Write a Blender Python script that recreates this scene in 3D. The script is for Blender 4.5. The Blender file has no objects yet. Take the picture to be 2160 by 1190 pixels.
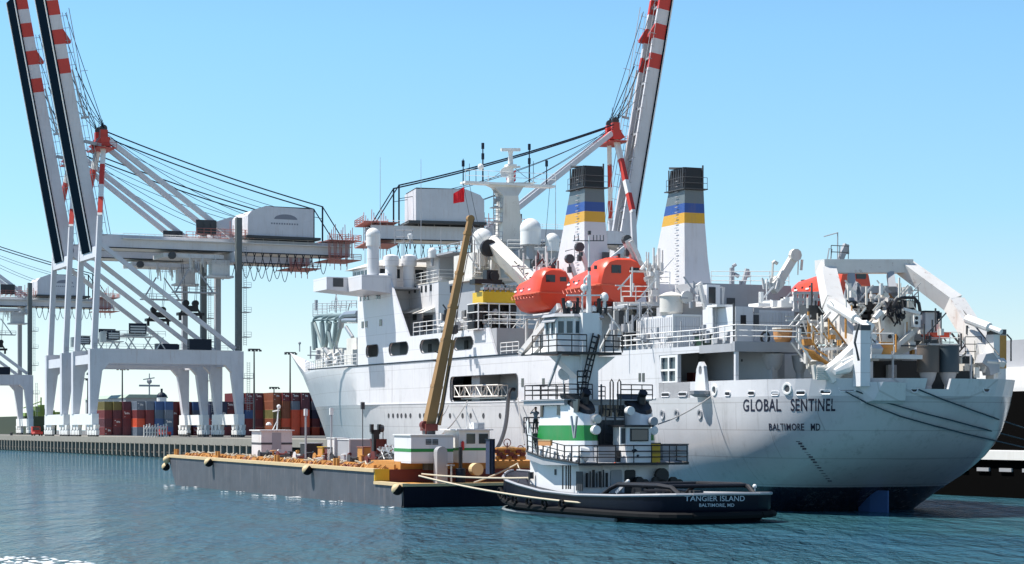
import bpy, bmesh, math, random
from mathutils import Vector, Matrix
from mathutils.geometry import tessellate_polygon
R = math.radians
random.seed(7)
sc = bpy.context.scene
COL = sc.collection
# ------------------------------------------------------------------ camera, sky, sun, exposure
CAMH = 5.8
cam = bpy.data.objects.new('camera', bpy.data.cameras.new('camera')); COL.objects.link(cam)
cam.location = (0, 0, CAMH); cam.rotation_euler = (R(90), 0, 0)
cam.data.sensor_width = 36; cam.data.lens = 4300 / 2160 * 36
cam.data.shift_y = (905 - 595) / 2160
cam.data.clip_start = 1; cam.data.clip_end = 30000
sc.camera = cam
SUN_EL = 59
th = R(22.71)
Lp = Vector((-math.cos(th), -math.sin(th))); Dp = Vector((-math.sin(th), math.cos(th)))
sh = Lp * math.cos(R(27)) + Dp * math.sin(R(27))
sund = Vector((sh.x * math.cos(R(SUN_EL)), sh.y * math.cos(R(SUN_EL)), math.sin(R(SUN_EL))))
w = bpy.data.worlds.new('World'); sc.world = w; w.use_nodes = True
nt = w.node_tree; bg = nt.nodes['Background']
sky = nt.nodes.new('ShaderNodeTexSky'); sky.sky_type = 'NISHITA'; sky.sun_disc = False
sky.sun_elevation = R(SUN_EL); sky.sun_rotation = math.atan2(sund.x, sund.y)
sky.air_density = 1.0; sky.dust_density = 0.15; sky.ozone_density = 2.6
tcs = nt.nodes.new('ShaderNodeTexCoord'); vm = nt.nodes.new('ShaderNodeVectorMath'); vm.inputs[1].default_value = (0, 0, .17); vm.operation = 'ADD'
nt.links.new(tcs.outputs['Generated'], vm.inputs[0]); nt.links.new(vm.outputs[0], sky.inputs[0])
hsv = nt.nodes.new('ShaderNodeHueSaturation'); hsv.inputs['Saturation'].default_value = 1.1
sep = nt.nodes.new('ShaderNodeSeparateXYZ'); rmp = nt.nodes.new('ShaderNodeValToRGB'); els = rmp.color_ramp.elements
nt.links.new(tcs.outputs['Generated'], sep.inputs[0]); nt.links.new(sep.outputs[2], rmp.inputs[0])
while len(els) < 6: els.new(.5)
for e_, (p_, c_) in zip(els, ((0, (3.0, 1.9, 1.12)), (.045, (2.55, 1.85, 1.18)), (.106, (1.9, 1.9, 1.42)), (.19, (1.68, 1.88, 1.6)), (.45, (.9, .95, 1.0)), (1, (.55, .58, .62)))):
    e_.position = p_; e_.color = (*[x / 4 for x in c_], 1)
mu = nt.nodes.new('ShaderNodeVectorMath'); mu.operation = 'MULTIPLY'; mu2 = nt.nodes.new('ShaderNodeVectorMath'); mu2.operation = 'SCALE'; mu2.inputs['Scale'].default_value = 4
nt.links.new(sky.outputs[0], hsv.inputs['Color']); nt.links.new(hsv.outputs[0], mu.inputs[0]); nt.links.new(rmp.outputs[0], mu.inputs[1]); nt.links.new(mu.outputs[0], mu2.inputs[0]); nt.links.new(mu2.outputs[0], bg.inputs['Color'])
bg.inputs['Strength'].default_value = 0.099
sl = bpy.data.lights.new('sun', 'SUN'); sl.energy = 5.0; sl.angle = R(0.53); sl.color = (1, .955, .89)
so = bpy.data.objects.new('sun', sl); COL.objects.link(so)
so.rotation_euler = (-sund).to_track_quat('-Z', 'Y').to_euler()
sc.view_settings.view_transform = 'Standard'; sc.view_settings.look = 'None'
sc.view_settings.exposure = 0.62; sc.view_settings.gamma = 1

# ------------------------------------------------------------------ helpers
def V(*a): return Vector(a)
class Frame:
    """a local frame: x = heading, y = port, z = up"""
    def __init__(s, ox, oy, deg, trim=0, oz=0):
        t = R(deg)
        D = Vector((-math.sin(t) * math.cos(trim), math.cos(t) * math.cos(trim), math.sin(trim)))
        L = Vector((-math.cos(t), -math.sin(t), 0)); U = D.cross(L)
        s.M = Matrix(((D.x, L.x, U.x, ox), (D.y, L.y, U.y, oy), (D.z, L.z, U.z, oz), (0, 0, 0, 1)))
        s.I = s.M.inverted()
    def a(s, px, py, ax, val):
        """survey helper: where the sight line through a point of the photograph meets a plane of this frame"""
        o = s.I @ Vector((0, 0, CAMH)); p = s.I @ Vector(((px - 1080) / 4300, 1, CAMH + (905 - py) / 4300)); d = p - o
        i = 'xyz'.index(ax); return o + d * ((val - o[i]) / d[i])
WORLD = Frame(0, 0, -90); WORLD.M = Matrix.Identity(4); WORLD.I = Matrix.Identity(4)
SH = Frame(27.32, 138.39, 22.71, .0045)
QA = R(25.0); QU = Frame(110.3 * math.cos(QA), 110.3 * math.sin(QA), 25.0)
BA = Frame(-8.0, 150.3, 24.1, .006)
TU = Frame(12.1, 126.5, 27.0)

MATS = {}
def mat(name, col, rough=.5, metal=0., dirt=.12, dscale=.6, streak=0., scol=(.25, .17, .1), bands=None, bump=0., bscale=8., ax=2, seams=0., rust=0., spec=.5):
    m = bpy.data.materials.new(name); m.use_nodes = True; MATS[name] = m
    n = m.node_tree; N = n.nodes; L = n.links; b = N['Principled BSDF']
    b.inputs['Roughness'].default_value = rough; b.inputs['Metallic'].default_value = metal
    b.inputs['Specular IOR Level'].default_value = spec
    tc = N.new('ShaderNodeTexCoord'); obj = tc.outputs['Object']
    def noise(scale, det=4, src=obj, vs=None, rg=.6):
        if vs:
            mp = N.new('ShaderNodeMapping'); mp.inputs['Scale'].default_value = vs; L.new(src, mp.inputs[0]); src = mp.outputs[0]
        t = N.new('ShaderNodeTexNoise'); t.inputs['Scale'].default_value = scale; t.inputs['Detail'].default_value = det
        t.inputs['Roughness'].default_value = rg; L.new(src, t.inputs['Vector']); return t.outputs['Fac']
    def ramp(f, p0, p1, c0=(0, 0, 0, 1), c1=(1, 1, 1, 1)):
        r = N.new('ShaderNodeValToRGB'); r.color_ramp.elements[0].position = p0; r.color_ramp.elements[1].position = p1
        r.color_ramp.elements[0].color = c0; r.color_ramp.elements[1].color = c1; L.new(f, r.inputs[0]); return r.outputs[0]
    def mix(fac, c1, c2, mode='MIX'):
        x = N.new('ShaderNodeMix'); x.data_type = 'RGBA'; x.blend_type = mode
        for sock, v in ((x.inputs[0], fac), (x.inputs[6], c1), (x.inputs[7], c2)):
            if isinstance(v, (int, float)): sock.default_value = v
            elif isinstance(v, tuple): sock.default_value = (*v[:3], 1)
            else: L.new(v, sock)
        return x.outputs[2]
    c = tuple(col)
    if bands:
        sp = N.new('ShaderNodeSeparateXYZ'); L.new(obj, sp.inputs[0]); z = sp.outputs[ax]
        for lim, bc in bands:   # colour above a height
            mt = N.new('ShaderNodeMath'); mt.operation = 'GREATER_THAN'; L.new(z, mt.inputs[0]); mt.inputs[1].default_value = lim
            c = mix(mt.outputs[0], c, bc)
    if dirt:
        f = ramp(noise(dscale, 8, rg=.65), .3, .75)
        ml = N.new('ShaderNodeMath'); ml.operation = 'MULTIPLY'; L.new(f, ml.inputs[0]); ml.inputs[1].default_value = dirt
        c = mix(ml.outputs[0], c, tuple(x * .35 for x in (col if not bands else (.5, .5, .5))), 'MIX')
    if streak:
        f = ramp(noise(1.0, 5, vs=(2.2, 2.2, .12), rg=.7), .52, .74)
        g = ramp(noise(.35, 3), .4, .65)
        m1 = N.new('ShaderNodeMath'); m1.operation = 'MULTIPLY'; L.new(f, m1.inputs[0]); L.new(g, m1.inputs[1])
        m2 = N.new('ShaderNodeMath'); m2.operation = 'MULTIPLY'; L.new(m1.outputs[0], m2.inputs[0]); m2.inputs[1].default_value = streak
        c = mix(m2.outputs[0], c, scol)
    if rust:
        f = ramp(noise(1.6, 8, rg=.75), .58, .66)
        m2 = N.new('ShaderNodeMath'); m2.operation = 'MULTIPLY'; L.new(f, m2.inputs[0]); m2.inputs[1].default_value = rust
        c = mix(m2.outputs[0], c, (.16, .06, .025))
    if seams:
        sp2 = N.new('ShaderNodeSeparateXYZ'); L.new(obj, sp2.inputs[0]); cb = N.new('ShaderNodeCombineXYZ'); L.new(sp2.outputs[0], cb.inputs[0]); L.new(sp2.outputs[2], cb.inputs[1])
        bt = N.new('ShaderNodeTexBrick'); bt.inputs['Scale'].default_value = 1; bt.inputs['Brick Width'].default_value = 7.3; bt.inputs['Row Height'].default_value = 1.9; bt.inputs['Mortar Size'].default_value = .045; bt.inputs['Mortar Smooth'].default_value = .5
        bt.inputs['Color1'].default_value = (1, 1, 1, 1); bt.inputs['Color2'].default_value = (.955, .955, .955, 1); bt.inputs['Mortar'].default_value = (.62, .6, .58, 1); L.new(cb.outputs[0], bt.inputs[0]); c = mix(seams, c, bt.outputs[0], 'MULTIPLY')
    if isinstance(c, tuple): b.inputs['Base Color'].default_value = (*c, 1)
    else: L.new(c, b.inputs['Base Color'])
    if bump:
        bp = N.new('ShaderNodeBump'); bp.inputs['Strength'].default_value = bump; bp.inputs['Distance'].default_value = .05
        L.new(noise(bscale, 5), bp.inputs['Height']); L.new(bp.outputs[0], b.inputs['Normal'])
    return m

W_ = (.70, .70, .715)
mat('ship_white', W_, .35, seams=.5, streak=.5, scol=(.42, .40, .38), dirt=.10, dscale=.25)
mat('hull_white', (.66, .66, .68), .3, seams=.6, streak=.8, scol=(.36, .35, .34), dirt=.22, dscale=.2, bump=.2, bscale=.5, rust=.10)
mat('hull_shell', (.003, .006, .022), .2, seams=.6, streak=.9, scol=(.27, .27, .27), dirt=.25, dscale=.2, rust=.08, bands=[(1.75, (.50, .505, .525))], bump=.10, bscale=.55)  # grey-blue above the boot top has the dark water's reflection painted in
mat('clean_white', (.78, .78, .76), .4, dirt=.15, streak=.3)
mat('cream', (.70, .67, .61), .5, dirt=.2, streak=.5, scol=(.3, .2, .12), rust=.25)
mat('rusty_white', (.68, .67, .65), .5, dirt=.2, streak=.7, scol=(.33, .17, .08), rust=.45)
mat('leg_grey', (.13, .15, .15), .6, dirt=.3, streak=.3)
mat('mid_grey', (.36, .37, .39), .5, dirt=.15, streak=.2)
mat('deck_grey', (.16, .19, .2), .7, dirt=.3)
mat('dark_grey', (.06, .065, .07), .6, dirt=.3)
mat('black', (.012, .012, .015), .5, dirt=.3)
mat('navy', (.006, .014, .03), .5, dirt=.2, spec=.25)
mat('glass', (.02, .028, .035), .08, dirt=0)
mat('glass_blue', (.05, .08, .1), .08, dirt=0)
mat('orange', (.75, .075, .03), .35, dirt=.10, streak=.25, scol=(.5, .15, .1))
mat('orange_pale', (.7, .12, .06), .5, dirt=.1)
mat('red', (.62, .03, .025), .5, dirt=.15)
mat('crane_red', (.55, .045, .03), .5, dirt=.15)
mat('crane_white', (.66, .66, .69), .5, dirt=.28, streak=.6, rust=.12, scol=(.4, .3, .25), dscale=.15)
mat('rust_pink', (.50, .20, .17), .6, dirt=.3)
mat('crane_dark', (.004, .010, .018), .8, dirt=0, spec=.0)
mat('crane_tan', (.30, .17, .06), .6, dirt=.25, streak=.3)
mat('yellow', (.62, .38, .02), .5, dirt=.15, rust=.2)
mat('rov_yellow', (.68, .44, .012), .4, dirt=.1)
mat('ochre', (.55, .26, .06), .65, dirt=.35, rust=.55, dscale=2)
mat('ochre_pale', (.62, .47, .26), .65, dirt=.2, rust=.25, dscale=1)
mat('rust_deck', (.30, .13, .09), .8, dirt=.4, rust=.4, dscale=1)
mat('dark_red', (.13, .02, .015), .6, dirt=.3)
mat('barge_grey', (.085, .092, .108), .6, dirt=.6, dscale=.5, streak=.9, scol=(.24, .21, .2), rust=.35)
mat('rubber', (.012, .012, .013), .8, dirt=.4, spec=.15)
mat('rope_pale', (.5, .44, .33), .9, dirt=.2)
mat('rope_green', (.02, .045, .06), .9, dirt=.2)
mat('rope_grey', (.3, .3, .3), .9, dirt=.2)
mat('bin_brown', (.10, .085, .075), .6, dirt=.3, streak=.4)
mat('bin_blue', (.04, .06, .075), .6, dirt=.3)
mat('steel', (.42, .43, .44), .35, metal=.6, dirt=.2)
mat('pipe_teal', (.19, .25, .25), .5, dirt=.2, streak=.3)
mat('tug_white', (.76, .76, .76), .35, dirt=.1, streak=.4, scol=(.4, .3, .22))
mat('tug_green', (.01, .22, .04), .4, dirt=.1)
mat('tug_hull', (.005, .008, .018), .4, dirt=.35, streak=.35, scol=(.03, .03, .035), dscale=.5, spec=.12)
mat('concrete', (.27, .25, .21), .8, dirt=.35, dscale=.8, streak=.4, bump=.3)
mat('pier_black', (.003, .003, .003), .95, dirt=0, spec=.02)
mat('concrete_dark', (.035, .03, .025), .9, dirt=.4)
mat('asphalt', (.13, .13, .125), .9, dirt=.3, dscale=.05)
mat('green_hull', (.015, .05, .03), .5, dirt=.2)
mat('green_deck', (.18, .28, .06), .6, dirt=.2)
mat('skin', (.45, .24, .16), .5, dirt=0)
mat('shirt_grey', (.22, .23, .26), .8, dirt=.1)
mat('letter_dark', (.012, .012, .03), .5, dirt=0)
mat('letter_pale', (.45, .48, .52), .5, dirt=0)
mat('flag_red', (.75, .01, .02), .7, dirt=0)
mat('wood', (.55, .26, .10), .7, dirt=.2)
mat('logo_grey', (.22, .23, .27), .6, dirt=0)
mat('f_grey', (.22, .25, .27), .4, dirt=.1)

class MB:
    def __init__(s): s.v = []; s.f = []; s.mi = []; s.cur = 0; s.isl = []
    def mesh(s, vs, fs):
        o = len(s.v); s.isl.append((o, len(s.f), len(vs), len(fs))); s.v += [Vector(v) for v in vs]; s.f += [tuple(i + o for i in f) for f in fs]; s.mi += [s.cur] * len(fs); return s
    def hexa(s, p):   # 4 bottom (ccw), 4 top
        return s.mesh(p, [(3, 2, 1, 0), (4, 5, 6, 7), (0, 1, 5, 4), (1, 2, 6, 5), (2, 3, 7, 6), (3, 0, 4, 7)])
    def box(s, x0, x1, y0, y1, z0, z1):
        if x0 > x1: x0, x1 = x1, x0
        if y0 > y1: y0, y1 = y1, y0
        if z0 > z1: z0, z1 = z1, z0
        return s.hexa([(x0, y0, z0), (x1, y0, z0), (x1, y1, z0), (x0, y1, z0), (x0, y0, z1), (x1, y0, z1), (x1, y1, z1), (x0, y1, z1)])
    def basis(s, d, up=(0, 0, 1)):
        d = Vector(d).normalized(); u = Vector(up)
        if abs(d.dot(u.normalized())) > .99: u = Vector((1, 0, 0))
        r = d.cross(u).normalized(); return r, r.cross(d).normalized()
    def bar(s, p, q, w, h=None, up=(0, 0, 1), w2=None, h2=None):
        p = Vector(p); q = Vector(q); h = h or w; w2 = w2 or w; h2 = h2 or h; r, u = s.basis(q - p, up)
        P = [p + r * a * w / 2 + u * b * h / 2 for a, b in ((-1, -1), (1, -1), (1, 1), (-1, 1))]
        Q = [q + r * a * w2 / 2 + u * b * h2 / 2 for a, b in ((-1, -1), (1, -1), (1, 1), (-1, 1))]
        return s.hexa([P[0], P[1], P[2], P[3], Q[0], Q[1], Q[2], Q[3]])
    def tube(s, p, q, r, r2=None, n=8, cap=True):
        p = Vector(p); q = Vector(q); r2 = r if r2 is None else r2; a, b = s.basis(q - p)
        vs = []
        for c, rr in ((p, r), (q, r2)):
            for i in range(n):
                t = 2 * math.pi * i / n; vs.append(c + a * math.cos(t) * rr + b * math.sin(t) * rr)
        fs = [(i, (i + 1) % n, n + (i + 1) % n, n + i) for i in range(n)]
        if cap: fs += [tuple(range(n))[::-1], tuple(range(n, 2 * n))]
        return s.mesh(vs, fs)
    def path(s, pts, r, n=6):
        pts = [Vector(p) for p in pts]; rings = []
        for i, p in enumerate(pts):
            d = (pts[min(i + 1, len(pts) - 1)] - pts[max(i - 1, 0)]); a, b = s.basis(d)
            rr = r[i] if isinstance(r, (list, tuple)) else r
            rings.append([p + a * math.cos(2 * math.pi * k / n) * rr + b * math.sin(2 * math.pi * k / n) * rr for k in range(n)])
        return s.loft(rings)
    def loft(s, rings, closed=True, caps=True):
        n = len(rings[0]); vs = [v for r in rings for v in r]; fs = []
        m = n if closed else n - 1
        for j in range(len(rings) - 1):
            for i in range(m):
                fs.append((j * n + i, j * n + (i + 1) % n, (j + 1) * n + (i + 1) % n, (j + 1) * n + i))
        if caps and closed: fs += [tuple(range(n))[::-1], tuple(range((len(rings) - 1) * n, len(rings) * n))]
        return s.mesh(vs, fs)
    def lathe(s, c, prof, n=16, ax=(0, 0, 1)):
        c = Vector(c); A = Vector(ax).normalized(); a, b = s.basis(A)
        return s.loft([[c + A * z + (a * math.cos(2 * math.pi * k / n) + b * math.sin(2 * math.pi * k / n)) * max(r, .001) for k in range(n)] for r, z in prof])
    def ball(s, c, r, n=14, z0=-1, ax=(0, 0, 1), sz=1):
        k = 8; pr = []
        a0 = math.asin(z0)
        for i in range(k + 1):
            t = a0 + (math.pi / 2 - a0) * i / k; pr.append((r * math.cos(t), r * math.sin(t) * sz))
        return s.lathe(c, pr, n, ax)
    def extr(s, poly, vec):
        poly = [Vector(p) for p in poly]; vec = Vector(vec); n = len(poly)
        vs = poly + [p + vec for p in poly]
        tri = tessellate_polygon([poly])
        fs = [tuple(t) for t in tri] + [tuple(i + n for i in t[::-1]) for t in tri] + [(i, (i + 1) % n, n + (i + 1) % n, n + i) for i in range(n)]
        return s.mesh(vs, fs)
    def plate(s, outer, holes, vec):
        vec = Vector(vec); L = [[Vector(p) for p in outer]] + [[Vector(p) for p in h] for h in holes]
        flat = [p for l in L for p in l]; n = len(flat); tri = tessellate_polygon(L)
        vs = flat + [p + vec for p in flat]
        fs = [tuple(t) for t in tri] + [tuple(i + n for i in t[::-1]) for t in tri]; o = 0
        for l in L:
            k = len(l); fs += [(o + i, o + (i + 1) % k, n + o + (i + 1) % k, n + o + i) for i in range(k)]; o += k
        return s.mesh(vs, fs)
    def truss(s, p, q, w, h, n, r=.06, up=(0, 0, 1)):
        p = Vector(p); q = Vector(q); a, b = s.basis(q - p, up); C = [(-1, -1), (1, -1), (1, 1), (-1, 1)]
        P = [[p + (q - p) * i / n + a * x * w / 2 + b * y * h / 2 for x, y in C] for i in range(n + 1)]
        for k in range(4): s.tube(P[0][k], P[n][k], r, n=5)
        for i in range(n + 1):
            for k in range(4): s.tube(P[i][k], P[i][(k + 1) % 4], r * .7, n=4)
        for i in range(n):
            for k in range(4):
                k2 = (k + 1) % 4; A, B = (P[i][k], P[i + 1][k2]) if i % 2 else (P[i][k2], P[i + 1][k]); s.tube(A, B, r * .7, n=4)
        return s
    def rail(s, pts, h=1.05, r=.03, bars=3, step=1.5):
        r *= .75; step *= 1.3
        pts = [Vector(p) for p in pts]
        for p, q in zip(pts, pts[1:]):
            for b in range(bars): o = V(0, 0, h * (b + 1) / bars); s.tube(p + o, q + o, r, n=4, cap=False)
            n = max(1, round((q - p).length / step))
            for i in range(n + 1): c = p + (q - p) * i / n; s.tube(c, c + V(0, 0, h), r * 1.1, n=4)
        return s
    def ladder(s, p, q, w=.5, r=.04, step=.5, up=(1, 0, 0)):
        p = Vector(p); q = Vector(q); a, b = s.basis(q - p, up)
        s.tube(p + a * w / 2, q + a * w / 2, r, n=4); s.tube(p - a * w / 2, q - a * w / 2, r, n=4)
        n = max(2, int((q - p).length / step))
        for i in range(n): c = p + (q - p) * (i + .5) / n; s.tube(c - a * w / 2, c + a * w / 2, r * .8, n=4)
        return s
    def pieces(s):
        """the far-apart pieces of this mesh, each as an MB of its own"""
        n = len(s.isl)
        if n < 2 or n > 400 or sum(i[2] for i in s.isl) != len(s.v): return [s]
        bx = []
        for o, fo, nv, nf in s.isl:
            P = s.v[o:o + nv]; lo = [min(p[k] for p in P) for k in range(3)]; hi = [max(p[k] for p in P) for k in range(3)]; bx.append((lo, hi, max(h - l for h, l in zip(hi, lo))))
        root = list(range(n))
        def find(i):
            while root[i] != i: root[i] = root[root[i]]; i = root[i]
            return i
        for i in range(n):
            for j in range(i + 1, n):
                (l1, h1, s1), (l2, h2, s2) = bx[i], bx[j]
                g = math.sqrt(sum(max(0, a - d, c - b) ** 2 for a, b, c, d in zip(l1, h1, l2, h2)))
                if g <= max(.02, .42 * max(s1, s2)): root[find(i)] = find(j)
        gr = {}
        for i in range(n): gr.setdefault(find(i), []).append(i)
        if len(gr) < 2 or len(gr) > 30: return [s]
        out = []
        for idx in gr.values():
            m = MB()
            for i in idx:
                o, fo, nv, nf = s.isl[i]; m.mesh(s.v[o:o + nv], [tuple(k - o for k in f) for f in s.f[fo:fo + nf]]); m.mi[-nf:] = s.mi[fo:fo + nf] if nf else []
            out.append(m)
        return out
    def build(s, name, mats, parent=None, **kw):
        if parent is None: return s.build1(name, mats, None, **kw)
        obs = [m.build1(name, mats, parent, **kw) for m in s.pieces()]; return obs[0]
    def build1(s, name, mats, parent=None, frame=None, base=None, smooth=False, label=None, cat=None, group=None, kind=None):
        if isinstance(mats, str): mats = [mats]
        off = Vector(base) if base is not None else (OFF.get(parent.name, Vector((0, 0, 0))) if parent is not None else Vector((0, 0, 0)))
        me = bpy.data.meshes.new(name); me.from_pydata([v - off for v in s.v], [], s.f)
        for m in mats: me.materials.append(MATS[m])
        if len(mats) > 1: me.polygons.foreach_set('material_index', s.mi)
        me.validate(); bm = bmesh.new(); bm.from_mesh(me); bmesh.ops.recalc_face_normals(bm, faces=bm.faces); bm.to_mesh(me); bm.free()
        if smooth:
            me.polygons.foreach_set('use_smooth', [True] * len(me.polygons)); me.set_sharp_from_angle(angle=R(35 if smooth is True else smooth))
        o = bpy.data.objects.new(name, me); COL.objects.link(o); OFF[o.name] = off
        if parent is not None: o.parent = parent
        elif frame is not None: o.matrix_world = frame.M @ Matrix.Translation(off)
        tag(o, label, cat, group, kind); return o
OFF = {}
def tag(o, label=None, cat=None, group=None, kind=None):
    if label: o['label'] = label
    if cat: o['category'] = cat
    if group: o['group'] = group
    if kind: o['kind'] = kind
    return o
def thing(frame, name, label, cat, base, group=None, kind=None):
    o = bpy.data.objects.new(name, None); COL.objects.link(o); o.empty_display_size = .5
    o.matrix_world = frame.M @ Matrix.Translation(Vector(base)); OFF[o.name] = Vector(base); return tag(o, label, cat, group, kind)
def copy_tree(o, parent=None):
    c = o.copy(); COL.objects.link(c)
    if parent: c.parent = parent
    for ch in [x for x in bpy.data.objects if x.parent == o]: copy_tree(ch, c)
    OFF[c.name] = OFF[o.name]; return c
def rrect(x0, x1, z0, z1, r, k=4):
    out = []
    for cx, cz, a0 in ((x1 - r, z1 - r, 0), (x0 + r, z1 - r, 90), (x0 + r, z0 + r, 180), (x1 - r, z0 + r, 270)):
        for i in range(k + 1): t = R(a0 + 90 * i / k); out.append((cx + r * math.cos(t), cz + r * math.sin(t)))
    return out
def lerp(t, a, b): return a + (b - a) * t
def interp(x, tab):
    if x <= tab[0][0]: return tab[0][1]
    for (a, b), (c, d) in zip(tab, tab[1:]):
        if x <= c: return b + (d - b) * (x - a) / (c - a)
    return tab[-1][1]
def sag(p, q, s, n=14):
    p = Vector(p); q = Vector(q); return [p + (q - p) * i / n - V(0, 0, s * 4 * (i / n) * (1 - i / n)) for i in range(n + 1)]
def text_verts(txt, size, space=1.0, bold=0.):
    cu = bpy.data.curves.new('t', 'FONT'); cu.body = txt; cu.size = size; cu.space_character = space; cu.align_x = 'CENTER'; cu.resolution_u = 3; cu.offset = bold
    o = bpy.data.objects.new('t', cu); COL.objects.link(o)
    dg = bpy.context.evaluated_depsgraph_get(); me = o.evaluated_get(dg).to_mesh()
    vs = [v.co.copy() for v in me.vertices]; fs = [tuple(p.vertices) for p in me.polygons]
    o.evaluated_get(dg).to_mesh_clear(); bpy.data.objects.remove(o); bpy.data.curves.remove(cu); return vs, fs
#==SETTING==
# ------------------------------------------------------------------ the setting: water, quay, land
def make_water():
    m = bpy.data.materials.new('harbour_water'); m.use_nodes = True; MATS['water'] = m
    N = m.node_tree.nodes; L = m.node_tree.links; b = N['Principled BSDF']
    b.inputs['Roughness'].default_value = .06; b.inputs['IOR'].default_value = 1.33; b.inputs['Specular IOR Level'].default_value = .36
    tc = N.new('ShaderNodeTexCoord')
    def nz(sx, sy, rot, det, rough=.55):
        mp = N.new('ShaderNodeMapping'); mp.inputs['Scale'].default_value = (sx, sy, 1); mp.inputs['Rotation'].default_value = (0, 0, rot)
        t = N.new('ShaderNodeTexNoise'); t.inputs['Scale'].default_value = 1; t.inputs['Detail'].default_value = det; t.inputs['Roughness'].default_value = rough
        L.new(tc.outputs['Object'], mp.inputs[0]); L.new(mp.outputs[0], t.inputs[0]); return t.outputs['Fac']
    def madd(a, k, c=None):
        x = N.new('ShaderNodeMath'); x.operation = 'MULTIPLY_ADD'; L.new(a, x.inputs[0]); x.inputs[1].default_value = k
        if c is None: x.inputs[2].default_value = 0
        else: L.new(c, x.inputs[2])
        return x.outputs[0]
    h = madd(nz(.45, .10, .15, 3), 1.5)
    h = madd(nz(1.1, .30, -.12, 4, .6), .75, h)
    h = madd(nz(2.6, .9, .2, 4, .65), .42, h)
    h = madd(nz(.12, .05, .3, 3), 1.8, h)
    bp = N.new('ShaderNodeBump'); bp.inputs['Strength'].default_value = 1; bp.inputs['Distance'].default_value = 1.0
    L.new(h, bp.inputs['Height']); L.new(bp.outputs[0], b.inputs['Normal'])
    r = N.new('ShaderNodeValToRGB'); r.color_ramp.elements[0].position = .35; r.color_ramp.elements[1].position = .7
    r.color_ramp.elements[0].color = (.026, .105, .165, 1); r.color_ramp.elements[1].color = (.042, .135, .150, 1)
    L.new(nz(.012, .03, .2, 3), r.inputs[0]); L.new(r.outputs[0], b.inputs['Base Color'])
make_water()
mb = MB(); mb.mesh([(-9000, 20, 0), (9000, 20, 0), (9000, 14000, 0), (-9000, 14000, 0)], [(0, 1, 2, 3)])
mb.build('water', 'water', frame=WORLD, kind='structure')
QZ = 3.77
q0, q1 = 60, 2600
mb = MB(); mb.box(q0, q1, -4, -2500, -6, QZ); mb.build('quay_apron', 'concrete', frame=QU, kind='structure')
mb = MB(); mb.mesh([(q0, -60, QZ + .004), (q1, -60, QZ + .004), (q1, -2400, QZ + .004), (q0, -2400, QZ + .004)], [(0, 1, 2, 3)])
mb.build('container_yard_pavement', 'asphalt', frame=QU, kind='structure')
mb = MB()
for yy in (-3., -38.5): mb.box(q0, 1200, yy - .08, yy + .08, QZ + .004, QZ + .16)
mb.build('crane_rails', 'dark_grey', frame=QU, kind='structure')
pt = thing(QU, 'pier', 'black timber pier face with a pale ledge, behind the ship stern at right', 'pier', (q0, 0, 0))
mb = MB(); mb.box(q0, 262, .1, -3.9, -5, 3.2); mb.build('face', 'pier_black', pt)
mb = MB(); mb.box(q0, 262, .5, -3.9, 3.2, 3.95); mb.build('ledge', 'clean_white', pt)
mb = MB()
for k in range(40): mb.box(122 + k * 3, 123.6 + k * 3, .12, .3, 2.2, 2.5)
mb.build('fender_block', 'mid_grey', pt)
q2 = 262.2
qt = thing(QU, 'quay_wall', 'long concrete quay wall on rows of piles with a pale coping at the water', 'quay wall', (q0, 0, 0))
mb = MB(); mb.box(q2, 1200, 0, -4.01, 2.75, QZ + .006); mb.box(q2, 1200, -.01, -.35, QZ + .006, QZ + .30); mb.build('coping', 'concrete', qt)
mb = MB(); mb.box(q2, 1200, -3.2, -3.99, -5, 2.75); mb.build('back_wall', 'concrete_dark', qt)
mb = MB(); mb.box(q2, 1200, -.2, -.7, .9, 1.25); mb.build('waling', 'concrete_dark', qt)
pile = None
for k in range(78):
    ux = 340 + k * 3.9
    if pile is None:
        mb = MB(); mb.box(-.45, .45, -.15, -.95, -3, 2.749); mb.box(-.35, .35, .12, -.149, .2, 2.9)
        mb.v = [v + V(q0, 0, 0) for v in mb.v]; pile = mb.build('pile', 'concrete', qt); o = pile
    else: o = pile.copy(); COL.objects.link(o)
    o.location.x = ux - q0

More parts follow.
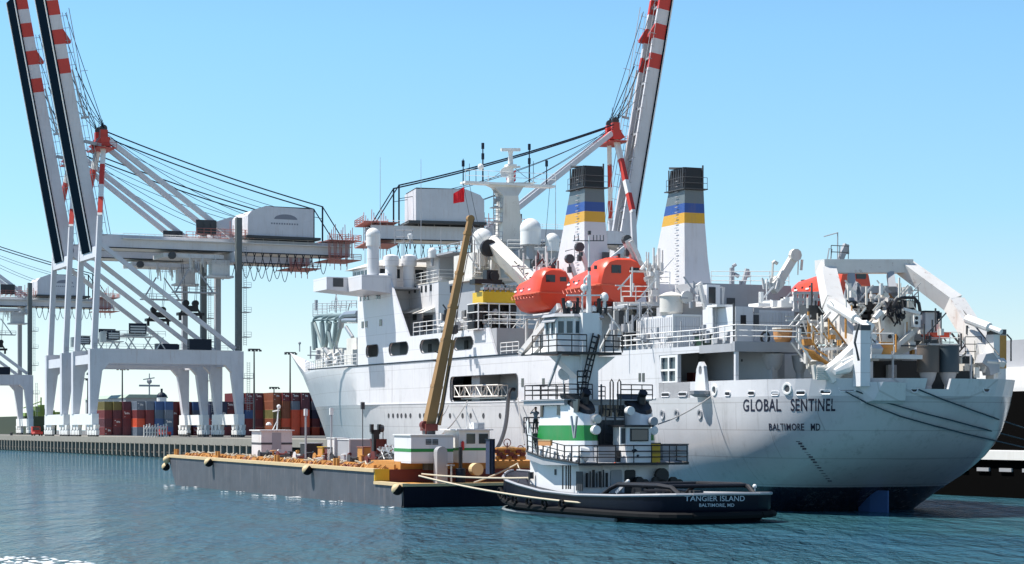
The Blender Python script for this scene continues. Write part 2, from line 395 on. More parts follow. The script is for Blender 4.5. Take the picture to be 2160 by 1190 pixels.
# ------------------------------------------------------------------ ship-to-shore cranes
def make_crane():
    G = 35.5; t = thing(QU, 'gantry_crane', None, 'crane', (476, -3, 0))
    def P(x, y, z): return V(476 + x, -3 + y, z)
    def B(mb, x0, x1, y0, y1, z0, z1): mb.box(476 + x0, 476 + x1, -3 + y0, -3 + y1, z0, z1)
    for x in (0, 17.5):
        mb = MB()
        B(mb, x - .9, x + .9, 0, -G, 21.3, 24.6)
        mb.extr([P(x - .898, -1.8, 21.3), P(x - .898, -3.6, 21.3), P(x - .898, -1.8, 19.3)], V(1.796, 0, 0))
        mb.extr([P(x - .898, -G + 1.8, 21.3), P(x - .898, -G + 3.6, 21.3), P(x - .898, -G + 1.8, 19.3)], V(1.796, 0, 0))
        B(mb, x - 1, x + 1, .1, -G - .1, 24.6, 24.75)
        mb.build('portal_beam', 'crane_white', t)
        for s, y in ((1, 0), (-1, -G)):
            i = -s
            mb = MB(); mb.extr([P(x - 1, y + s * 1.0, 24.6), P(x - 1, y + i * 2.2, 24.6), P(x - 1, y + i * 2.2, 21.3), P(x - 1, y + i * .6, 9.4), P(x - 1, y + s * .95, 9.4)], V(2, 0, 0))
            mb.build('lower_leg', 'crane_white', t)
        mb = MB(); mb.bar(P(x, -.2, 24.7), P(x, -1.6, 56), 1.35, 1.35, w2=1.15, h2=1.15); mb.build('upper_leg', 'crane_white', t)
        mb = MB(); mb.bar(P(x, -G, 24.7), P(x, -G, 57), 1.4, 1.4); mb.build('upper_leg', 'leg_grey' if x == 0 else 'mid_grey', t)
        mb = MB(); mb.bar(P(x, -1.6, 49.5), P(x, -G + .9, 25.2), 1.0, 1.0); mb.build('diagonal_brace', 'crane_white', t)
    mb = MB()
    for y in (-1.4, -G): B(mb, .8, 16.7, y - .7, y + .7, 46.4, 48.9)
    for y in (-.1, -G): B(mb, .9, 16.6, y - .6, y + .6, 21.2, 23.4)
    mb.build('cross_beam', 'crane_white', t)
    # sill beams, bogies
    for y in (0, -G):
        mb = MB(); B(mb, -2.2, 19.7, y - .8, y + .8, 6.8, 9.4); mb.build('sill_beam', 'clean_white', t)
        for x in (0, 17.5):
            mb = MB()
            for dx in (-3.1, 0, 3.1):
                mb.extr([P(x + dx - 1.3, y - .5, 6.8), P(x + dx + 1.3, y - .5, 6.8), P(x + dx + .5, y - .5, 5.5), P(x + dx - .5, y - .5, 5.5)], V(0, 1, 0))
                for e in (-.8, .8):
                    mb.extr([P(x + dx + e - .7, y - .4, 5.5), P(x + dx + e + .7, y - .4, 5.5), P(x + dx + e + .45, y - .4, 4.4), P(x + dx + e - .45, y - .4, 4.4)], V(0, .8, 0))
            bo = mb.build('bogie', 'clean_white', t)
            mb = MB()
            for dx in (-3.9, -2.3, -.8, .8, 2.3, 3.9): mb.lathe(P(x + dx, y - .3, QZ + .55), [(.1, 0), (.4, 0), (.4, .6), (.1, .6)], 10, (0, 1, 0))
            mb.build('wheel', 'dark_grey', bo)
    # girder with walkway
    mb = MB()
    for x in (4.6, 11.8): B(mb, x, x + 1.3, -2.6, -66, 49.2, 52.2)
    for k in range(12): B(mb, 5.9, 11.8, -6 - k * 5.4, -6.6 - k * 5.4, 50.9, 51.7)
    mb.build('girder', 'crane_white', t)
    mb = MB(); B(mb, 4.75, 12.95, -2.4, -66, 49.02, 49.17); mb.build('girder_soffit', 'cream', t)  # cream tone paints in light reflected up from the ground
    mb = MB(); B(mb, 4.45, 4.7, -2.4, -66, 48.98, 49.18); B(mb, 13, 13.25, -2.4, -66, 48.98, 49.18); mb.build('trolley_rail', 'crane_dark', t)
    mb = MB(); B(mb, 3.2, 4.58, -8, -66, 51.2, 51.35)
    mb.rail([P(3.25, -8, 51.35), P(3.25, -66, 51.35)], 1.1, .05, 2, 3); mb.rail([P(13.2, -8, 52.2), P(13.2, -66, 52.2)], 1.1, .05, 2, 3)
    mb.build('walkway', 'clean_white', t)
    # raised boom
    a = R(10.6); d = V(0, math.sin(a), math.cos(a)); u = V(0, -math.cos(a), math.sin(a)); H = P(0, -.4, 49.3); Lb = 65
    def bp(x, l, h): return H + V(x, 0, 0) + d * l + u * h
    bo = None
    for x0 in (4.6, 11.7):
        mb = MB(); segs = [(-1.2, Lb - 7 * 3.45)] + [(Lb - (7 - i) * 3.45, Lb - (6 - i) * 3.45) for i in range(7)]
        for i, (l0, l1) in enumerate(segs):
            mb.cur = 0 if i % 2 == 0 else 1; hh = 3.1
            mb.hexa([bp(x0, l0, .25), bp(x0 + 1.3, l0, .25), bp(x0 + 1.3, l0, hh), bp(x0, l0, hh), bp(x0, l1, .25), bp(x0 + 1.3, l1, .25), bp(x0 + 1.3, l1, hh), bp(x0, l1, hh)])
            if i == 3: mb.extr([bp(x0 + .1, l0, hh), bp(x0 + .1, l1, hh), bp(x0 + .1, l0 + .5, hh + 1.3), bp(x0 + .1, l0, hh + 1.2)], V(1.1, 0, 0))
        o = mb.build('boom_girder', ['crane_white', 'crane_red'], t)
    mb = MB()
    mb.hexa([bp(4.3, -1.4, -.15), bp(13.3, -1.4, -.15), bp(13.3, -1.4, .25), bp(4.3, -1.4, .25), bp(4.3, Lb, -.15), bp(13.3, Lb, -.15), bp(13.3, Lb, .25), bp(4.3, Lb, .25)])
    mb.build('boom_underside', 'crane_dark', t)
    mb = MB()
    for x in (4.3, 13.3): mb.tube(bp(x, -1.4, -.2), bp(x, Lb, -.2), .16, n=5)
    mb.build('boom_rail', 'clean_white', t)
    mb = MB()
    for k in range(11): mb.bar(bp(5.9, 2 + k * 6, 2), bp(11.7, 2 + k * 6, 2), .5)
    for k in range(10): mb.tube(bp(5.9, 2 + k * 6, 2.5), bp(11.7, 8 + k * 6, 2.5), .14, n=5)
    for x in (3.9, 13.6):
        for h in (3.5, 4.5): mb.tube(bp(x + .5, 2, h), bp(x + .5, 55, h), .07, n=4)
        for k in range(19): mb.tube(bp(x + .5, 2 + k * 2.9, 3), bp(x + .5, 2 + k * 2.9, 4.6), .06, n=4)
    mb.bar(bp(4.2, 41.5, 3.3), bp(4.2, 30, 4.2), .35); mb.bar(bp(4.2, 30, 3.3), bp(4.2, 30, 5.2), .5)
    mb.tube(bp(5, 2, 5.4), bp(5, 56, 5.4), .09, n=4)
    for l in (18, 30, 41): mb.tube(bp(5, l, 5.4), bp(5, l, 7.2), .06, n=4)
    mb.bar(bp(4.2, 24.5, 3.1), P(4.8, -3, 73.3), .7); mb.build('boom_catwalk', 'mid_grey', t)
    # top of the mast
    ap = P(8.75, -5.4, 77); mb = MB()
    for s, y in ((0, -1.6), (17.5, -1.6)):
        x1 = 6.2 if s == 0 else 11.3; q = P(x1, -4.0, 74); p = P(s, y, 56)
        for i, (f0, f1, c) in enumerate(((0, .03, 0), (.03, .25, 1), (.25, .42, 0), (.42, .70, 1), (.70, 1, 0))):
            mb.cur = c; mb.bar(p.lerp(q, f0), p.lerp(q, f1), 1.1)
    mb.build('mast_leg', ['clean_white', 'crane_red'], t)
    mb = MB(); B(mb, 4.8, 12.7, -2.9, -5.1, 73.2, 75.4); B(mb, 5.6, 7.2, -3.1, -4.9, 75.4, 77.2); B(mb, 10.3, 11.9, -3.1, -4.9, 75.4, 77.2)
    mb.extr([P(5, -5.1, 75.4), P(5, -6.3, 73.6), P(5, -5.1, 73.2)], V(7.4, 0, 0)); mb.extr([P(5, -2.9, 75), P(5, -1.9, 73.8), P(5, -2.9, 73.2)], V(7.4, 0, 0))
    B(mb, 3.4, 14, -1.8, -6.4, 72.6, 72.8); mb.rail([P(3.4, -6.4, 72.8), P(3.4, -1.8, 72.8), P(14, -1.8, 72.8)], 1.1, .06, 2)
    mb.build('mast_head', 'crane_red', t)
    mb = MB()
    for x, y, z in ((5, -2.6, 80.5), (12, -5.1, 80.5), (6.4, -4, 79), (11, -4, 79)): mb.tube(P(x, y, 75), P(x, y, z), .07, n=4)
    for x in (6.4, 11.1): mb.lathe(P(x - .3, -4, 77.6), [(.2, 0), (.9, 0), (.9, .6), (.2, .6)], 12, (1, 0, 0))
    mb.build('mast_sheave', 'dark_grey', t)
    mb = MB()
    for x, xe in ((5.5, 4.2), (12, 13.3)):
        mb.bar(P(x, -5.2, 74.6), P(xe, -G, 52.4), 1.15)
    mb.build('back_stay', 'crane_white', t)
    mb = MB()
    for x, xe in ((5.5, 5.5), (12, 12)):
        mb.path(sag(P(x, -4.8, 76.6), P(xe, -59, 61.3), .8), .17, 5); mb.path(sag(P(x, -4.8, 75.6), P(xe, -59, 58.3), 2.2), .07, 4)
        mb.path(sag(P(x, -4.8, 76), P(xe, -42, 57.5), 2.0), .07, 4)
        mb.tube(P(xe, -59, 61.3), P(xe, -65, 52.4), .15, n=5)
        for l in (33, 36, 55): mb.tube(P(x, -4, 77.5), bp(x, l, 4.5), .08, n=4)
        mb.tube(P(x, -4, 77.5), bp(x, 42, 4.5), .12, n=5)
        mb.tube(P(xe, -59, 52), P(xe, -59, 61.4), .22, n=5)
    mb.build('rope', 'navy', t)
    # machinery house
    mb = MB(); mb.extr([P(2.6, -38.7, 53.2), P(2.6, -55.6, 53.2), P(2.6, -55.6, 60.2), P(2.6, -43.2, 60.4), P(2.6, -39.7, 59.2), P(2.6, -38.7, 58)], V(13, 0, 0))
    mb.build('machinery_house', 'crane_white', t)
    mb = MB(); B(mb, 2.2, 16, -38.2, -57.4, 52.6, 53.18); B(mb, 3, 15, -43.4, -55.4, 60.42, 60.55); mb.build('house_base', 'dark_grey', t)
    mb = MB(); q = [P(2.58, -48.4 + math.cos(R(b)) * 3.0 * -1, 57.4 + max(0, math.sin(R(b))) * 1.25) for b in range(0, 181, 15)]
    mb.extr(q, V(.03, 0, 0))
    for k in range(11): B(mb, 2.57, 2.6, -51.6 + k * .66, -51.6 + k * .66 + .4, 56.1, 56.5)
    mb.build('logo', 'logo_grey', t)
    mb = MB()
    for k in range(9): mb.tube(P(3.6, -34.5 - k * .75, 52.4), P(3.6, -34.5 - k * .75, 56.5 - (k % 3)), .1, n=4)
    mb.rail([P(3, -26, 52.4), P(3, -40, 52.4)], 2.0, .09, 3, 1.4); mb.rail([P(12.5, -26, 52.4), P(12.5, -40, 52.4)], 2.0, .09, 3, 1.4)
    for k in range(14): mb.tube(P(2.2 + (k % 3), -59.5 - k * .5, 48.4 - (k % 4)), P(2.4, -59.3 - k * .5, 54 + (k % 5) * .7), .09, n=4)
    B(mb, 2, 14, -59.6, -68, 47.9, 48.1); B(mb, 2, 14, -59.6, -68, 52.7, 52.9); mb.rail([P(2, -59.6, 52.9), P(2, -68, 52.9), P(14, -68, 52.9)], 1.3, .1, 3)
    mb.rail([P(2, -59.6, 48.1), P(2, -68, 48.1)], 1.3, .1, 3)
    mb.build('service_platform', 'rust_pink', t)
    mb = MB()
    for k in range(10):
        y0 = -38.5 - k * 2.1; mb.path([P(3.4, y0 - 2.1 * i / 8, 47.9 - 3.6 * math.sin(math.pi * i / 8) * (1 if k % 2 else .8)) for i in range(9)], .09, 4)
        mb.tube(P(3.4, y0, 47.9), P(3.4, y0 + .25, 49), .12, n=4); mb.tube(P(3.4, y0, 47.9), P(3.4, y0 - .35, 49), .12, n=4)
    mb.build('festoon_cable', 'navy', t)
    # trolley, cab, head block
    mb = MB()
    B(mb, 4, 13.5, -18, -33, 47.2, 48.2); B(mb, 3.5, 6.5, -30, -34.4, 43.2, 46.8); B(mb, 2.8, 7, -29, -35.2, 42.6, 43.1)
    mb.rail([P(2.8, -24, 45.6), P(2.8, -35, 45.6)], 1.2, .08, 3, 1.2)
    for k in range(12): mb.tube(P(3.2 + (k % 4) * 2, -24.5 - k * .8, 44 + (k % 3)), P(3.4 + (k % 4) * 2, -24.2 - k * .8, 48), .14, n=4)
    mb.build('trolley', 'rusty_white', t)
    mb = MB(); mb.lathe(P(3, -20, 47.6), [(.6, 0), (.9, .1), (.9, 1.2), (.6, 1.3)], 10, (1, 0, 0)); B(mb, 3.4, 3.9, -26, -31, 53, 56.5)
    for k in range(9): mb.lathe(P(3.2, -26.6 - (k % 3) * 1.7, 53.4 + (k // 3) * 1.1), [(.1, 0), (.6, 0), (.6, .8), (.1, .8)], 8, (1, 0, 0))
    mb.build('winch', 'dark_grey', t)
    mb = MB(); hz = 33.5; hy = -26
    B(mb, 7.5, 10, hy - 3.2, hy + 3.2, hz, hz + .7); B(mb, 8, 9.5, hy - 1.8, hy + 1.8, hz + 1, hz + 2.4)
    for e in (-1, 1):
        mb.lathe(P(8, hy + e * 1.2, hz + 3), [(.2, 0), (.8, 0), (.8, 1.2), (.2, 1.2)], 10, (1, 0, 0)); mb.bar(P(8.7, hy + e * 2.6, hz - 1.2), P(8.7, hy + e * 2.6, hz + .5), .6)
        mb.bar(P(8.7, hy + e * 2.4, hz + .6), P(8.7, hy + e * .8, hz + 3.4), .4)
        for x in (8, 9.5): mb.tube(P(x, hy + e * 1.2, hz + 3), P(x, hy + e * 2.2, 47.5), .06, n=4)
    mb.build('head_block', 'black', t)
    mb = MB()   # stair tower and braces under the cab
    B(mb, 1.5, 4, -20, -31, 38.6, 38.9); mb.rail([P(1.5, -20, 38.9), P(1.5, -31, 38.9)], 1.2, .08, 2)
    mb.bar(P(2.5, -20.5, 38.7), P(3, -24, 44.4), .3); mb.bar(P(2.5, -30, 38.7), P(3, -26, 44.4), .3)
    for z in range(26, 48, 3): mb.ladder(P(-1.4, -G - 1.2, z), P(-1.4, -G - 1.2, z + 3), .7, .05, .5); 
    for z in (28, 34, 40): B(mb, -2, .5, -G - 2.6, -G - .8, z, z + .15); mb.rail([P(-2, -G - 2.6, z + .15), P(-2, -G - .8, z + .15)], 1.1, .05, 2)
    for z in range(10, 20, 3): mb.ladder(P(-1.6, -G - 2, z), P(-1.6, -G - 2, z + 3), .7, .05, .5)
    for z in (12, 18): B(mb, -2.2, .5, -G - 3, -G - .8, z, z + .15); mb.rail([P(-2.2, -G - 3, z + .15), P(-2.2, -G - .8, z + .15)], 1.1, .05, 2)
    mb.rail([P(-.9, 0, 24.8), P(-.9, -G, 24.8)], 1.1, .05, 2, 2.2)
    mb.build('access_stairs', 'mid_grey', t)
    mb = MB()   # equipment standing over the portal beam
    B(mb, -1.5, 4, -3.5, -14.5, 27.6, 27.8); B(mb, -1.2, 3, -7, -13, 28, 28.3)
    for y in (-3.6, -8, -12, -15): mb.bar(P(-1, y, 24.8), P(-1, y - 1.6, 27.6), .25); mb.bar(P(-1, y, 27.6), P(-1, y - 2, 24.8), .25)
    mb.rail([P(-1.5, -2.2, 27.8), P(-1.5, -17, 27.8)], 1.2, .06, 2)
    B(mb, -1.4, 1, -1.6, -2.8, 26.2, 28.6); mb.build('equipment_platform', 'steel', t)
    mb = MB()
    for y0, y1, z0, z1 in ((-3, -6, 26.8, 28.9), (-8.2, -12.4, 28.3, 30.8)):
        B(mb, -1.5, -1.1, y0, y1, z0, z1)
    B(mb, -1, 1, -23, -28.5, 24.8, 27.4); B(mb, -1, 1, -15.5, -20.5, 24.8, 26)
    pn = mb.build('electrical_cabinet', 'navy', t)
    mb = MB()
    for y0, y1, z0, z1 in ((-3.3, -5.7, 27.1, 28.6), (-8.5, -12.1, 28.6, 30.5)):
        for k in range(3): B(mb, -1.56, -1.5, y0, y1, lerp(k / 3, z0, z1), lerp(k / 3, z0, z1) + .35)
    mb.build('louvre', 'steel', pn)
    return t
crane = make_crane()
crane['label'] = 'nearer of the two tall white gantry cranes at left, striped boom raised'
crane['group'] = 'ship to shore gantry cranes'
def crane_at(label, dx=None, M=None):
    c = copy_tree(crane)
    c.matrix_world = M if M is not None else QU.M @ Matrix.Translation((476 + dx, -3, 0))
    c['label'] = label; return c
crane_at('farther of the two tall white gantry cranes at left, seen just behind its twin', 29.8)
crane_at('distant white gantry crane cut off by the left edge of the photo', 243)
Md = Matrix.Translation((25.0, 470, -1.2)) @ Matrix.Rotation(R(-90 + 14), 4, 'Z') @ Matrix.Scale(.92, 4, (0, 1, 0)) @ Matrix.Translation((-8.75, 1.9, 0))
# mirrored along the quay so that its boom leans away to the right, over the far berth
crane_at('white gantry crane standing behind the cable ship, its striped boom leaning to the right', M=Md)
# ------------------------------------------------------------------ container yard
def cont_proto(mn):
    mb = MB(); L, Wd, Hh = 12.19, 2.44, 2.59
    mb.box(.06, L - .06, -Wd / 2 + .05, Wd / 2 - .05, .1, Hh - .06)
    for x in (0, L - .16):
        for y in (-Wd / 2, Wd / 2 - .16): mb.box(x, x + .16, y, y + .16, 0, Hh)
    for y in (-Wd / 2, Wd / 2 - .1): mb.box(.16, L - .16, y, y + .1, 0, .16); mb.box(.16, L - .16, y, y + .1, Hh - .12, Hh)
    for x in (0, L - .1): mb.box(x, x + .1, -Wd / 2 + .16, Wd / 2 - .16, 0, .16); mb.box(x, x + .1, -Wd / 2 + .16, Wd / 2 - .16, Hh - .12, Hh)
    for k in range(40):
        x = .3 + k * .29
        for y in (-1, 1): mb.box(x, x + .14, y * (Wd / 2 - .05), y * (Wd / 2 - .015), .17, Hh - .13)
    for y in (-.85, -.3, .3, .85): mb.box(-.02, .058, y - .025, y + .025, .17, Hh - .13)
    mb.box(.03, .059, -.012, .012, .17, Hh - .13)
    return mb
PAL = {'dark red': (.14, .022, .025), 'maroon': (.085, .02, .03), 'orange red': (.50, .07, .025), 'blue': (.03, .08, .2), 'navy': (.015, .022, .055), 'slate grey': (.12, .15, .19),
       'olive': (.13, .11, .03), 'rust brown': (.2, .06, .025), 'pale green': (.24, .3, .24), 'grey blue': (.07, .11, .16)}
for k, c in PAL.items(): mat('cont_' + k.replace(' ', '_'), tuple(x * 1.35 + .012 for x in c), .6, dirt=.25, dscale=.9, rust=.12)
CP = {}
r_, m_, o_, b_, n_, s_, l_, u_, p_, g_ = 'dark red', 'maroon', 'orange red', 'blue', 'navy', 'slate grey', 'olive', 'rust brown', 'pale green', 'grey blue'
cols = [[r_, m_, r_, l_], [m_, r_, m_, l_], [m_, m_, r_, m_], [s_, o_, r_, s_], [g_, r_, r_, s_], [r_, b_, g_, b_], [b_, g_, s_, b_], [r_, r_, r_, r_], [r_, m_, r_, r_],
        [m_, m_, m_, m_], [r_, b_, g_, b_], [m_, r_, n_, n_], [r_, n_, n_, n_], [r_, m_, r_, m_, ], [r_, r_, m_, m_, r_], [m_, r_, b_, r_, r_], [r_, m_, r_, m_, m_], [u_, u_, l_, u_, u_], [u_, o_, u_, u_, r_], [o_, o_, o_, s_, m_], [r_, o_, o_, m_, m_],
        [r_, o_, n_, n_, n_], [o_, r_, n_, s_, m_], [r_, g_, r_, r_, m_], [p_, p_, r_, r_, b_], [g_, p_, r_, n_, b_], [n_, r_, m_, r_, b_], [m_, n_, r_, m_, b_], [m_, r_, n_, r_, m_]]
TN = ['bottom', 'second', 'third', 'fourth', 'top']
ordn = lambda i: ['first', 'second', 'third', 'fourth', 'fifth', 'sixth', 'seventh', 'eighth', 'ninth', 'tenth', 'eleventh', 'twelfth', 'thirteenth', 'fourteenth', 'fifteenth', 'sixteenth', 'seventeenth', 'eighteenth', 'nineteenth', 'twentieth', 'twenty-first', 'twenty-second', 'twenty-third', 'twenty-fourth', 'twenty-fifth', 'twenty-sixth', 'twenty-seventh', 'twenty-eighth', 'twenty-ninth'][i]
ycur = -41.0
for i, c in enumerate(cols):
    ux = 616 - (0, 0, 0, 5, 5, 5, 5, 0, 0, -6, -6, 2, 2, 0, 0, 0, 0, 8, 8, 8, 8, 0, 0, 4, 12, 12, 8, 8, 8)[i] - i * 1.3
    for k, nme in enumerate(c):
        if nme not in CP:
            mb = cont_proto(nme); CP[nme] = mb.build('shipping_container', 'cont_' + nme.replace(' ', '_'), frame=QU); o = CP[nme]
        else: o = CP[nme].copy(); COL.objects.link(o)
        o.matrix_world = QU.M @ Matrix.Translation((ux, ycur - i * 2.58, QZ + .006 + k * 2.6))
        tn = 'top' if k == len(c) - 1 else TN[k]
        tag(o, f"{nme} shipping container, {tn} box of the {ordn(i)} stack from the left on the quay", 'container', 'shipping containers stacked in the yard')
for k_, c in enumerate([x for x in bpy.data.objects if x.name.startswith('shipping_container') and x.type == 'MESH'][::5]):
    mb = MB(); n_ = 3 + k_ % 3
    for j in range(n_): y = -.7 + j * .3; mb.box(-.035, -.022, y, y + .2, 1.3 + .1 * (j % 2), 1.75 + .08 * (j % 3))
    mb.box(-.035, -.022, .55, .95, 1.9, 2.1); mb.box(-.035, -.022, .5, .95, .5, .6); mb.build1('marking', 'clean_white', c)
# lamp masts
def lamp_post(x, y, h, lab, n=4):
    t = thing(QU, 'lamp_post', lab, 'lamp post', (x, y, QZ)); mb = MB(); mb.tube((x, y, QZ), (x, y, QZ + h), .35, .2, 8); mb.build('pole', 'dark_grey', t)
    mb = MB(); mb.box(x - .8, x + .8, y - 1.6, y + 1.6, QZ + h, QZ + h + .3)
    for k in range(n): mb.box(x - 1.1, x - .4, y - 1.9 + k * 1.1, y - 1.3 + k * 1.1, QZ + h - .5, QZ + h - .02)
    mb.build('lamp_head', 'dark_grey', t); return t
def at_px(px, ptop, u):
    p = QU.a(px, 919, 'x', u); q = QU.a(px, ptop, 'x', u); return p.y, q.z - QZ
for px, pt, u, lab in ((536, 738, 560, 'tall dark lamp mast just right of the gantry crane legs'), (612, 745, 590, 'tall thin lamp mast between the cranes and the ship bow'), (258, 778, 640, 'dark lamp mast seen through the portal of the near crane'),
                       (195, 788, 640, 'shorter dark twin-headed lamp mast at the left end of the container stacks'), (185, 800, 700, 'slim dark lamp mast just left of the twin-headed one'), (578, 818, 700, 'low lamp mast peeping over the orange red containers')):
    y, h = at_px(px, pt, u); lamp_post(u, y, h, lab)
# ships lying beyond the yard
y, h = at_px(315, 788, 760); t = thing(QU, 'ship_mast', 'pale cross-shaped ship mast rising beyond the containers', 'mast', (760, y, 2)); u = 760
mb = MB(); mb.tube((u, y, 2), (u, y, QZ + h), .5, .2, 6); mb.build('pole', 'mid_grey', t)
mb = MB(); mb.bar((u, y - 4, QZ + h * .80), (u, y + 4, QZ + h * .80), .7); mb.bar((u, y - 2, QZ + h * .93), (u, y + 2.4, QZ + h * .9), .4); mb.ball((u, y, QZ + h * .87), 1, 8); mb.build('yard', 'mid_grey', t)
t = thing(QU, 'warehouse', 'long low warehouse with a pale green roof behind the container stacks', 'warehouse', (700, -100, QZ))
ya, hh = at_px(265, 832, 700); yb, _ = at_px(350, 832, 700)
mb = MB(); mb.box(700, 760, ya, yb, QZ, QZ + hh - 1.2); mb.build('wall', 'mid_grey', t)
mb = MB(); mb.extr([(699, ya + .5, QZ + hh - 1.2), (699, yb - .5, QZ + hh - 1.2), (699, yb, QZ + hh), (699, ya - 1, QZ + hh)], V(62, 0, 0)); mb.build('roof', 'cont_pale_green', t)
ya, hh = at_px(341, 826, 690); t = thing(QU, 'storage_dome', 'small dark domed tank above the container stacks', 'tank', (690, ya, QZ))
mb = MB(); mb.tube((690, ya, QZ), (690, ya, QZ + hh - 2), 1.7, n=14); mb.build('wall', 'clean_white', t); mb = MB(); mb.ball((690, ya, QZ + hh - 2), 1.8, 14, 0); mb.tube((690, ya, QZ + hh - .5), (690, ya, QZ + hh + 1), .4, n=6); mb.build('dome', 'navy', t)
# green ship far off, stern towards us
t = thing(QU, 'cargo_ship', 'distant dark green ship with lime deck gear, beyond the quay at far left', 'ship', (760, -20, QZ))
a_, b2 = QU.a(58, 905, 'x', 760), QU.a(118, 905, 'x', 760); zt = QU.a(60, 878, 'x', 760).z
mb = MB(); mb.loft([[(760, a_.y - 1.5, 0), (760, b2.y, 0), (900, b2.y, 0), (900, a_.y - 1.5, 0)], [(758, a_.y + 1.6, zt), (758, b2.y, zt), (900, b2.y, zt), (900, a_.y + 1.6, zt)]]); mb.build('hull', 'green_hull', t)
mb = MB()
for k in range(7):
    yy = a_.y + 1.5 - k * 1.9; mb.box(757 + k % 2, 762, yy, yy - 1.7, zt, zt + (1.2, 2.2, 3.6, 4.2, 2.8, 2.2, 1.6)[k])
mb.tube((760, a_.y - 5, zt + 3), (760, a_.y - 5, zt + 7), .3, n=5); mb.tube((760, a_.y - 5, zt + 5.5), (760, a_.y + 1.5, zt + 3), .2, n=5); mb.build('deck_gear', 'green_deck', t)
# yard clutter along the edge of the quay
cl = thing(QU, 'barrier_rack', 'white slatted barrier rack standing on the quay between the crane legs', 'barrier', (500, -6, QZ))
y0 = QU.a(304, 922, 'x', 505).y; y1 = QU.a(351, 922, 'x', 505).y; mb = MB()
for k in range(9): yy = lerp(k / 8, y0, y1); mb.bar((505, yy, QZ), (505, yy, QZ + 3 + (k % 3) * .2), .28); mb.bar((505.3, yy, QZ + 1.6), (505.3, yy - .8, QZ + 2.9), .18) if k < 8 else None
mb.bar((505, y0, QZ + 1.2), (505, y1, QZ + 1.2), .2); mb.bar((505, y0, QZ + 2.4), (505, y1, QZ + 2.4), .2); mb.build('slats', 'clean_white', cl)
def truck(px, u, col, lab):
    y = QU.a(px, 920, 'x', u).y; t = thing(QU, 'yard_vehicle', lab, 'vehicle', (u, y, QZ))
    mb = MB(); mb.box(u, u + 5, y - 1.1, y + 1.1, QZ + .6, QZ + 1.3); mb.box(u + 3.2, u + 4.8, y - 1.1, y + 1.1, QZ + 1.3, QZ + 2.7); mb.build('body', col, t)
    mb = MB(); mb.box(u + 3.15, u + 3.19, y - .9, y + .9, QZ + 1.7, QZ + 2.5); mb.build('window', 'glass', t)
    for x in (.9, 4):
        for s in (-1, 1): mb = MB(); mb.lathe((u + x, y + s * 1.0 - .15, QZ + .5), [(.1, 0), (.5, 0), (.5, .3), (.1, .3)], 12, (0, 1, 0)); mb.build('wheel', 'rubber', t)
truck(82, 560, 'crane_red', 'small red quay vehicle with pale cab left of the crane legs'); truck(352, 520, 'crane_red', 'small red quay vehicle by the white barrier rack')
for i, (px, u) in enumerate(((398, 512), (430, 506), (490, 505), (24, 600), (150, 540))):
    y = QU.a(px, 922, 'x', u).y; mb = MB(); mb.lathe((u, y, QZ), [(.55, 0), (.4, .15), (.35, .7), (.6, .85), (.6, 1.0), (.2, 1.05)], 10)
    mb.build('bollard', 'dark_grey', frame=QU, base=(u, y, QZ), smooth=True, label='dark mushroom mooring bollard on the quay ' + ('right of the barrier rack', 'under the near crane portal', 'by the right leg of the near crane', 'at the far left edge', 'between the two left crane legs')[i], cat='bollard', group='mooring bollards on the quay')
# right edge: black hulled ship, white shed, and the quay ledge
t = thing(QU, 'dock_shed', 'black walled dock shed with white ribbed storey and grey top, behind the ship stern', 'shed', (150, -12, QZ))
mb = MB(); mb.box(150, 215, -12, -30, QZ, 9.3); mb.build('lower_wall', 'pier_black', t)
mb = MB(); mb.box(150.5, 214, -12.6, -29, 9.3, 11.6); mb.build('upper_wall', 'clean_white', t)
mb = MB(); mb.box(152, 210, -14, -29, 11.6, 14.2); mb.build('roof', 'mid_grey', t)
mb = MB()
for k in range(60): mb.box(150.4, 150.47, -13 - k * .25, -13.12 - k * .25, 9.5, 11.4)
mb.build('cladding', 'ship_white', t)
# ------------------------------------------------------------------ the cable ship
s = SH.a
ship = thing(SH, 'cable_ship', 'large white cable laying ship with two striped funnels, moored with its round stern towards us', 'ship', (0, 0, 0))
ZR = [(-3, -12, 3.5), (-1, -9, 5), (0, -7, 6.0), (.9, -5.4, 6.9), (1.67, -3.9, 7.6), (2.4, -2.4, 8.35), (3.1, -1.1, 8.9), (3.9, .3, 9.35), (4.7, 1.4, 9.6), (5.6, 2.3, 9.75), (6.6, 3.0, 9.8), (7.4, 3.5, 9.8), (8.0, 3.75, 9.8), (9.15, 4.25, 9.8)]
def stem(z): return interp(z, [(-3, 128), (0, 129.5), (3.1, 131.2), (6.1, 134.4), (9.2, 138.5), (12.4, 142.8), (15.6, 149.2)])
def ring_aft(z):
    d = interp(z, [(a, b) for a, b, c in ZR]); b = interp(z, [(a, c) for a, b, c in ZR]); a = 9.75 + d; out = []
    for i in range(15):
        t = (i / 14) * math.pi / 2; n = 2.6
        out.append((9.75 - a * abs(math.cos(t)) ** (2 / n), b * abs(math.sin(t)) ** (2 / n)))
    return out, b
def bow_pts(z, n=14, u0=None):
    us = stem(z); Lz = interp(z, [(-3, 62), (0, 61), (8, 54), (12.4, 50), (15.6, 50)]); p = interp(z, [(-3, 1.6), (0, 1.6), (8, 1.52), (12.4, 1.45), (15.6, 1.45)]); ub = us - Lz; out = []
    for i in range(1, n + 1):
        q = i / n; u = ub + Lz * (1 - (1 - q) ** 1.35); sx = (us - u) / Lz; out.append((u, 9.8 * (1 - (1 - sx) ** p)))
    return ub, out
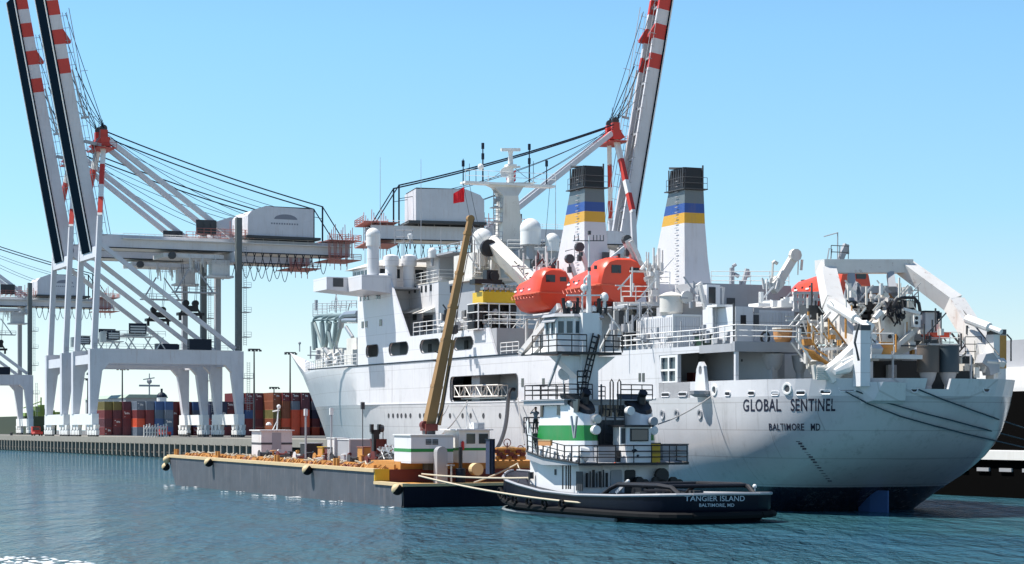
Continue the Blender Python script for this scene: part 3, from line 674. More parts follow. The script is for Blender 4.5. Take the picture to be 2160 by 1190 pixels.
def ring(z):
    r, b = ring_aft(z)
    ub, bw = bow_pts(z)
    for u in (14, 19, 26, 35, 46, 58, 68): r.append((u, b + (9.8 - b) * min(1, (u - 9.75) / 30) ** .7))
    r.append((ub, 9.8)); r += bw
    return [(u, y, z) for u, y in r]
rs = [ring(z) for z, _, _ in ZR if z <= 8.0]
mb = MB(); mb.loft(rs, closed=False); mb.loft([[(u, -y, z) for u, y, z in r] for r in rs], closed=False)
hull = mb.build('hull', 'hull_shell', ship, smooth=True)
# stern bulwark 8.0 - 9.15 with its stepped notch and thickness
def hb_pt(u_or_i, z, inset=0): pass
def stern_bulwark():
    mb = MB(); r0 = ring_aft(8.0)[0] + [(14, 9.8), (19, 9.8)]; r1 = ring_aft(9.15)[0] + [(14, 9.8), (19, 9.8)]
    n = len(r0)
    for sgn in (1, -1):
        for i in range(n - 1):
            z1 = 9.15
            if sgn > 0 and i == 0: z1 = 8.45      # notch to starboard of the sheave gear
            A = [(r0[i][0], sgn * r0[i][1], 8.0), (r0[i + 1][0], sgn * r0[i + 1][1], 8.0)]
            k = (z1 - 8) / 1.15
            Bv = [(lerp(k, r0[j][0], r1[j][0]), sgn * lerp(k, r0[j][1], r1[j][1]), z1) for j in (i + 1, i)]
            ins = [(p[0] + .25 * (1 - min(1, (i / 13))), p[1] * .975, p[2]) for p in A + Bv]
            mb.hexa([A[0], A[1], ins[1], ins[0], Bv[1], Bv[0], ins[2], ins[3]])
    return mb
stern_bulwark().build('bulwark', 'hull_white', ship, smooth=True)
# bow upper shell
def ztop(u): return interp(u, [(90, 12.12), (134, 12.45), (139, 12.9), (149.2, 15.7)])
rows = []
for z in (8.0, 9.2, 10.6, 12.12):
    ub, bw = bow_pts(z); rows.append([(90 if ub < 90.01 else 90, 9.8, z)] + [(max(ub, 90.5), 9.8, z)] + [(u, y, z) for u, y in bw])
for k in (.25, .5, .75, 1):
    rr = []
    for (u, y, z) in rows[3]:
        f = max(0, (u - 133) / 9.8) ** 1.4; rr.append((u + 6.5 * f * k, y * (1 + .12 * f * k), 12.12 + k * (.3 + 3.2 * f) * min(1, (u - 89) / 4)))
    rows.append(rr)
mb = MB(); mb.loft(rows, closed=False); mb.loft([[(u, -y, z) for u, y, z in r] for r in rows], closed=False)
mb.build('bow_shell', 'hull_white', ship, smooth=True)
PY = 9.8
def pp(x, y, yy=PY): return s(x, y, 'y', yy)
def pw(pts, yy=PY): return [pp(x, y, yy) for x, y in pts]
def rwin(x0, x1, y0, y1, r, yy=PY):   # rounded opening in the port side
    a, b = pp(x0, y1, yy), pp(x1, y0, yy); lo, hi = min(a.x, b.x), max(a.x, b.x); z0 = (a.z + pp(x1, y1, yy).z) / 2; z1 = (pp(x0, y0, yy).z + b.z) / 2
    return [V(u, yy, z) for u, z in rrect(lo, hi, z0, z1, r)]
# port side shell, 8.0 up to the knuckle, with the big side door and the after openings
holes = [rwin(950, 1091, 792, 846, .55)]
outer = [V(90, PY, 8), V(90, PY, 12.12), V(46, PY, 12.12), V(45.9, PY, 11.9), V(25, PY, 11.75), V(12.3, PY, 11.7), V(7.7, PY, 11.7), V(7.7, PY, 11.25), V(19.0, PY, 11.2), V(18.5, PY, 8.5 + .65), V(14, PY, 9.15), V(14, PY, 8)]
mb = MB(); mb.plate(outer, holes, (0, -.22, 0)); mb.build('side_shell', 'hull_white', ship)
mb = MB(); mb.plate([V(90, -PY, 8), V(90, -PY, 12.12), V(7.6, -PY, 11.7), V(7.6, -PY, 11.25), V(19, -PY, 11.2), V(18.5, -PY, 9.15), V(14, -PY, 9.15), V(14, -PY, 8)], [], (0, .22, 0)); mb.build('side_shell', 'hull_white', ship)
mb = MB(); mb.box(46, 108, PY - .02, PY + .07, 12.06, 12.2); mb.build('rubbing_line', 'navy', ship)
mb = MB(); mb.box(19.5, 90, PY - .02, PY + .05, 7.95, 8.05)
for u in (29, 38, 68, 79, 86): mb.box(u, u + .08, PY - .02, PY + .02, 8.1, 12)
mb.build('plate_seam', 'ship_white', ship)
# superstructure side with the four rounded openings
holes = [rwin(772.5, 796.5, 728, 752.5, .5), rwin(820.5, 860, 722.5, 748.5, .7), rwin(886, 927, 716, 743, .75), rwin(956, 997, 711, 737, .75)]
outer = pw([(754.5, 773), (754.5, 622), (757, 577), (818, 577), (829, 612), (845, 660), (862, 710), (1030, 691), (1046, 748)])
outer[0].z = 12.2; outer[-1].z = 12.2
mb = MB(); mb.plate(outer, holes, (0, -.2, 0)); mb.build('superstructure_side', 'ship_white', ship)
mb = MB(); mb.plate([V(p.x, -PY, p.z) for p in outer], [], (0, .2, 0)); mb.build('superstructure_side', 'ship_white', ship)
# decks
mb = MB(); r1 = ring_aft(8.0)[0]; pts = [(u + .2, y * .97, 8.02) for u, y in r1] + [(90, 9.55, 8.02)]
mb.extr([V(*p) for p in pts] + [V(u, -y, z) for u, y, z in pts[::-1]][:-1], (0, 0, .12)); mb.build('main_deck', 'deck_grey', ship)
mb = MB(); mb.box(7.7, 14, 4.6, 9.57, 11.42, 11.6); mb.box(14, 46, -9.57, 9.57, 11.42, 11.6); mb.build('upper_deck', 'deck_grey', ship)
mb = MB(); mb.box(7.3, 7.68, 4.6, 9.85, 11.15, 11.85); mb.box(7.69, 14, 4.55, 4.75, 11.2, 11.8); mb.box(13.9, 13.99, -9.6, 4.5, 11.2, 11.8); mb.box(7.69, 12.5, 9.6, 9.86, 11.15, 11.72); mb.build('deck_edge', 'mid_grey', ship)
mb = MB(); mb.box(46, 90, -9.55, 9.55, 11.9, 12.06); mb.box(53, 84, -9.55, 9.55, 14.5, 14.66); mb.build('promenade_deck', 'deck_grey', ship)
mb = MB(); mb.extr([V(90, 9.5, 11.9), V(105, 8.2, 11.9), V(118, 5.8, 11.9), V(132, 2.5, 11.9), V(140, 0, 11.9), V(132, -2.5, 11.9), V(118, -5.8, 11.9), V(105, -8.2, 11.9), V(90, -9.5, 11.9)], (0, 0, .2)); mb.build('forecastle_deck', 'deck_grey', ship)
# inner walls seen through the openings
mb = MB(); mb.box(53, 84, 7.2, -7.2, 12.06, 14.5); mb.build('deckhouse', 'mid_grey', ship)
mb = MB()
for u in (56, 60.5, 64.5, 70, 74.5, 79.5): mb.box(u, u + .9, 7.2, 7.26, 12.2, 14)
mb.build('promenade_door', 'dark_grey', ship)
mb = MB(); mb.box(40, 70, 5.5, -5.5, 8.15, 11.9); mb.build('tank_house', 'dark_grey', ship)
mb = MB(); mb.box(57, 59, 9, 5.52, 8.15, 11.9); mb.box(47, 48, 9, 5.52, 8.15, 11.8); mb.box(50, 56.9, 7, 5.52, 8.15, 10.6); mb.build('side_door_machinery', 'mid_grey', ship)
t = thing(SH, 'gangway', 'cream lattice gangway stowed in the big opening in the white hull side', 'gangway', (54, 9.3, 8.9))
mb = MB(); p, q = pp(968, 826, 9.3), pp(1061, 824, 9.3); mb.truss(p, q, .9, 1.0, 8, .07); mb.build('lattice', 'cream', t)
mb = MB(); mb.box(p.x, q.x, 9.0, 9.1, 8.3, 8.42); mb.build('walkway', 'steel', t)
mb = MB(); fr = rwin(950, 1091, 792, 846, .55, PY + .03); fo = rwin(948.5, 1092.5, 791, 847, .6, PY + .03); mb.plate(fo, [fr], (0, -.06, 0)); mb.build('side_door_frame', 'dark_grey', ship)
for a_ in ((772.5, 796.5, 728, 752.5, .5), (820.5, 860, 722.5, 748.5, .7), (886, 927, 716, 743, .75), (956, 997, 711, 737, .75)):
    x0, x1, y0, y1, r = a_; mb = MB(); mb.plate(rwin(x0 - 1.2, x1 + 1.2, y0 - 1, y1 + 1, r + .08, PY + .03), [rwin(x0, x1, y0, y1, r, PY + .03)], (0, -.06, 0)); mb.build('opening_frame', 'dark_grey', ship)
# portholes and small windows along the side
for x in (820, 829.5, 839, 847, 856, 866, 886, 895, 913, 924.5, 949.5, 976, 993, 1020, 1055, 1070):
    c = pp(x, 877, PY); mb = MB(); mb.lathe((c.x, PY - .02, c.z), [(.1, 0), (.25, 0), (.25, .06), (.18, .06), (.18, .03), (.01, .03)], 12, (0, 1, 0)); mb.build('porthole', 'dark_grey', ship)
for x0, x1, y0, y1 in ((1100, 1105, 798, 816), (1144, 1149, 798, 816), (1347.5, 1352, 787, 805), (1355, 1360, 787, 805), (1297, 1300, 845, 856)):
    a, b = pp(x0, y1), pp(x1, y0); mb = MB(); mb.box(a.x, b.x, PY - .05, PY + .03, a.z, b.z); mb.build('side_window', 'glass', ship)
for x, y in ((1398, 875), (1428, 874), (1477, 874)):
    c = pp(x, y); mb = MB(); mb.lathe((c.x, PY - .02, c.z), [(.2, 0), (.36, .02), (.36, .12), (.24, .1), (.2, .02), (.01, .02)], 14, (0, 1, 0)); mb.build('hawse_pipe', 'mid_grey', ship)
# helper boxes picked off the survey: aft face at plane u, or port face at plane y
def ab(mb, u, x0, x1, yt, yb, dep, dz=0):
    a, b = s(x0, yb, 'x', u), s(x1, yt, 'x', u); mb.box(u, u + dep, a.y, b.y, a.z + dz, b.z); return a, b
def pb(mb, y, x0, x1, yt, yb, wd):
    a, b = s(x0, yb, 'y', y), s(x1, yt, 'y', y); mb.box(a.x, b.x, y, y - wd, a.z, b.z); return a, b
def wins(name, m, lst, plane, val, pr=.05):
    for x0, x1, y0, y1 in lst:
        a, b = s(x0, y1, plane, val), s(x1, y0, plane, val); mb = MB()
        if plane == 'x': mb.box(val - pr, val + .05, a.y, b.y, a.z, b.z)
        else: mb.box(a.x, b.x, val - .05, val + pr, a.z, b.z)
        mb.build(name, m, ship)
# bridge house
mb = MB(); mb.box(84, 90.1, -9.58, 9.58, 14.6, 20.1); mb.box(84, 89.8, -7.2, 7.2, 12.06, 14.59); mb.box(89.85, 90.1, -9.58, 9.58, 12.06, 14.59); mb.build('bridge_house', 'ship_white', ship)
wins('bridge_window', 'glass', [(759.5, 762.5, 621, 635), (767.5, 770.5, 620, 634), (775, 778, 619.5, 633.5), (794, 797.5, 616, 631), (799, 802, 616, 631), (763, 767.5, 678, 692), (770.5, 775, 677, 691), (800.5, 806, 673.5, 688)], 'y', PY, .04)
for sg in (1, -1):
    mb = MB(); o = SH
    a, b = s(762, 576, 'x', 79.5), s(808, 611, 'x', 79.5)
    y1 = 12.9; mb.extr([V(79.5, 9.8 * sg, 19.3), V(79.5, y1 * sg, 19.6), V(79.5, y1 * sg, 21.1), V(79.5, 9.8 * sg, 21.1)], V(4.5, 0, 0))
    mb.extr([V(84, 9.8 * sg, 19.4), V(84, 15.2 * sg, 19.8), V(84, 15.2 * sg, 21.1), V(84, 9.8 * sg, 21.1)], V(4.6, 0, 0))
    mb.build('bridge_wing', 'ship_white', ship)
mb = MB(); mb.box(83.95, 83.99, 14.5, 13.4, 20.1, 21.0); mb.build('wing_window', 'dark_grey', ship)
mb = MB(); mb.box(80.6, 84, 3, 9.5, 19.85, 20.02); mb.build('bridge_deck', 'mid_grey', ship)
mb = MB(); mb.box(84.6, 91.6, -9.7, 9.9, 20.1, 22.4); mb.build('wheelhouse', 'ship_white', ship)
mb = MB()
for k in range(5): mb.box(85.2 + k * 1.3, 86.1 + k * 1.3, 9.88, 9.94, 21.2, 22.15)
for k in range(6): mb.box(84.55, 84.61, 9.2 - k * 1.3, 8.3 - k * 1.3, 21.2, 22.15)
mb.build('wheelhouse_window', 'glass', ship)
mb = MB(); mb.hexa([(83.9, -10, 22.42), (93, -10, 22.42), (93, 10.4, 22.42), (83.9, 10.4, 22.42), (85, -8, 23.3), (91, -8, 23.3), (91, 8, 23.3), (85, 8, 23.3)]); mb.build('wheelhouse_roof', 'cream', ship)
mb = MB(); c = s(790, 600, 'y', 7); cx = 80.5
p0 = s(787, 576, 'x', cx); p1 = s(787, 505, 'x', cx); mb.tube((cx, p0.y, 20.3), (cx, p0.y, p1.z), .62, n=14); mb.build('radome_column', 'ship_white', ship, smooth=True)
def radome(x, y, r, u, nm='radome', m='clean_white', base=1.0):
    c = s(x, y, 'x', u); mb = MB(); mb.ball(c, r, 18, -.35); mb.tube(c - V(0, 0, r * 1.5), c - V(0, 0, r * .3), r * .97, n=18); ob = mb.build(nm, m, ship, smooth=True)
    mb = MB(); mb.tube(c - V(0, 0, r * 1.5 + base), c - V(0, 0, r * 1.5), r * .4, n=8); mb.build('radome_foot', 'mid_grey', ob); return ob
radome(787, 496, .75, 80.5, base=.2); radome(1119, 483, 1.05, 67, base=1.4); radome(1165, 507, .72, 66, base=1); radome(1018, 503, .95, 60, base=.8); radome(912, 531, .42, 76, base=.8); radome(865, 497, .25, 79)
# ventilators behind the bridge
for x in (825, 862.5):
    mb = MB(); c = s(x, 545, 'x', 82.3); mb.tube((c.x, c.y, 20.0), (c.x, c.y, c.z - .6), .62, n=14); mb.lathe((c.x, c.y, c.z - .8), [(.8, 0), (.85, .5), (.8, 1.0), (.3, 1.2)], 14); mb.build('ventilator', 'ship_white', ship, smooth=True)
# block B and the houses above it
mb = MB(); mb.box(75.2, 83.9, 6.2, -8.6, 14.66, 20.3); mb.build('accommodation_block', 'ship_white', ship)
mb = MB(); mb.box(75.15, 84, 6.25, -8.65, 20.3, 20.42); mb.build('block_deck', 'cream', ship)
wins('cabin_window', 'glass', [(861, 865, 606, 620), (874, 877.5, 604, 618), (888, 891.5, 603, 617), (897, 900.5, 602, 616), (907.5, 911, 600, 614)], 'y', 6.2)
wins('cabin_window', 'dark_grey', [(949, 955, 603, 618), (937, 943, 654, 668)], 'x', 75.2)
mb = MB(); ab(mb, 76.5, 927, 1046, 545, 583, .25); mb.build('sun_screen', 'mid_grey', ship)
mb = MB(); mb.box(77.5, 82, 5.0, -8.2, 20.42, 22.9); mb.build('upper_house', 'ship_white', ship)
mb = MB(); mb.rail([(84, 6.1, 20.42), (75.3, 6.1, 20.42), (75.3, -8, 20.42)], 1.1, .05, 3, 1.4); mb.build('block_rail', 'clean_white', ship)
mb = MB(); mb.box(71, 84, 6.3, -8.7, 22.9, 23.02); mb.rail([(82, 4.9, 23.02), (71, 4.9, 23.02), (71, -8.2, 23.02)], 1.1, .045, 3, 1.6); mb.build('monkey_deck', 'mid_grey', ship)
# canopies and doors low on block B
mb = MB()
for x0, x1 in ((862, 885), (892, 918)):
    a, b = s(x0, 662, 'y', 6.2), s(x1, 655, 'y', 6.2); mb.extr([V(a.x, 6.2, a.z + .5), V(a.x, 7.6, a.z - .1), V(a.x, 6.2, a.z - .02)], V(b.x - a.x, 0, 0))
mb.build('canopy', 'cream', ship)
wins('block_door', 'dark_grey', [(871, 879, 663, 676), (893, 913, 664, 700)], 'y', 6.2, .03)
mb = MB()
e0 = pp(864, 709, 9.5); mb.rail([(73.5, 9.5, 14.68), (66, 9.5, 14.68)], 1.3, .05, 3, 1.3); mb.rail([(65, 9.5, 14.68), (53, 9.5, 14.68), (53, 0, 14.68)], 1.2, .05, 3, 1.3); mb.build('deck_rail', 'clean_white', ship)
for k in range(2):
    t = thing(SH, 'life_raft', 'white life raft canister on its cradle ' + ('just left of the tan crane boom' if k == 0 else 'just right of the tan crane boom'), 'life raft', (66 - k * 3.6, 8.8, 14.7), 'life raft canisters')
    mb = MB(); c = V(66.2 - k * 3.4, 8.9, 15.3); mb.lathe(c - V(.9, 0, 0), [(.2, 0), (.42, .12), (.45, .85), (.5, .9), (.45, .95), (.42, 1.7), (.2, 1.8)], 14, (1, 0, 0)); mb.build('canister', 'clean_white', t, smooth=True)
    mb = MB(); mb.box(c.x - .6, c.x + .6, 8.6, 9.2, 14.66, 14.95); mb.build('cradle', 'dark_grey', t)
# house with the green windows behind the deck crane, and its radar deck
mb = MB(); ab(mb, 69, 1096, 1210, 531, 545, 7); mb.build('radar_deck', 'mid_grey', ship)
mb = MB(); a, b = ab(mb, 69.6, 1100, 1205, 545, 600, 6); mb.build('hangar_house', 'ship_white', ship)
wins('house_window', 'glass_blue', [(1118, 1140, 548, 566), (1146, 1174, 548, 568)], 'x', 69.6)
mb = MB(); p, q = s(1070, 530, 'x', 68.9), s(1200, 530, 'x', 68.9); mb.rail([p, q], 1.1, .04, 3, 1.2); mb.build('radar_rail', 'clean_white', ship)
# mast
um = 72; a = s(1078, 545, 'x', um); bse = V(um, a.y, 20.4)
def mp(x, y): return s(x, y, 'x', um)
mb = MB(); secs = [(1050, 1112, 548), (1052, 1100, 500), (1054, 1090, 450), (1055, 1086, 415), (1040, 1100, 396), (1018, 1130, 386)]
rings = []
for x0, x1, y in secs:
    p, q = mp(x0, y), mp(x1, y); d = .9 if y > 400 else .5
    rings.append([V(um - d, p.y, p.z), V(um - d, q.y, q.z), V(um + d, q.y, q.z), V(um + d, p.y, p.z)])
mb.loft(rings); mast = mb.build('mast', 'cream', ship)
mb = MB(); p, q = mp(976, 385), mp(1166, 388); mb.box(um - .7, um + .7, p.y, q.y, p.z - .12, p.z + .1); mb.rail([V(um - .7, p.y, p.z + .1), V(um - .7, q.y, p.z + .1)], 1.1, .035, 2, 1.8); mb.build('crosstree', 'clean_white', mast)
mb = MB()
for x, y0, y1, r in ((977, 390, 335, .07), (1018.5, 385, 302, .09), (1116.5, 385, 304, .09), (1153, 388, 338, .07), (990, 385, 345, .04), (1004, 385, 350, .04), (1125, 385, 340, .04)): mb.tube(mp(x, y0), mp(x, y1), r, r * .6, n=5)
for x, y in ((977, 345), (1018.5, 330), (1018.5, 308), (1116.5, 340), (1116.5, 310), (1153, 345)): c = mp(x, y); mb.tube(c - V(0, 0, .3), c + V(0, 0, .3), .16, n=6)
mb.build('aerial', 'navy', mast)
mb = MB(); mb.tube(mp(1077, 386), mp(1077, 330), .38, .25, 8); mb.tube(mp(1077, 330), mp(1077, 318), .2, .3, 8); mb.bar(mp(1057, 316), mp(1097, 316), .25, .3); mb.bar(mp(1062, 355), mp(1097, 352), .2); mb.box(um - .5, um + .5, mp(1068, 350).y, mp(1086, 350).y, mp(1070, 352).z, mp(1070, 347).z)
c = mp(1014, 352); mb.ball(c, .32, 10); c = mp(1062, 365); mb.lathe(c - V(.2, 0, 0), [(.1, 0), (.5, -.15), (.5, -.1), (.1, .1)], 10, (1, 0, 0)); mb.build('radar', 'clean_white', mast)
mb = MB(); mb.ladder(mp(1046, 540), mp(1046, 400), .5, .05, .45)
for y, dx in ((440, -12), (470, -14), (510, -10)): p = mp(1052, y); mb.box(um - 1, um + .3, p.y, p.y + .9, p.z, p.z + .08); mb.rail([V(um - 1, p.y, p.z), V(um - 1, p.y + .9, p.z)], .9, .035, 2)
for x, y in ((1047, 402), (1050, 420), (1044, 425), (1082, 404)): c = mp(x, y); mb.tube(c - V(0, 0, .25), c + V(0, 0, .25), .2, n=8)
mb.build('mast_fitting', 'mid_grey', mast)
mb = MB()
for p, q in (((977, 386), (1000, 500)), ((990, 386), (1010, 480)), ((1160, 388), (1148, 530)), ((1172, 395), (1172, 470)), ((1077, 345), (1018, 386)), ((1077, 345), (1130, 386))): mb.path(sag(mp(*p), mp(*q), .2, 4), .025, 4)
mb.build('halyard', 'dark_grey', mast)
t = thing(SH, 'signal_flag', 'red signal flag hanging from the yardarm above the tan boom', 'flag', mp(978, 400))
def flagmesh(P, w_, h_, sg):
    mb = MB(); rr = []
    for i in range(9):
        a = i / 8; rr.append([P + V(.15 * math.sin(a * 9), sg * w_ * a, -.55 * a * h_ * .9 - j / 5 * h_ * (1 - .35 * a)) for j in range(6)])
    mb.loft(rr, closed=False); return mb
flagmesh(mp(979.5, 394), 1.15, 1.5, 1).build('cloth', 'flag_red', t, smooth=True)
t = thing(SH, 'national_flag', 'small red and white striped flag on the ship mast', 'flag', mp(1086, 372))
mb = MB(); P = mp(1088, 358)
for k in range(5):
    mb.cur = k % 2; q = .22; mb.mesh([P + V(0, .0 + k * q * 0, -k * .22), P + V(.05, 1.0, -.9 - k * .22), P + V(.05, 1.0, -.9 - (k + 1) * .22), P + V(0, 0, -(k + 1) * .22)], [(0, 1, 2, 3)])
mb.build('cloth', ['flag_red', 'clean_white'], t)
# whip aerials on the houses
mb = MB()
for x, y0, y1, u in ((802, 545, 332, 82), (888, 540, 336, 80), (770, 555, 520, 86), (1172, 530, 368, 72), (848, 540, 490, 80), (930, 540, 480, 77)): mb.tube(s(x, y0, 'x', u), s(x, y1, 'x', u), .045, .02, 4)
for x0, x1 in ((832, 872),):
    for y in (486, 500, 512): mb.tube(s(x0, y, 'x', 79), s(x1, y, 'x', 79), .04, n=4)
    for x in (833, 852, 870): mb.tube(s(x, 545 if x == 852 else 515, 'x', 79), s(x, 482, 'x', 79), .05, n=4)
mb.build('whip_aerial', 'mid_grey', ship)
# funnels
def funnel(yc, px_u, lab):
    zt, zm = 26.6, 28.6
    # corner profile in u (fore, aft) and half width by height
    prof = [(12, 50.6, 40.6, 1.6), (17, 48.9, 41.3, 1.35), (20.5, 47.5, 41.8, 1.12), (23.5, 46.4, 42.1, 1.0), (26.3, 45.3, 42.2, .92)]
    mb = MB(); mb.loft([[V(a + px_u, yc - w_, z), V(b + px_u, yc - w_, z), V(b + px_u, yc + w_, z), V(a + px_u, yc + w_, z)] for z, a, b, w_ in prof])
    f = mb.build('funnel', lab, ship)
    z, a, b, w_ = prof[-1]; a += px_u; b += px_u
    mb = MB(); mb.loft([[V(a, yc - w_, z), V(b, yc - w_, z), V(b, yc + w_, z), V(a, yc + w_, z)], [V(a - .1, yc - w_ * .85, z + 1.98), V(b + .1, yc - w_ * .85, z + 1.98), V(b + .1, yc + w_ * .85, z + 1.98), V(a - .1, yc + w_ * .85, z + 1.98)]])
    mb.build('exhaust_casing', 'black', f)
    mb = MB()
    for q in range(7): uu = lerp(q / 6, a - .1, b + .3); mb.box(uu, uu + .12, yc + w_ - .06, yc + w_ + .02, z, z + 2.0) if q in (0, 6) else mb.box(uu, uu + .08, yc + w_ - .1, yc + w_ - .03, z + .2, z + 1.9)
    mb.box(b, b + .1, yc - w_, yc - w_ + .12, z, z + 2.2); mb.box(a + .35, b - .35, yc - w_ - .25, yc + w_ + .25, z + .05, z + .14)
    mb.rail([(b - .3, yc - w_ - .2, z + .1), (b - .3, yc + w_ + .2, z + .1), (a, yc + w_ + .2, z + .1)], 1, .03, 2)
    mb.build('exhaust_frame', 'dark_grey', f)
    mb = MB(); mb.hexa([(a, yc - w_ * .9, z + 2.1), (b + .1, yc - w_ * .9, z + 1.98), (b + .1, yc + w_ * .95, z + 1.98), (a, yc + w_ * .95, z + 2.1), (a, yc - w_ * .9, z + 2.3), (b + .1, yc - w_ * .9, z + 1.95), (b + .1, yc + w_ * .95, z + 1.95), (a, yc + w_ * .95, z + 2.3)])
    mb.build('exhaust_hood', 'dark_grey', f)
    mb = MB()
    for k in range(28):
        zz = 15 + k * .45; ua = interp(zz, [(p[0], p[2]) for p in prof]) + px_u + 1.1; wy = interp(zz, [(p[0], p[3]) for p in prof]); mb.tube((ua, yc + wy + .12, zz), (ua + .5, yc + wy + .12, zz), .035, n=4)
    mb.build('rung', 'mid_grey', f)
    return f
for nm, yc in (('a', 5.0), ('b', -4.9)): pass
mat('funnel_paint', (.62, .62, .63), .35, streak=.3, dirt=.1, bands=[(23.43, (.62, .34, .012)), (24.34, (.015, .06, .27)), (25.16, (.12, .145, .155))])
f1 = funnel(4.3, 0, 'funnel_paint'); f2 = funnel(-4.1, -2.4, 'funnel_paint')
mb = MB(); mb.box(41.3, 41.5, 3.9, 3.3, 19.4, 20.8); mb.build('funnel_grille', 'dark_grey', ship)
#==SHIP2==
# ------------------------------------------------------------------ midships
mb = MB(); mb.box(27, 49, 5.5, -8.5, 11.6, 15.2); mb.build('midship_house', 'mid_grey', ship)
mb = MB(); mb.box(27, 47, 8.8, -9, 15.2, 15.4); mb.build('boat_deck', 'mid_grey', ship)
mb = MB(); mb.box(37.2, 52.6, 5.6, 2.6, 15.4, 17.2); mb.box(37.2, 52.6, -3.4, -8, 15.4, 17.2); mb.box(41, 51, 2.6, -3.4, 15.4, 18.2); mb.build('funnel_casing', 'ship_white', ship)
mb = MB(); mb.box(51.5, 52.9, 9.57, -9, 12.06, 14.6); mb.build('after_bulkhead', 'mid_grey', ship)
mb = MB(); mb.rail([(50.5, 9.6, 12.1), (46.4, 9.6, 12.1)], 1.1, .05, 3, 1); mb.build('side_rail', 'clean_white', ship)
# inclined stairs, platforms and posts below the boats
mb = MB()
for u, y in ((47, 8.6), (44, 8.6), (40, 8.7), (36, 8.7), (32, 8.7), (28, 8.7), (47, 6), (28, 6)): mb.tube((u, y, 11.6), (u, y, 15.2), .14, n=6)
for u0, u1 in ((47, 44), (40, 36), (36, 32), (32, 28)): mb.bar((u0, 8.7, 11.8), (u1, 8.7, 15.1), .16)
mb.bar(s(1095, 750, 'y', 9.2), s(1180, 645, 'y', 8.2), .35, .5); mb.ladder(s(1070, 720, 'y', 8), s(1105, 675, 'y', 7), .7)
mb.build('boat_deck_frame', 'rusty_white', ship)
for k in range(2):
    mb = MB(); a, b = s(1107 + k * 24, 748, 'y', 9.3), s(1124 + k * 24, 731, 'y', 9.3); mb.hexa([(a.x, 9.3, a.z), (b.x, 9.3, a.z), (b.x, 8.8, a.z), (a.x, 8.8, a.z), (a.x - 1.2, 9.1, b.z), (b.x - 1.0, 9.1, b.z), (b.x - 1, 8.9, b.z), (a.x - 1.2, 8.9, b.z)]); mb.build('slanted_panel', 'clean_white', ship)
mb = MB(); c = s(1135, 700, 'y', 7.5); mb.tube((c.x, 7.5, 11.7), (c.x, 7.5, 14), .45, n=12); mb.ball((c.x, 7.5, 14), .45, 12, 0); mb.tube((c.x - 4, 7.5, 11.7), (c.x - 4, 7.5, 13.4), .3, n=10); mb.build('deck_ventilator', 'clean_white', ship)
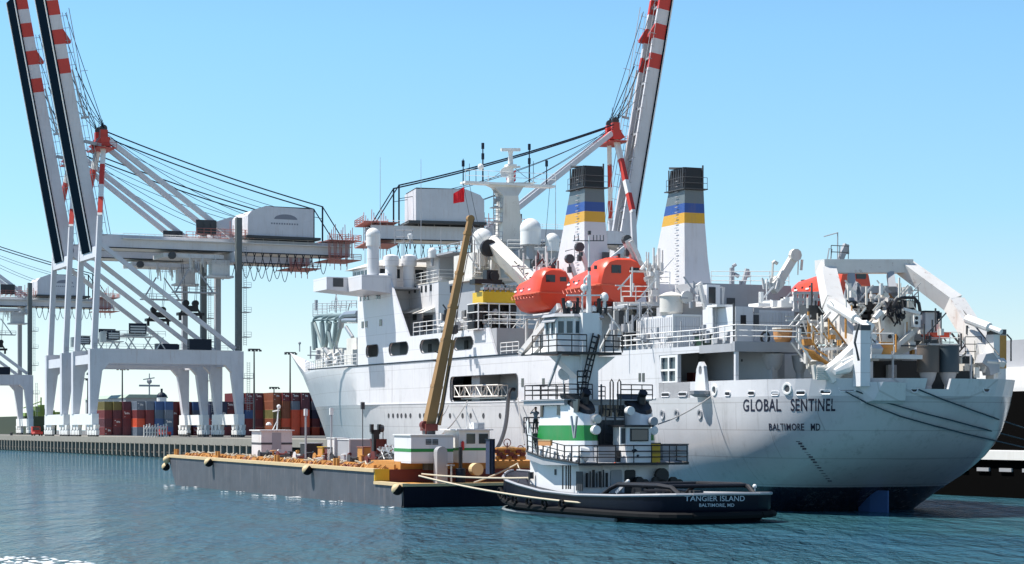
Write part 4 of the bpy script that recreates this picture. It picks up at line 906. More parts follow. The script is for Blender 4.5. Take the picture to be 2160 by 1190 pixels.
# lifeboats
def lifeboat(u0, yc, zb, L, Wd, Ht, lab, mats='orange', flip=1):
    t = thing(SH, 'lifeboat', lab, 'lifeboat', (u0, yc, zb), 'enclosed orange lifeboats in their davits')
    def sec(x, w_, zt, keel, g=.42):   # closed section
        g = zb + Ht * g; zt = zb + Ht * zt; k = zb + Ht * keel; u = u0 + x * L
        pr = [(0, k), (.45, k + .12 * (g - k)), (.85, k + .5 * (g - k)), (1.0, g), (.93, g + .30 * (zt - g)), (.84, g + .62 * (zt - g)), (.62, g + .9 * (zt - g)), (.3, zt), (0, zt)]
        return [V(u, yc + a * w_ / 2, z) for a, z in pr] + [V(u, yc - a * w_ / 2, z) for a, z in pr[-2:0:-1]]
    st = [(0, .9, .93, .06), (.03, 1, .97, .03), (.22, 1, 1.0, 0), (.30, 1, .98, 0), (.42, .98, .84, 0), (.62, .93, .78, 0), (.8, .86, .74, .02), (.93, .62, .66, .07), (1.0, .22, .55, .2)]
    mb = MB(); mb.loft([sec(x, w_ * Wd, zt, kl) for x, w_, zt, kl in st]); hl = mb.build('hull', mats, t, smooth=38)
    mb = MB()
    for x in (.24, .5, .72): w_ = interp(x, [(a, b) for a, b, _, _ in st]); mb.extr([V(u0 + x * L, yc + w_ * Wd / 2 * .975, zb + Ht * .50), V(u0 + x * L + .5, yc + w_ * Wd / 2 * .975, zb + Ht * .50), V(u0 + x * L + .5, yc + w_ * Wd / 2 * .955, zb + Ht * .535), V(u0 + x * L, yc + w_ * Wd / 2 * .955, zb + Ht * .535)], V(0, .03, 0))
    mb.build('reflective_tape', 'clean_white', t)
    mb = MB(); pts = [V(u0 + x * L, yc + sg * w_ * Wd / 2 * 1.02, zb + Ht * .42) for sg in (1,) for x, w_, _, _ in st] + [V(u0 + x * L, yc - w_ * Wd / 2 * 1.02, zb + Ht * .42) for x, w_, _, _ in st[::-1]]
    pts.append(pts[0]); mb.path(pts, .09, 5); mb.build('fender_strip', 'orange_pale', t)
    mb = MB(); y = yc + .15 * Wd * flip; mb.box(u0 - .05, u0 + .05, y - .42, y + .42, zb + Ht * .66, zb + Ht * .82); mb.box(u0 - .03, u0 + .05, yc - .3 * Wd, yc - .12 * Wd, zb + Ht * .68, zb + Ht * .78); mb.build('hatch_window', 'glass', t)
    mb = MB()
    for x in (.35, .5, .64, .78): w_ = interp(x, [(a, b) for a, b, _, _ in st]); mb.box(u0 + x * L - .12, u0 + x * L + .12, yc + w_ * Wd / 2 * .90, yc + w_ * Wd / 2 * .93, zb + Ht * .53, zb + Ht * .58)
    mb.build('side_scuttle', 'glass', t)
    mb = MB(); w_ = Wd
    for k in range(8): x = .1 + k * .09; mb.path(sag((u0 + x * L, yc + Wd * .50, zb + Ht * .40), (u0 + (x + .09) * L, yc + Wd * .49, zb + Ht * .40), .3, 5), .03, 4)
    mb.rail([(u0 + .08 * L, yc + .2, zb + Ht * .985), (u0 + .28 * L, yc + .2, zb + Ht * .985)], .12, .03, 1, .6); mb.rail([(u0 + .45 * L, yc + .2, zb + Ht * .82), (u0 + .6 * L, yc + .2, zb + Ht * .77)], .15, .03, 1, .6); mb.build('grab_line', 'orange_pale', t)
    for x in (.12, .88):
        mb = MB(); zz = zb + Ht * (.98 if x < .5 else .68); mb.bar((u0 + x * L, yc, zz - .2), (u0 + x * L, yc, zz + .35), .25); mb.build('lifting_hook', 'dark_grey', t)
    return t
lifeboat(30.2, 7.3, 15.5, 8.6, 4.5, 4.0, 'larger orange enclosed lifeboat, the one nearer the tan funnel side, its round end towards us')
lifeboat(41.6, 8.2, 15.6, 7.2, 3.3, 3.8, 'smaller looking orange lifeboat just left of the bigger one, under the white funnel')
def davit(pts, hook, lab='davit', r=.42):
    mb = MB()
    for a, b in zip(pts, pts[1:]): mb.bar(a, b, r, r * 1.2)
    mb.build(lab, 'rusty_white', ship) if hook is None else None
    if hook is not None:
        ob = mb.build(lab, 'rusty_white', ship); mb = MB(); h = Vector(pts[-1]); mb.lathe(h - V(.2, 0, 0), [(.1, 0), (.4, 0), (.4, .4), (.1, .4)], 10, (1, 0, 0)); mb.tube(h, h - V(0, 0, hook), .05, n=4); mb.box(h.x - .15, h.x + .15, h.y - .15, h.y + .15, h.z - hook, h.z - hook + .5); mb.build('block', 'dark_grey', ob)
davit([s(1375, 650, 'x', 31), s(1372, 615, 'x', 31), s(1322, 506, 'x', 31)], 1.3, r=.55)
davit([s(1362, 600, 'x', 30.4), s(1345, 540, 'x', 30.4), s(1330, 508, 'x', 30.4)], None, r=.3)
davit([s(1252, 600, 'x', 39.5), s(1222, 521, 'x', 39.5)], 1.2, r=.28)
davit([s(1232, 640, 'x', 42), s(1201, 546, 'x', 42)], 1.2, r=.28)
davit([s(1165, 620, 'x', 49), s(1130, 556, 'x', 49)], 1.2, r=.28)
mb = MB()   # framework right of the big boat
for x in (1298, 1322, 1345, 1372, 1388): mb.bar(s(x, 735, 'x', 29), s(x, 640 if x < 1360 else 560, 'x', 29), .22)
for y in (640, 690): mb.bar(s(1295, y, 'x', 29), s(1400, y, 'x', 29), .22)
mb.bar(s(1298, 735, 'x', 29), s(1345, 645, 'x', 29), .2); mb.bar(s(1372, 735, 'x', 29), s(1335, 645, 'x', 29), .2); mb.bar(s(1345, 690, 'x', 29), s(1390, 650, 'x', 29), .2)
mb.box(26.5, 29, s(1300, 640, 'x', 29).y, s(1410, 640, 'x', 29).y, 15.35, 15.5); mb.rail([s(1310, 636, 'x', 28.5), s(1372, 636, 'x', 28.5)], 1.2, .05, 3, .9); mb.rail([s(1388, 608, 'x', 28), s(1413, 608, 'x', 28)], 1.3, .05, 3, .6)
mb.tube(s(1372, 610, 'x', 29), s(1380, 560, 'x', 29), .3, n=8); mb.tube(s(1360, 590, 'x', 29), s(1395, 575, 'x', 29), .2, n=6); mb.tube(s(1352, 570, 'x', 29), s(1366, 552, 'x', 29), .15, n=6)
mb.build('boat_gantry', 'rusty_white', ship)
mb = MB()
for x, y0, y1 in ((1305, 735, 655), (1330, 730, 665), (1355, 735, 650), (1340, 728, 700)): p = s(x, y0, 'x', 27.5); q = s(x + 12, y1, 'x', 27.5); mb.box(27.5, 28.3, p.y, q.y, p.z, q.z)
mb.build('stowed_gear', 'dark_grey', ship)
# ROV and its cage
t = thing(SH, 'underwater_vehicle', 'yellow topped remote underwater vehicle in its black cage on the upper deck', 'vehicle', s(1050, 695, 'x', 54))
u = 54
mb = MB(); a, b = s(1019, 641, 'x', u), s(1096, 617, 'x', u); mb.box(u, u + 2.6, a.y, b.y, a.z, b.z)
mb.box(u + .3, u + 2.4, a.y - .6, b.y + .6, b.z, b.z + .18); fl = mb.build('float_block', 'rov_yellow', t)
mb = MB()
for k in range(7): yy = lerp((k + .5) / 7, a.y, b.y); mb.tube((u + .3, yy, b.z), (u + .3, yy - .2, b.z + .7), .07, n=5); mb.box(u + .1, u + .9, yy - .25, yy + .15, b.z + .18, b.z + .4)
mb.tube((u + .3, a.y, b.z + .7), (u + .3, b.y, b.z + .6), .05, n=4); mb.build('lifting_frame', 'steel', t)
mb = MB(); c, d = s(1008, 694, 'x', u), s(1096, 642, 'x', u); random.seed(3)
for k in range(26):
    yy = random.uniform(d.y, c.y - .5); zz = random.uniform(c.z, d.z - .4); w_ = random.uniform(.3, .8); mb.box(u + random.uniform(.1, .8), u + 1.4, yy, yy + w_, zz, zz + random.uniform(.25, .6))
mb.box(u + .9, u + 2.5, c.y, d.y, c.z, d.z); mb.build('machinery', 'black', t)
mb = MB()
for k in range(9): yy = random.uniform(d.y, c.y); zz = random.uniform(c.z + .2, d.z - .2); mb.lathe((u + .0, yy, zz), [(.05, 0), (.25, .05), (.28, .3), (.05, .35)], 9, (1, 0, 0))
mb.build('thruster', 'steel', t)
mb = MB()
for yy in [lerp(k / 4, c.y, d.y) for k in range(5)]: mb.tube((u - .1, yy, c.z), (u - .1, yy, d.z), .06, n=5)
for k in range(4): zz = lerp(k / 3, c.z, d.z); mb.tube((u - .1, c.y, zz), (u - .1, d.y, zz), .06, n=5); mb.tube((u - .1, c.y, zz), (u + 2.6, c.y, zz), .06, n=5)
mb.build('cage', 'clean_white', t)
mb = MB(); p, q = s(1006, 598, 'x', u), s(1064, 592, 'x', u); mb.box(u + .5, u + 1.8, p.y, q.y, p.z, p.z + .45); mb.box(u + .6, u + 1.6, s(1032, 590, 'x', u).y, s(1056, 590, 'x', u).y, p.z + .45, p.z + 1.3); mb.lathe(s(1044, 583, 'x', u + .4), [(.1, 0), (.45, 0), (.45, .3), (.1, .3)], 12, (1, 0, 0)); mb.tube(s(1020, 615, 'x', u + 1), s(1030, 596, 'x', u + 1), .1, n=5); mb.tube(s(1075, 615, 'x', u + 1), s(1060, 596, 'x', u + 1), .1, n=5); mb.build('docking_head', 'black', t)
# knuckle boom crane that handles it
dk = MB(); p, q = s(1036, 516, 'x', 58), s(1122, 600, 'x', 52); dk.bar(p, q, 1.2, 1.35, (1, 0, 0)); dk.bar(s(1040, 520, 'x', 58.6), s(1030, 508, 'x', 58.6), 1.5, 1.5, (1, 0, 0)); crn = dk.build('deck_crane', 'cream', ship)
mb = MB()
for f in (.62, .72, .82, .92): c = p.lerp(q, f) - V(.74, 0, 0); mb.lathe(c - V(.05, 0, 0), [(.05, 0), (.36, 0), (.36, .1), (.05, .1)], 12, (1, 0, 0))
mb.bar(p.lerp(q, .5) - V(.7, 0, 0), p.lerp(q, .57) - V(.7, 0, 0), .1, .6, (1, 0, 0)); mb.lathe(s(1033, 523, 'x', 57.0), [(.1, 0), (.8, 0), (.8, .5), (.1, .5)], 14, (1, 0, 0)); mb.bar(s(1054, 523, 'x', 57), s(1062, 517, 'x', 57), .2, .8, (1, 0, 0)); mb.build('lightening_hole', 'black', crn)
mb = MB(); mb.bar(s(1052, 528, 'x', 57.4), s(1118, 612, 'x', 52), .35, .35, (1, 0, 0)); mb.bar(s(1050, 605, 'x', 58), s(1046, 540, 'x', 58), .5); mb.bar(s(1036, 605, 'x', 58), s(1040, 540, 'x', 58), .35); mb.tube(s(1100, 640, 'x', 53), s(1104, 570, 'x', 56), .25, n=8)
mb.path([s(1072, 545, 'x', 57), s(1066, 575, 'x', 57), s(1082, 590, 'x', 57), s(1095, 575, 'x', 57)], .12, 6); mb.build('crane_jib', 'rusty_white', crn)
mb = MB(); a, b = s(998, 585, 'x', 59), s(1040, 534, 'x', 59); mb.box(59, 64, a.y, b.y, a.z, b.z); mb.box(58.5, 64.5, a.y + .3, b.y - 2.5, a.z - .3, a.z); hs = mb.build('crane_house', 'cream', ship)
mb = MB()
for k in range(8): yy = lerp((k + .5) / 8, a.y, b.y); mb.bar((58.9, yy, a.z + .2), (58.9, yy + random.uniform(-.3, .3), b.z - .3), .12)
mb.rail([(58.6, a.y + .2, a.z), (58.6, b.y, a.z)], 1.3, .06, 3, .7); mb.build('house_frame', 'rusty_white', hs)
mb = MB(); mb.box(59, 64, a.y - .2, b.y + 1, 14.66, a.z - .3); mb.build('crane_pedestal', 'mid_grey', ship)
mb = MB()
for x in (995, 1008, 1030): mb.tube(s(x, 535, 'x', 61), s(x, 500, 'x', 61), .12, n=5)
mb.box(60.5, 61.5, s(996, 520, 'x', 61).y, s(1024, 520, 'x', 61).y, s(996, 530, 'x', 61).z, s(996, 512, 'x', 61).z); mb.build('radome_stand', 'dark_grey', ship)
# ------------------------------------------------------------------ after deck houses and containers
def corr(x0, x1, y0, y1, z0, z1, n=16):
    mb = MB(); mb.box(x0, x1, y0, y1, z0, z1)
    for k in range(n):
        q = lerp((k + .25) / n, min(y0, y1), max(y0, y1)); mb.box(x0 - .05, x0 + .02, q, q + abs(y1 - y0) / n * .5, z0 + .15, z1 - .15)
    m2 = max(6, int(abs(x1 - x0) / .3))
    for k in range(m2): q = lerp((k + .25) / m2, x0, x1); mb.box(q, q + (x1 - x0) / m2 * .5, max(y0, y1) - .02, max(y0, y1) + .05, z0 + .15, z1 - .15)
    return mb
t = thing(SH, 'shipping_container', 'white corrugated container on the upper deck behind the tug mast, right of the davits', 'container', (21, 8, 11.6), 'white containers on the after deck')
a, b = s(1352, 735, 'y', 7.9), s(1418, 662, 'y', 7.9); yb = s(1479, 700, 'x', b.x).y
corr(b.x, b.x + 6.1, 7.9, yb, 11.62, 14.35).build('body', 'ship_white', t)
mb = MB(); mb.box(b.x - .09, b.x - .01, 7.9, 7.75, 11.62, 14.4); mb.box(b.x - .09, b.x - .01, yb, yb + .15, 11.62, 14.4); mb.box(b.x - .09, b.x - .01, 7.75, yb + .15, 14.25, 14.4); mb.build('corner_post', 'clean_white', t)
mb = MB(); c = s(1416, 655, 'x', 22); mb.lathe((c.x, c.y, c.z - .2), [(.6, -.3), (.85, 0), (.9, .05), (.9, 1.25), (1.0, 1.3), (.5, 1.55), (.02, 1.65)], 20); mb.tube((c.x, c.y, 14.3), (c.x, c.y, c.z - .3), .5, n=10); mb.build('water_tank', 'cream', ship, smooth=True)
# long grey house high up between the funnel and the frame
mb = MB(); a, b = s(1462, 655, 'x', 24), s(1668, 603, 'x', 24); mb.box(24, 26.9, a.y, b.y, 14.0, b.z); mb.extr([V(24, b.y, 14.5), V(24, b.y - .5, 14.5), V(24, b.y, b.z)], V(3, 0, 0)); mb.build('after_house', 'mid_grey', ship)
wins('vent_grille', 'dark_grey', [(1533, 1550, 629, 641)], 'x', 24); wins('round_port', 'black', [(1646, 1656, 628, 640)], 'x', 24)
mb = MB(); mb.rail([s(1500, 602, 'x', 24.2), s(1664, 602, 'x', 24.2)], 1.1, .04, 3, 1.2); mb.build('house_rail', 'clean_white', ship)
# operator's cab with slanted boom
a, b = s(1491, 645, 'x', 20), s(1519, 601, 'x', 20); mb = MB(); mb.box(20, 21.8, a.y, b.y, a.z, b.z); cab = mb.build('winch_cab', 'ship_white', ship)
mb = MB(); a, b = s(1495, 640, 'x', 20), s(1509, 606, 'x', 20); mb.box(19.95, 20.02, a.y, b.y, a.z, b.z); mb.build('cab_window', 'glass', cab)
mb = MB(); mb.bar(s(1476, 600, 'x', 19), s(1495, 680, 'x', 19), .35, .25); mb.bar(s(1470, 605, 'x', 21), s(1480, 598, 'x', 21), .3); mb.lathe(s(1450, 627, 'x', 21), [(.1, 0), (.5, 0), (.5, .3), (.1, .3)], 12, (1, 0, 0)); mb.bar(s(1524, 640, 'x', 20), s(1524, 606, 'x', 20), .1); mb.path([s(1519, 606, 'x', 20), s(1528, 606, 'x', 20), s(1524, 650, 'x', 20)], .06, 5); mb.build('cab_arm', 'rusty_white', cab)
mb = MB(); mb.box(22, 26, s(1440, 650, 'x', 22).y, s(1500, 650, 'x', 22).y, 14.0, 15.5); mb.build('winch_base', 'mid_grey', ship)
# workshop and lab container
t = thing(SH, 'workshop_cabin', 'white deck cabin with a corner pole, beside the dark green skip', 'cabin', (16, 6, 11.6))
a = s(1488, 728, 'y', 7.2); b = s(1505, 648, 'y', 7.2); yb = s(1549, 690, 'x', b.x).y
mb = MB(); mb.box(b.x, a.x, 7.2, yb, 11.62, 14.75); mb.build('body', 'ship_white', t)
mb = MB(); mb.box(b.x - .06, b.x - .0, 7.0, 6.2, 12.4, 14.2) if False else mb.bar((b.x - .1, 7.25, 11.7), (b.x - .1, 7.25, 14.9), .12); mb.build('edge_trim', 'mid_grey', t)
t = thing(SH, 'lab_container', 'grey white container cabin with tall dark window, on the after deck edge', 'container', (12, 3, 11.6), 'white containers on the after deck')
u = 12.5; a, b = s(1551, 727, 'x', u), s(1588, 645, 'x', u); c = s(1679, 700, 'x', u)
mb = corr(u + .3, u + 5, b.y, c.y, 11.62, 14.4, 14); mb.box(u, u + 5, a.y, b.y, 11.62, 14.6); mb.build('body', 'ship_white', t)
for x0, x1, y0, y1, m in ((1562, 1573, 665, 686, 'black'), (1593, 1604, 664, 687, 'dark_grey'), (1593, 1604, 650, 660, 'mid_grey')):
    a, b = s(x0, y1, 'x', u), s(x1, y0, 'x', u); mb = MB(); mb.box(u - .05 if x0 < 1590 else u + .2, u + .31, a.y, b.y, a.z, b.z); mb.build('window', m, t)
mb = MB(); mb.bar(s(1548, 733, 'x', 8), s(1548, 645, 'x', 8), .1); mb.bar(s(1548, 700, 'x', 8), s(1548, 640, 'x', 8), .12); mb.build('stanchion', 'dark_grey', ship)
mb = MB(); a = s(1480, 652, 'x', 15); 
for k, (x0, x1, y0, y1) in enumerate(((1512, 1545, 643, 647), (1600, 1625, 640, 646), (1630, 1640, 634, 647), (1648, 1664, 634, 648), (1664, 1680, 641, 648))):
    p, q = s(x0, y1, 'x', 14), s(x1, y0, 'x', 14); mb.box(14, 15.5, p.y, q.y, p.z, q.z)
mb.build('roof_unit', 'clean_white', ship)
# rail and gear along the upper deck edge
mb = MB(); mb.rail([(26, 9.62, 11.76), (12.5, 9.62, 11.72), (7.5, 9.62, 11.86), (7.5, 4.8, 11.86)], 1.15, .055, 3, 1.5); mb.build('upper_deck_rail', 'clean_white', ship)
t = thing(SH, 'skip', 'dark green open skip standing at the upper deck rail', 'skip', (12, 8, 11.6)); a, b = s(1465, 727, 'y', 8.7), s(1479, 697, 'y', 8.7); c = s(1501, 700, 'x', b.x)
mb = MB(); mb.box(b.x, a.x, 8.7, c.y, 11.62, 12.55); mb.build('bin', 'green_hull', t); mb = MB(); mb.box(b.x - .1, a.x + .1, 8.8, c.y - .1, 12.55, 12.75); mb.build('lid', 'black', t)
t = thing(SH, 'lifebuoy', 'dark ring lifebuoy hanging on the upper deck rail', 'lifebuoy', s(1614, 712, 'x', 7.4)); c = s(1614, 712, 'x', 7.6)
mb = MB(); mb.path([c + V(0, math.cos(k * math.pi / 8) * .32, math.sin(k * math.pi / 8) * .38) for k in range(17)], .09, 6); mb.build('ring', 'black', t)
t = thing(SH, 'drum_box', 'brown oval tub with a cream rim at the after end of the upper deck rail', 'tub', s(1651, 722, 'x', 8)); c = s(1651, 722, 'x', 8.6)
mb = MB(); mb.lathe(c, [(.5, 0), (.62, .2), (.7, .9)], 14); mb.build('tub', 'wood', t); mb = MB(); mb.lathe(c + V(0, 0, .9), [(.55, 0), (.75, 0), (.75, .12), (.55, .12)], 14); mb.build('rim', 'cream', t)
# distant davits and lifeboat on the starboard side
lifeboat(19.5, -7.6, 15.0, 9, 3.2, 3.7, 'orange lifeboat on the far side of the ship, seen through the stern frame', flip=-1)
mb = MB(); u = 22
mb.bar(s(1634, 610, 'x', u), s(1680, 533, 'x', u), .55, .6); mb.lathe(s(1680, 538, 'x', u - .4), [(.1, 0), (.5, 0), (.5, .4), (.1, .4)], 10, (1, 0, 0)); mb.bar(s(1628, 612, 'x', u), s(1645, 590, 'x', u), .8); mb.tube(s(1684, 545, 'x', u), s(1683, 580, 'x', u), .05, n=4); mb.tube(s(1628, 605, 'x', u), s(1630, 555, 'x', u), .09, n=5); mb.path([s(1640, 556, 'x', u), s(1634, 552, 'x', u), s(1630, 556, 'x', u)], .15, 5); mb.tube(s(1692, 548, 'x', u), s(1690, 570, 'x', u), .12, n=6)
mb.build('starboard_davit', 'cream', ship)
mb = MB(); u = 14; mb.bar(s(1768, 560, 'x', u), s(1785, 516, 'x', u), .35, .4); mb.tube(s(1787, 516, 'x', u), s(1788, 536, 'x', u), .14, n=6); mb.tube(s(1767, 555, 'x', u), s(1767, 490, 'x', u), .05, n=4); mb.tube(s(1767, 491, 'x', u), s(1738, 499, 'x', u), .04, n=4); mb.path([s(1745, 548, 'x', u), s(1749, 524, 'x', u), s(1755, 526, 'x', u), s(1752, 548, 'x', u)], .05, 4); mb.build('starboard_davit', 'mid_grey', ship)
mb = MB(); u = 26
for x0, y0, x1, y1, r in ((1541, 605, 1542, 565, .13), (1546, 605, 1546, 562, .12), (1546, 562, 1552, 558, .14), (1549, 578, 1558, 583, .16), (1566, 605, 1576, 568, .2), (1576, 568, 1580, 585, .16), (1560, 605, 1562, 592, .1)): mb.tube(s(x0, y0, 'x', u), s(x1, y1, 'x', u), r, n=7)
mb.build('small_davit', 'mid_grey', ship)
mb = MB()
for k in range(14): x = 1610 + k * 2.5 + random.uniform(-2, 2); mb.bar(s(x, 610, 'x', 20), s(x + random.uniform(-6, 6), 580 + random.uniform(0, 18), 'x', 20), .12)
for k in range(10): x = 1676 + k * 5; mb.bar(s(x, 655, 'x', 13), s(x + random.uniform(-3, 3), 618, 'x', 13), .14)
for y in (618, 632, 655): mb.bar(s(1672, y, 'x', 13), s(1735, y, 'x', 13), .2)
mb.build('deck_framing', 'rusty_white', ship)
# ------------------------------------------------------------------ open bay below the upper deck
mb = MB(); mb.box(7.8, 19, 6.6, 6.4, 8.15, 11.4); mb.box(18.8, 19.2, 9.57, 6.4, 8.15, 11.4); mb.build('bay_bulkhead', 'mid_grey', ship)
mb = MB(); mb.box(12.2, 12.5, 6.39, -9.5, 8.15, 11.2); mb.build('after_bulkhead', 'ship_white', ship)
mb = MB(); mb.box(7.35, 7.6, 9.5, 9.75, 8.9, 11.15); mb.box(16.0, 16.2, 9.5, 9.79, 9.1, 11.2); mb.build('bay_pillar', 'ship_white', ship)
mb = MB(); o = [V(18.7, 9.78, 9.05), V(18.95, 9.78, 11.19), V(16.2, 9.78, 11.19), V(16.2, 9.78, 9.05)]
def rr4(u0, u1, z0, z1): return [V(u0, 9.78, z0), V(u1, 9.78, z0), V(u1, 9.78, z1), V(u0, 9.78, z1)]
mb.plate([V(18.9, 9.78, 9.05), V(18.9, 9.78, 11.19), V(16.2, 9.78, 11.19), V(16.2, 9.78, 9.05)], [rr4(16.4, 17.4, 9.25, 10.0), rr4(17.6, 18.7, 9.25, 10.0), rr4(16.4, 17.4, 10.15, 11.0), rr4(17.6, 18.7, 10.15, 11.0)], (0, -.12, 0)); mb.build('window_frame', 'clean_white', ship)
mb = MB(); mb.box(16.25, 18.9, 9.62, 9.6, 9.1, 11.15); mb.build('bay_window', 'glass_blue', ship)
mb = MB(); a, b = s(1449, 790, 'y', 8), s(1462, 775, 'y', 8); mb.box(b.x, a.x, 8, 7.2, 8.9, 9.9); mb.build('rope_basket', 'dark_red', ship)
t = thing(SH, 'fairlead_chute', 'tall white arched chute with an oval slot hanging outside the hull bulwark', 'chute', s(1478, 832, 'y', 10.1))
mb = MB(); y = 10.05; q = [s(x, yy, 'y', y) for x, yy in ((1464, 835), (1489, 835), (1487, 800), (1484, 772), (1479, 763), (1474, 764), (1469, 778))]
h = [s(1477 + 3.5 * math.cos(k * math.pi / 5), 782 + 11 * math.sin(k * math.pi / 5), 'y', y) for k in range(10)]
mb.plate(q, [h], (0, -.25, 0)); mb.build('plate', 'ship_white', t); mb = MB(); c = s(1476, 829, 'y', y + .2); mb.lathe(c, [(.35, -.3), (.75, -.1), (.8, .15), (.6, .2)], 12); mb.build('roller', 'mid_grey', t)
for x0, x1, y0, y1, m, nm in ((1563, 1570, 758, 763, 'black', 'wall_fitting'), (1585, 1588, 745, 804, 'dark_grey', 'wall_fitting'), (1594, 1606, 747, 757, 'dark_grey', 'wall_fitting'), (1634, 1652, 747, 804, 'mid_grey', 'wall_locker')):
    a, b = s(x0, y1, 'x', 12.2), s(x1, y0, 'x', 12.2); mb = MB(); mb.box(12.0, 12.19, a.y, b.y, a.z, b.z); mb.build(nm, m, ship)
for x, y, w_, h_ in ((1642, 760, 40, 28), (1696, 765, 30, 30)):
    p, q = s(x - w_ / 2, y + h_ / 2 - 5, 'x', 7.5), s(x + w_ / 2, y - h_ / 2, 'x', 7.5); r = (p.y - q.y) / 2; c = V(7.5 + r, (p.y + q.y) / 2, p.z)
    mb = MB(); mb.lathe(c, [(r * .55, -.35), (r * .8, 0), (r, q.z - p.z - .15), (r * 1.04, q.z - p.z)], 18); mb.tube((c.x, c.y, 8.15), (c.x, c.y, c.z - .3), r * .5, n=10); mb.build('cable_tub', 'mid_grey', ship, smooth=True)
# fairleads in the bulwark: openings with bright lips
def hull_at(px, py, tries=60):
    """point of the hull skin on a sight line"""
    best = None
    for i in range(400):
        u = -5 + i * .1; b = s(px, py, 'x', u)
        r = ring_aft(max(-3, min(9.1, b.z)))[0] + [(20, 9.8), (60, 9.8)]
        if u < r[0][0]: continue
        for (a0, b0), (a1, b1) in zip(r, r[1:]):
            if a0 <= u <= a1: hbv = lerp((u - a0) / (a1 - a0 + 1e-9), b0, b1); break
        if abs(b.y) <= hbv: 
            nrm = V(-(b1 - b0), (a1 - a0) * (1 if b.y > 0 else -1), 0).normalized(); return b, nrm
    return s(px, py, 'x', 0), V(-1, 0, 0)
def fairlead(px, py, w_, h_, dark='black'):
    c, n = hull_at(px, py); tdir = Vector((0, 0, 1)).cross(n).normalized()
    pts = [c + n * .03 + tdir * x + V(0, 0, z) for x, z in rrect(-w_ / 2, w_ / 2, -h_ / 2, h_ / 2, h_ * .45)]
    mb = MB(); mb.extr(pts, n * .02); o = mb.build('fairlead', dark, ship)
    mb = MB(); pts = [c + n * .04 + tdir * x + V(0, 0, z) for x, z in rrect(-w_ / 2, w_ / 2, -h_ / 2, h_ / 2, h_ * .45)]; mb.path(pts + [pts[0]], .05, 5); mb.build('lip', 'ship_white', o)
for x, y in ((1405, 833), (1441, 832), (1536, 831), (1586, 830), (1636, 830), (1690, 829), (1742, 827)): fairlead(x, y, .75 if x > 1450 else 1.3, .30)
fairlead(1787, 820, 1.1, .36); fairlead(1928, 820, .5, .5); fairlead(2080, 820, .65, .5)
for x, y in ((1508, 823), (1661, 820)):
    c, n = hull_at(x, y); mb = MB(); mb.lathe(c, [(.24, .02), (.28, .1), (.4, .1), (.44, .02)], 14, n); mb.build('chock_ring', 'clean_white', ship)
    mb = MB(); mb.lathe(c, [(.01, .03), (.23, .03), (.23, .0)], 12, n); mb.build('chock_hole', 'dark_grey', ship)
# sheave housing that bulges from the transom
c, n = hull_at(1850, 850); c2, n2 = hull_at(1850, 812)
mb = MB(); A = [hull_at(x, y)[0] for x, y in ((1770, 840), (1905, 850))]
td = Vector((0, 0, 1)).cross(n).normalized()
def hp(x, y, o_): c, n = hull_at(x, y); return c + n * o_
mb.mesh([hp(1800, 806, .02), hp(1860, 806, .9), hp(1905, 808, .7), hp(1905, 845, .5), hp(1900, 855, .1), hp(1815, 852, .05), hp(1840, 845, .7)], [(0, 1, 6, 5), (1, 2, 3, 6), (6, 3, 4, 5)])
mb.build('sheave_housing', 'hull_white', ship)
# name on the stern, draught marks
from mathutils.bvhtree import BVHTree
HB = BVHTree.FromPolygons([v.co.copy() for v in hull.data.vertices], [tuple(p.vertices) for p in hull.data.polygons])
def hull_text(txt, size, x0, x1, y, m, bold, nm, slant=0):
    vs, fs = text_verts(txt, size, 1.08, bold); xs = [v.x for v in vs]; lo, hi = min(xs), max(xs); zc = hull_at((x0 + x1) / 2, y)[0].z
    tab = [hull_at(lerp(i / 24, x0, x1), y) for i in range(25)]; mb = MB(); out = []
    for v in vs:
        q = (v.x - lo) / (hi - lo) * 24; i = min(23, int(q)); f = q - i; P = tab[i][0].lerp(tab[i + 1][0], f); N_ = tab[i][1].lerp(tab[i + 1][1], f).normalized(); zz = zc + v.y
        P2 = V(P.x, P.y, zz); k = interp(zz, [(a, c) for a, b, c in ZR]) / max(.1, interp(zc, [(a, c) for a, b, c in ZR]))
        d0 = interp(zz, [(a, b) for a, b, c in ZR]) - interp(zc, [(a, b) for a, b, c in ZR]); P2.y *= k; P2.x -= d0 * max(0, 1 - P2.y / 10) * 1.0; hit = HB.ray_cast(P2 + N_ * 3, -N_, 8); out.append((hit[0] if hit[0] else P2) + N_ * .018)
    mb.mesh(out, fs); return mb.build(nm, m, ship)
hull_text('GLOBAL   SENTINEL', 1.16, 1568, 1763, 867, 'letter_dark', .02, 'ship_name')
hull_text('BALTIMORE   MD', .66, 1624, 1731, 908, 'letter_dark', .012, 'home_port')
mb = MB()
for k in range(16):
    f = k / 15; x = lerp(f, 1684, 1750); y = lerp(f, 930, 1014); c, n = hull_at(x, y); c = c + n * .05; td = Vector((0, 0, 1)).cross(n).normalized()
    mb.extr([c + td * .14 - V(0, 0, .07), c - td * .14 - V(0, 0, .07), c - td * .14 + V(0, 0, .06), c + td * .14 + V(0, 0, .06)], n * .01)
mb.build('draught_mark', 'letter_dark', ship)
mb = MB(); mb.loft([[(3.2, -.05, z), (5, -.35, z), (6.6, -.25, z), (7, 0, z), (6.6, .25, z), (5, .35, z), (3.2, .05, z)] for z in (-3, 1.5)]); mb.build('rudder', 'cont_blue', ship)
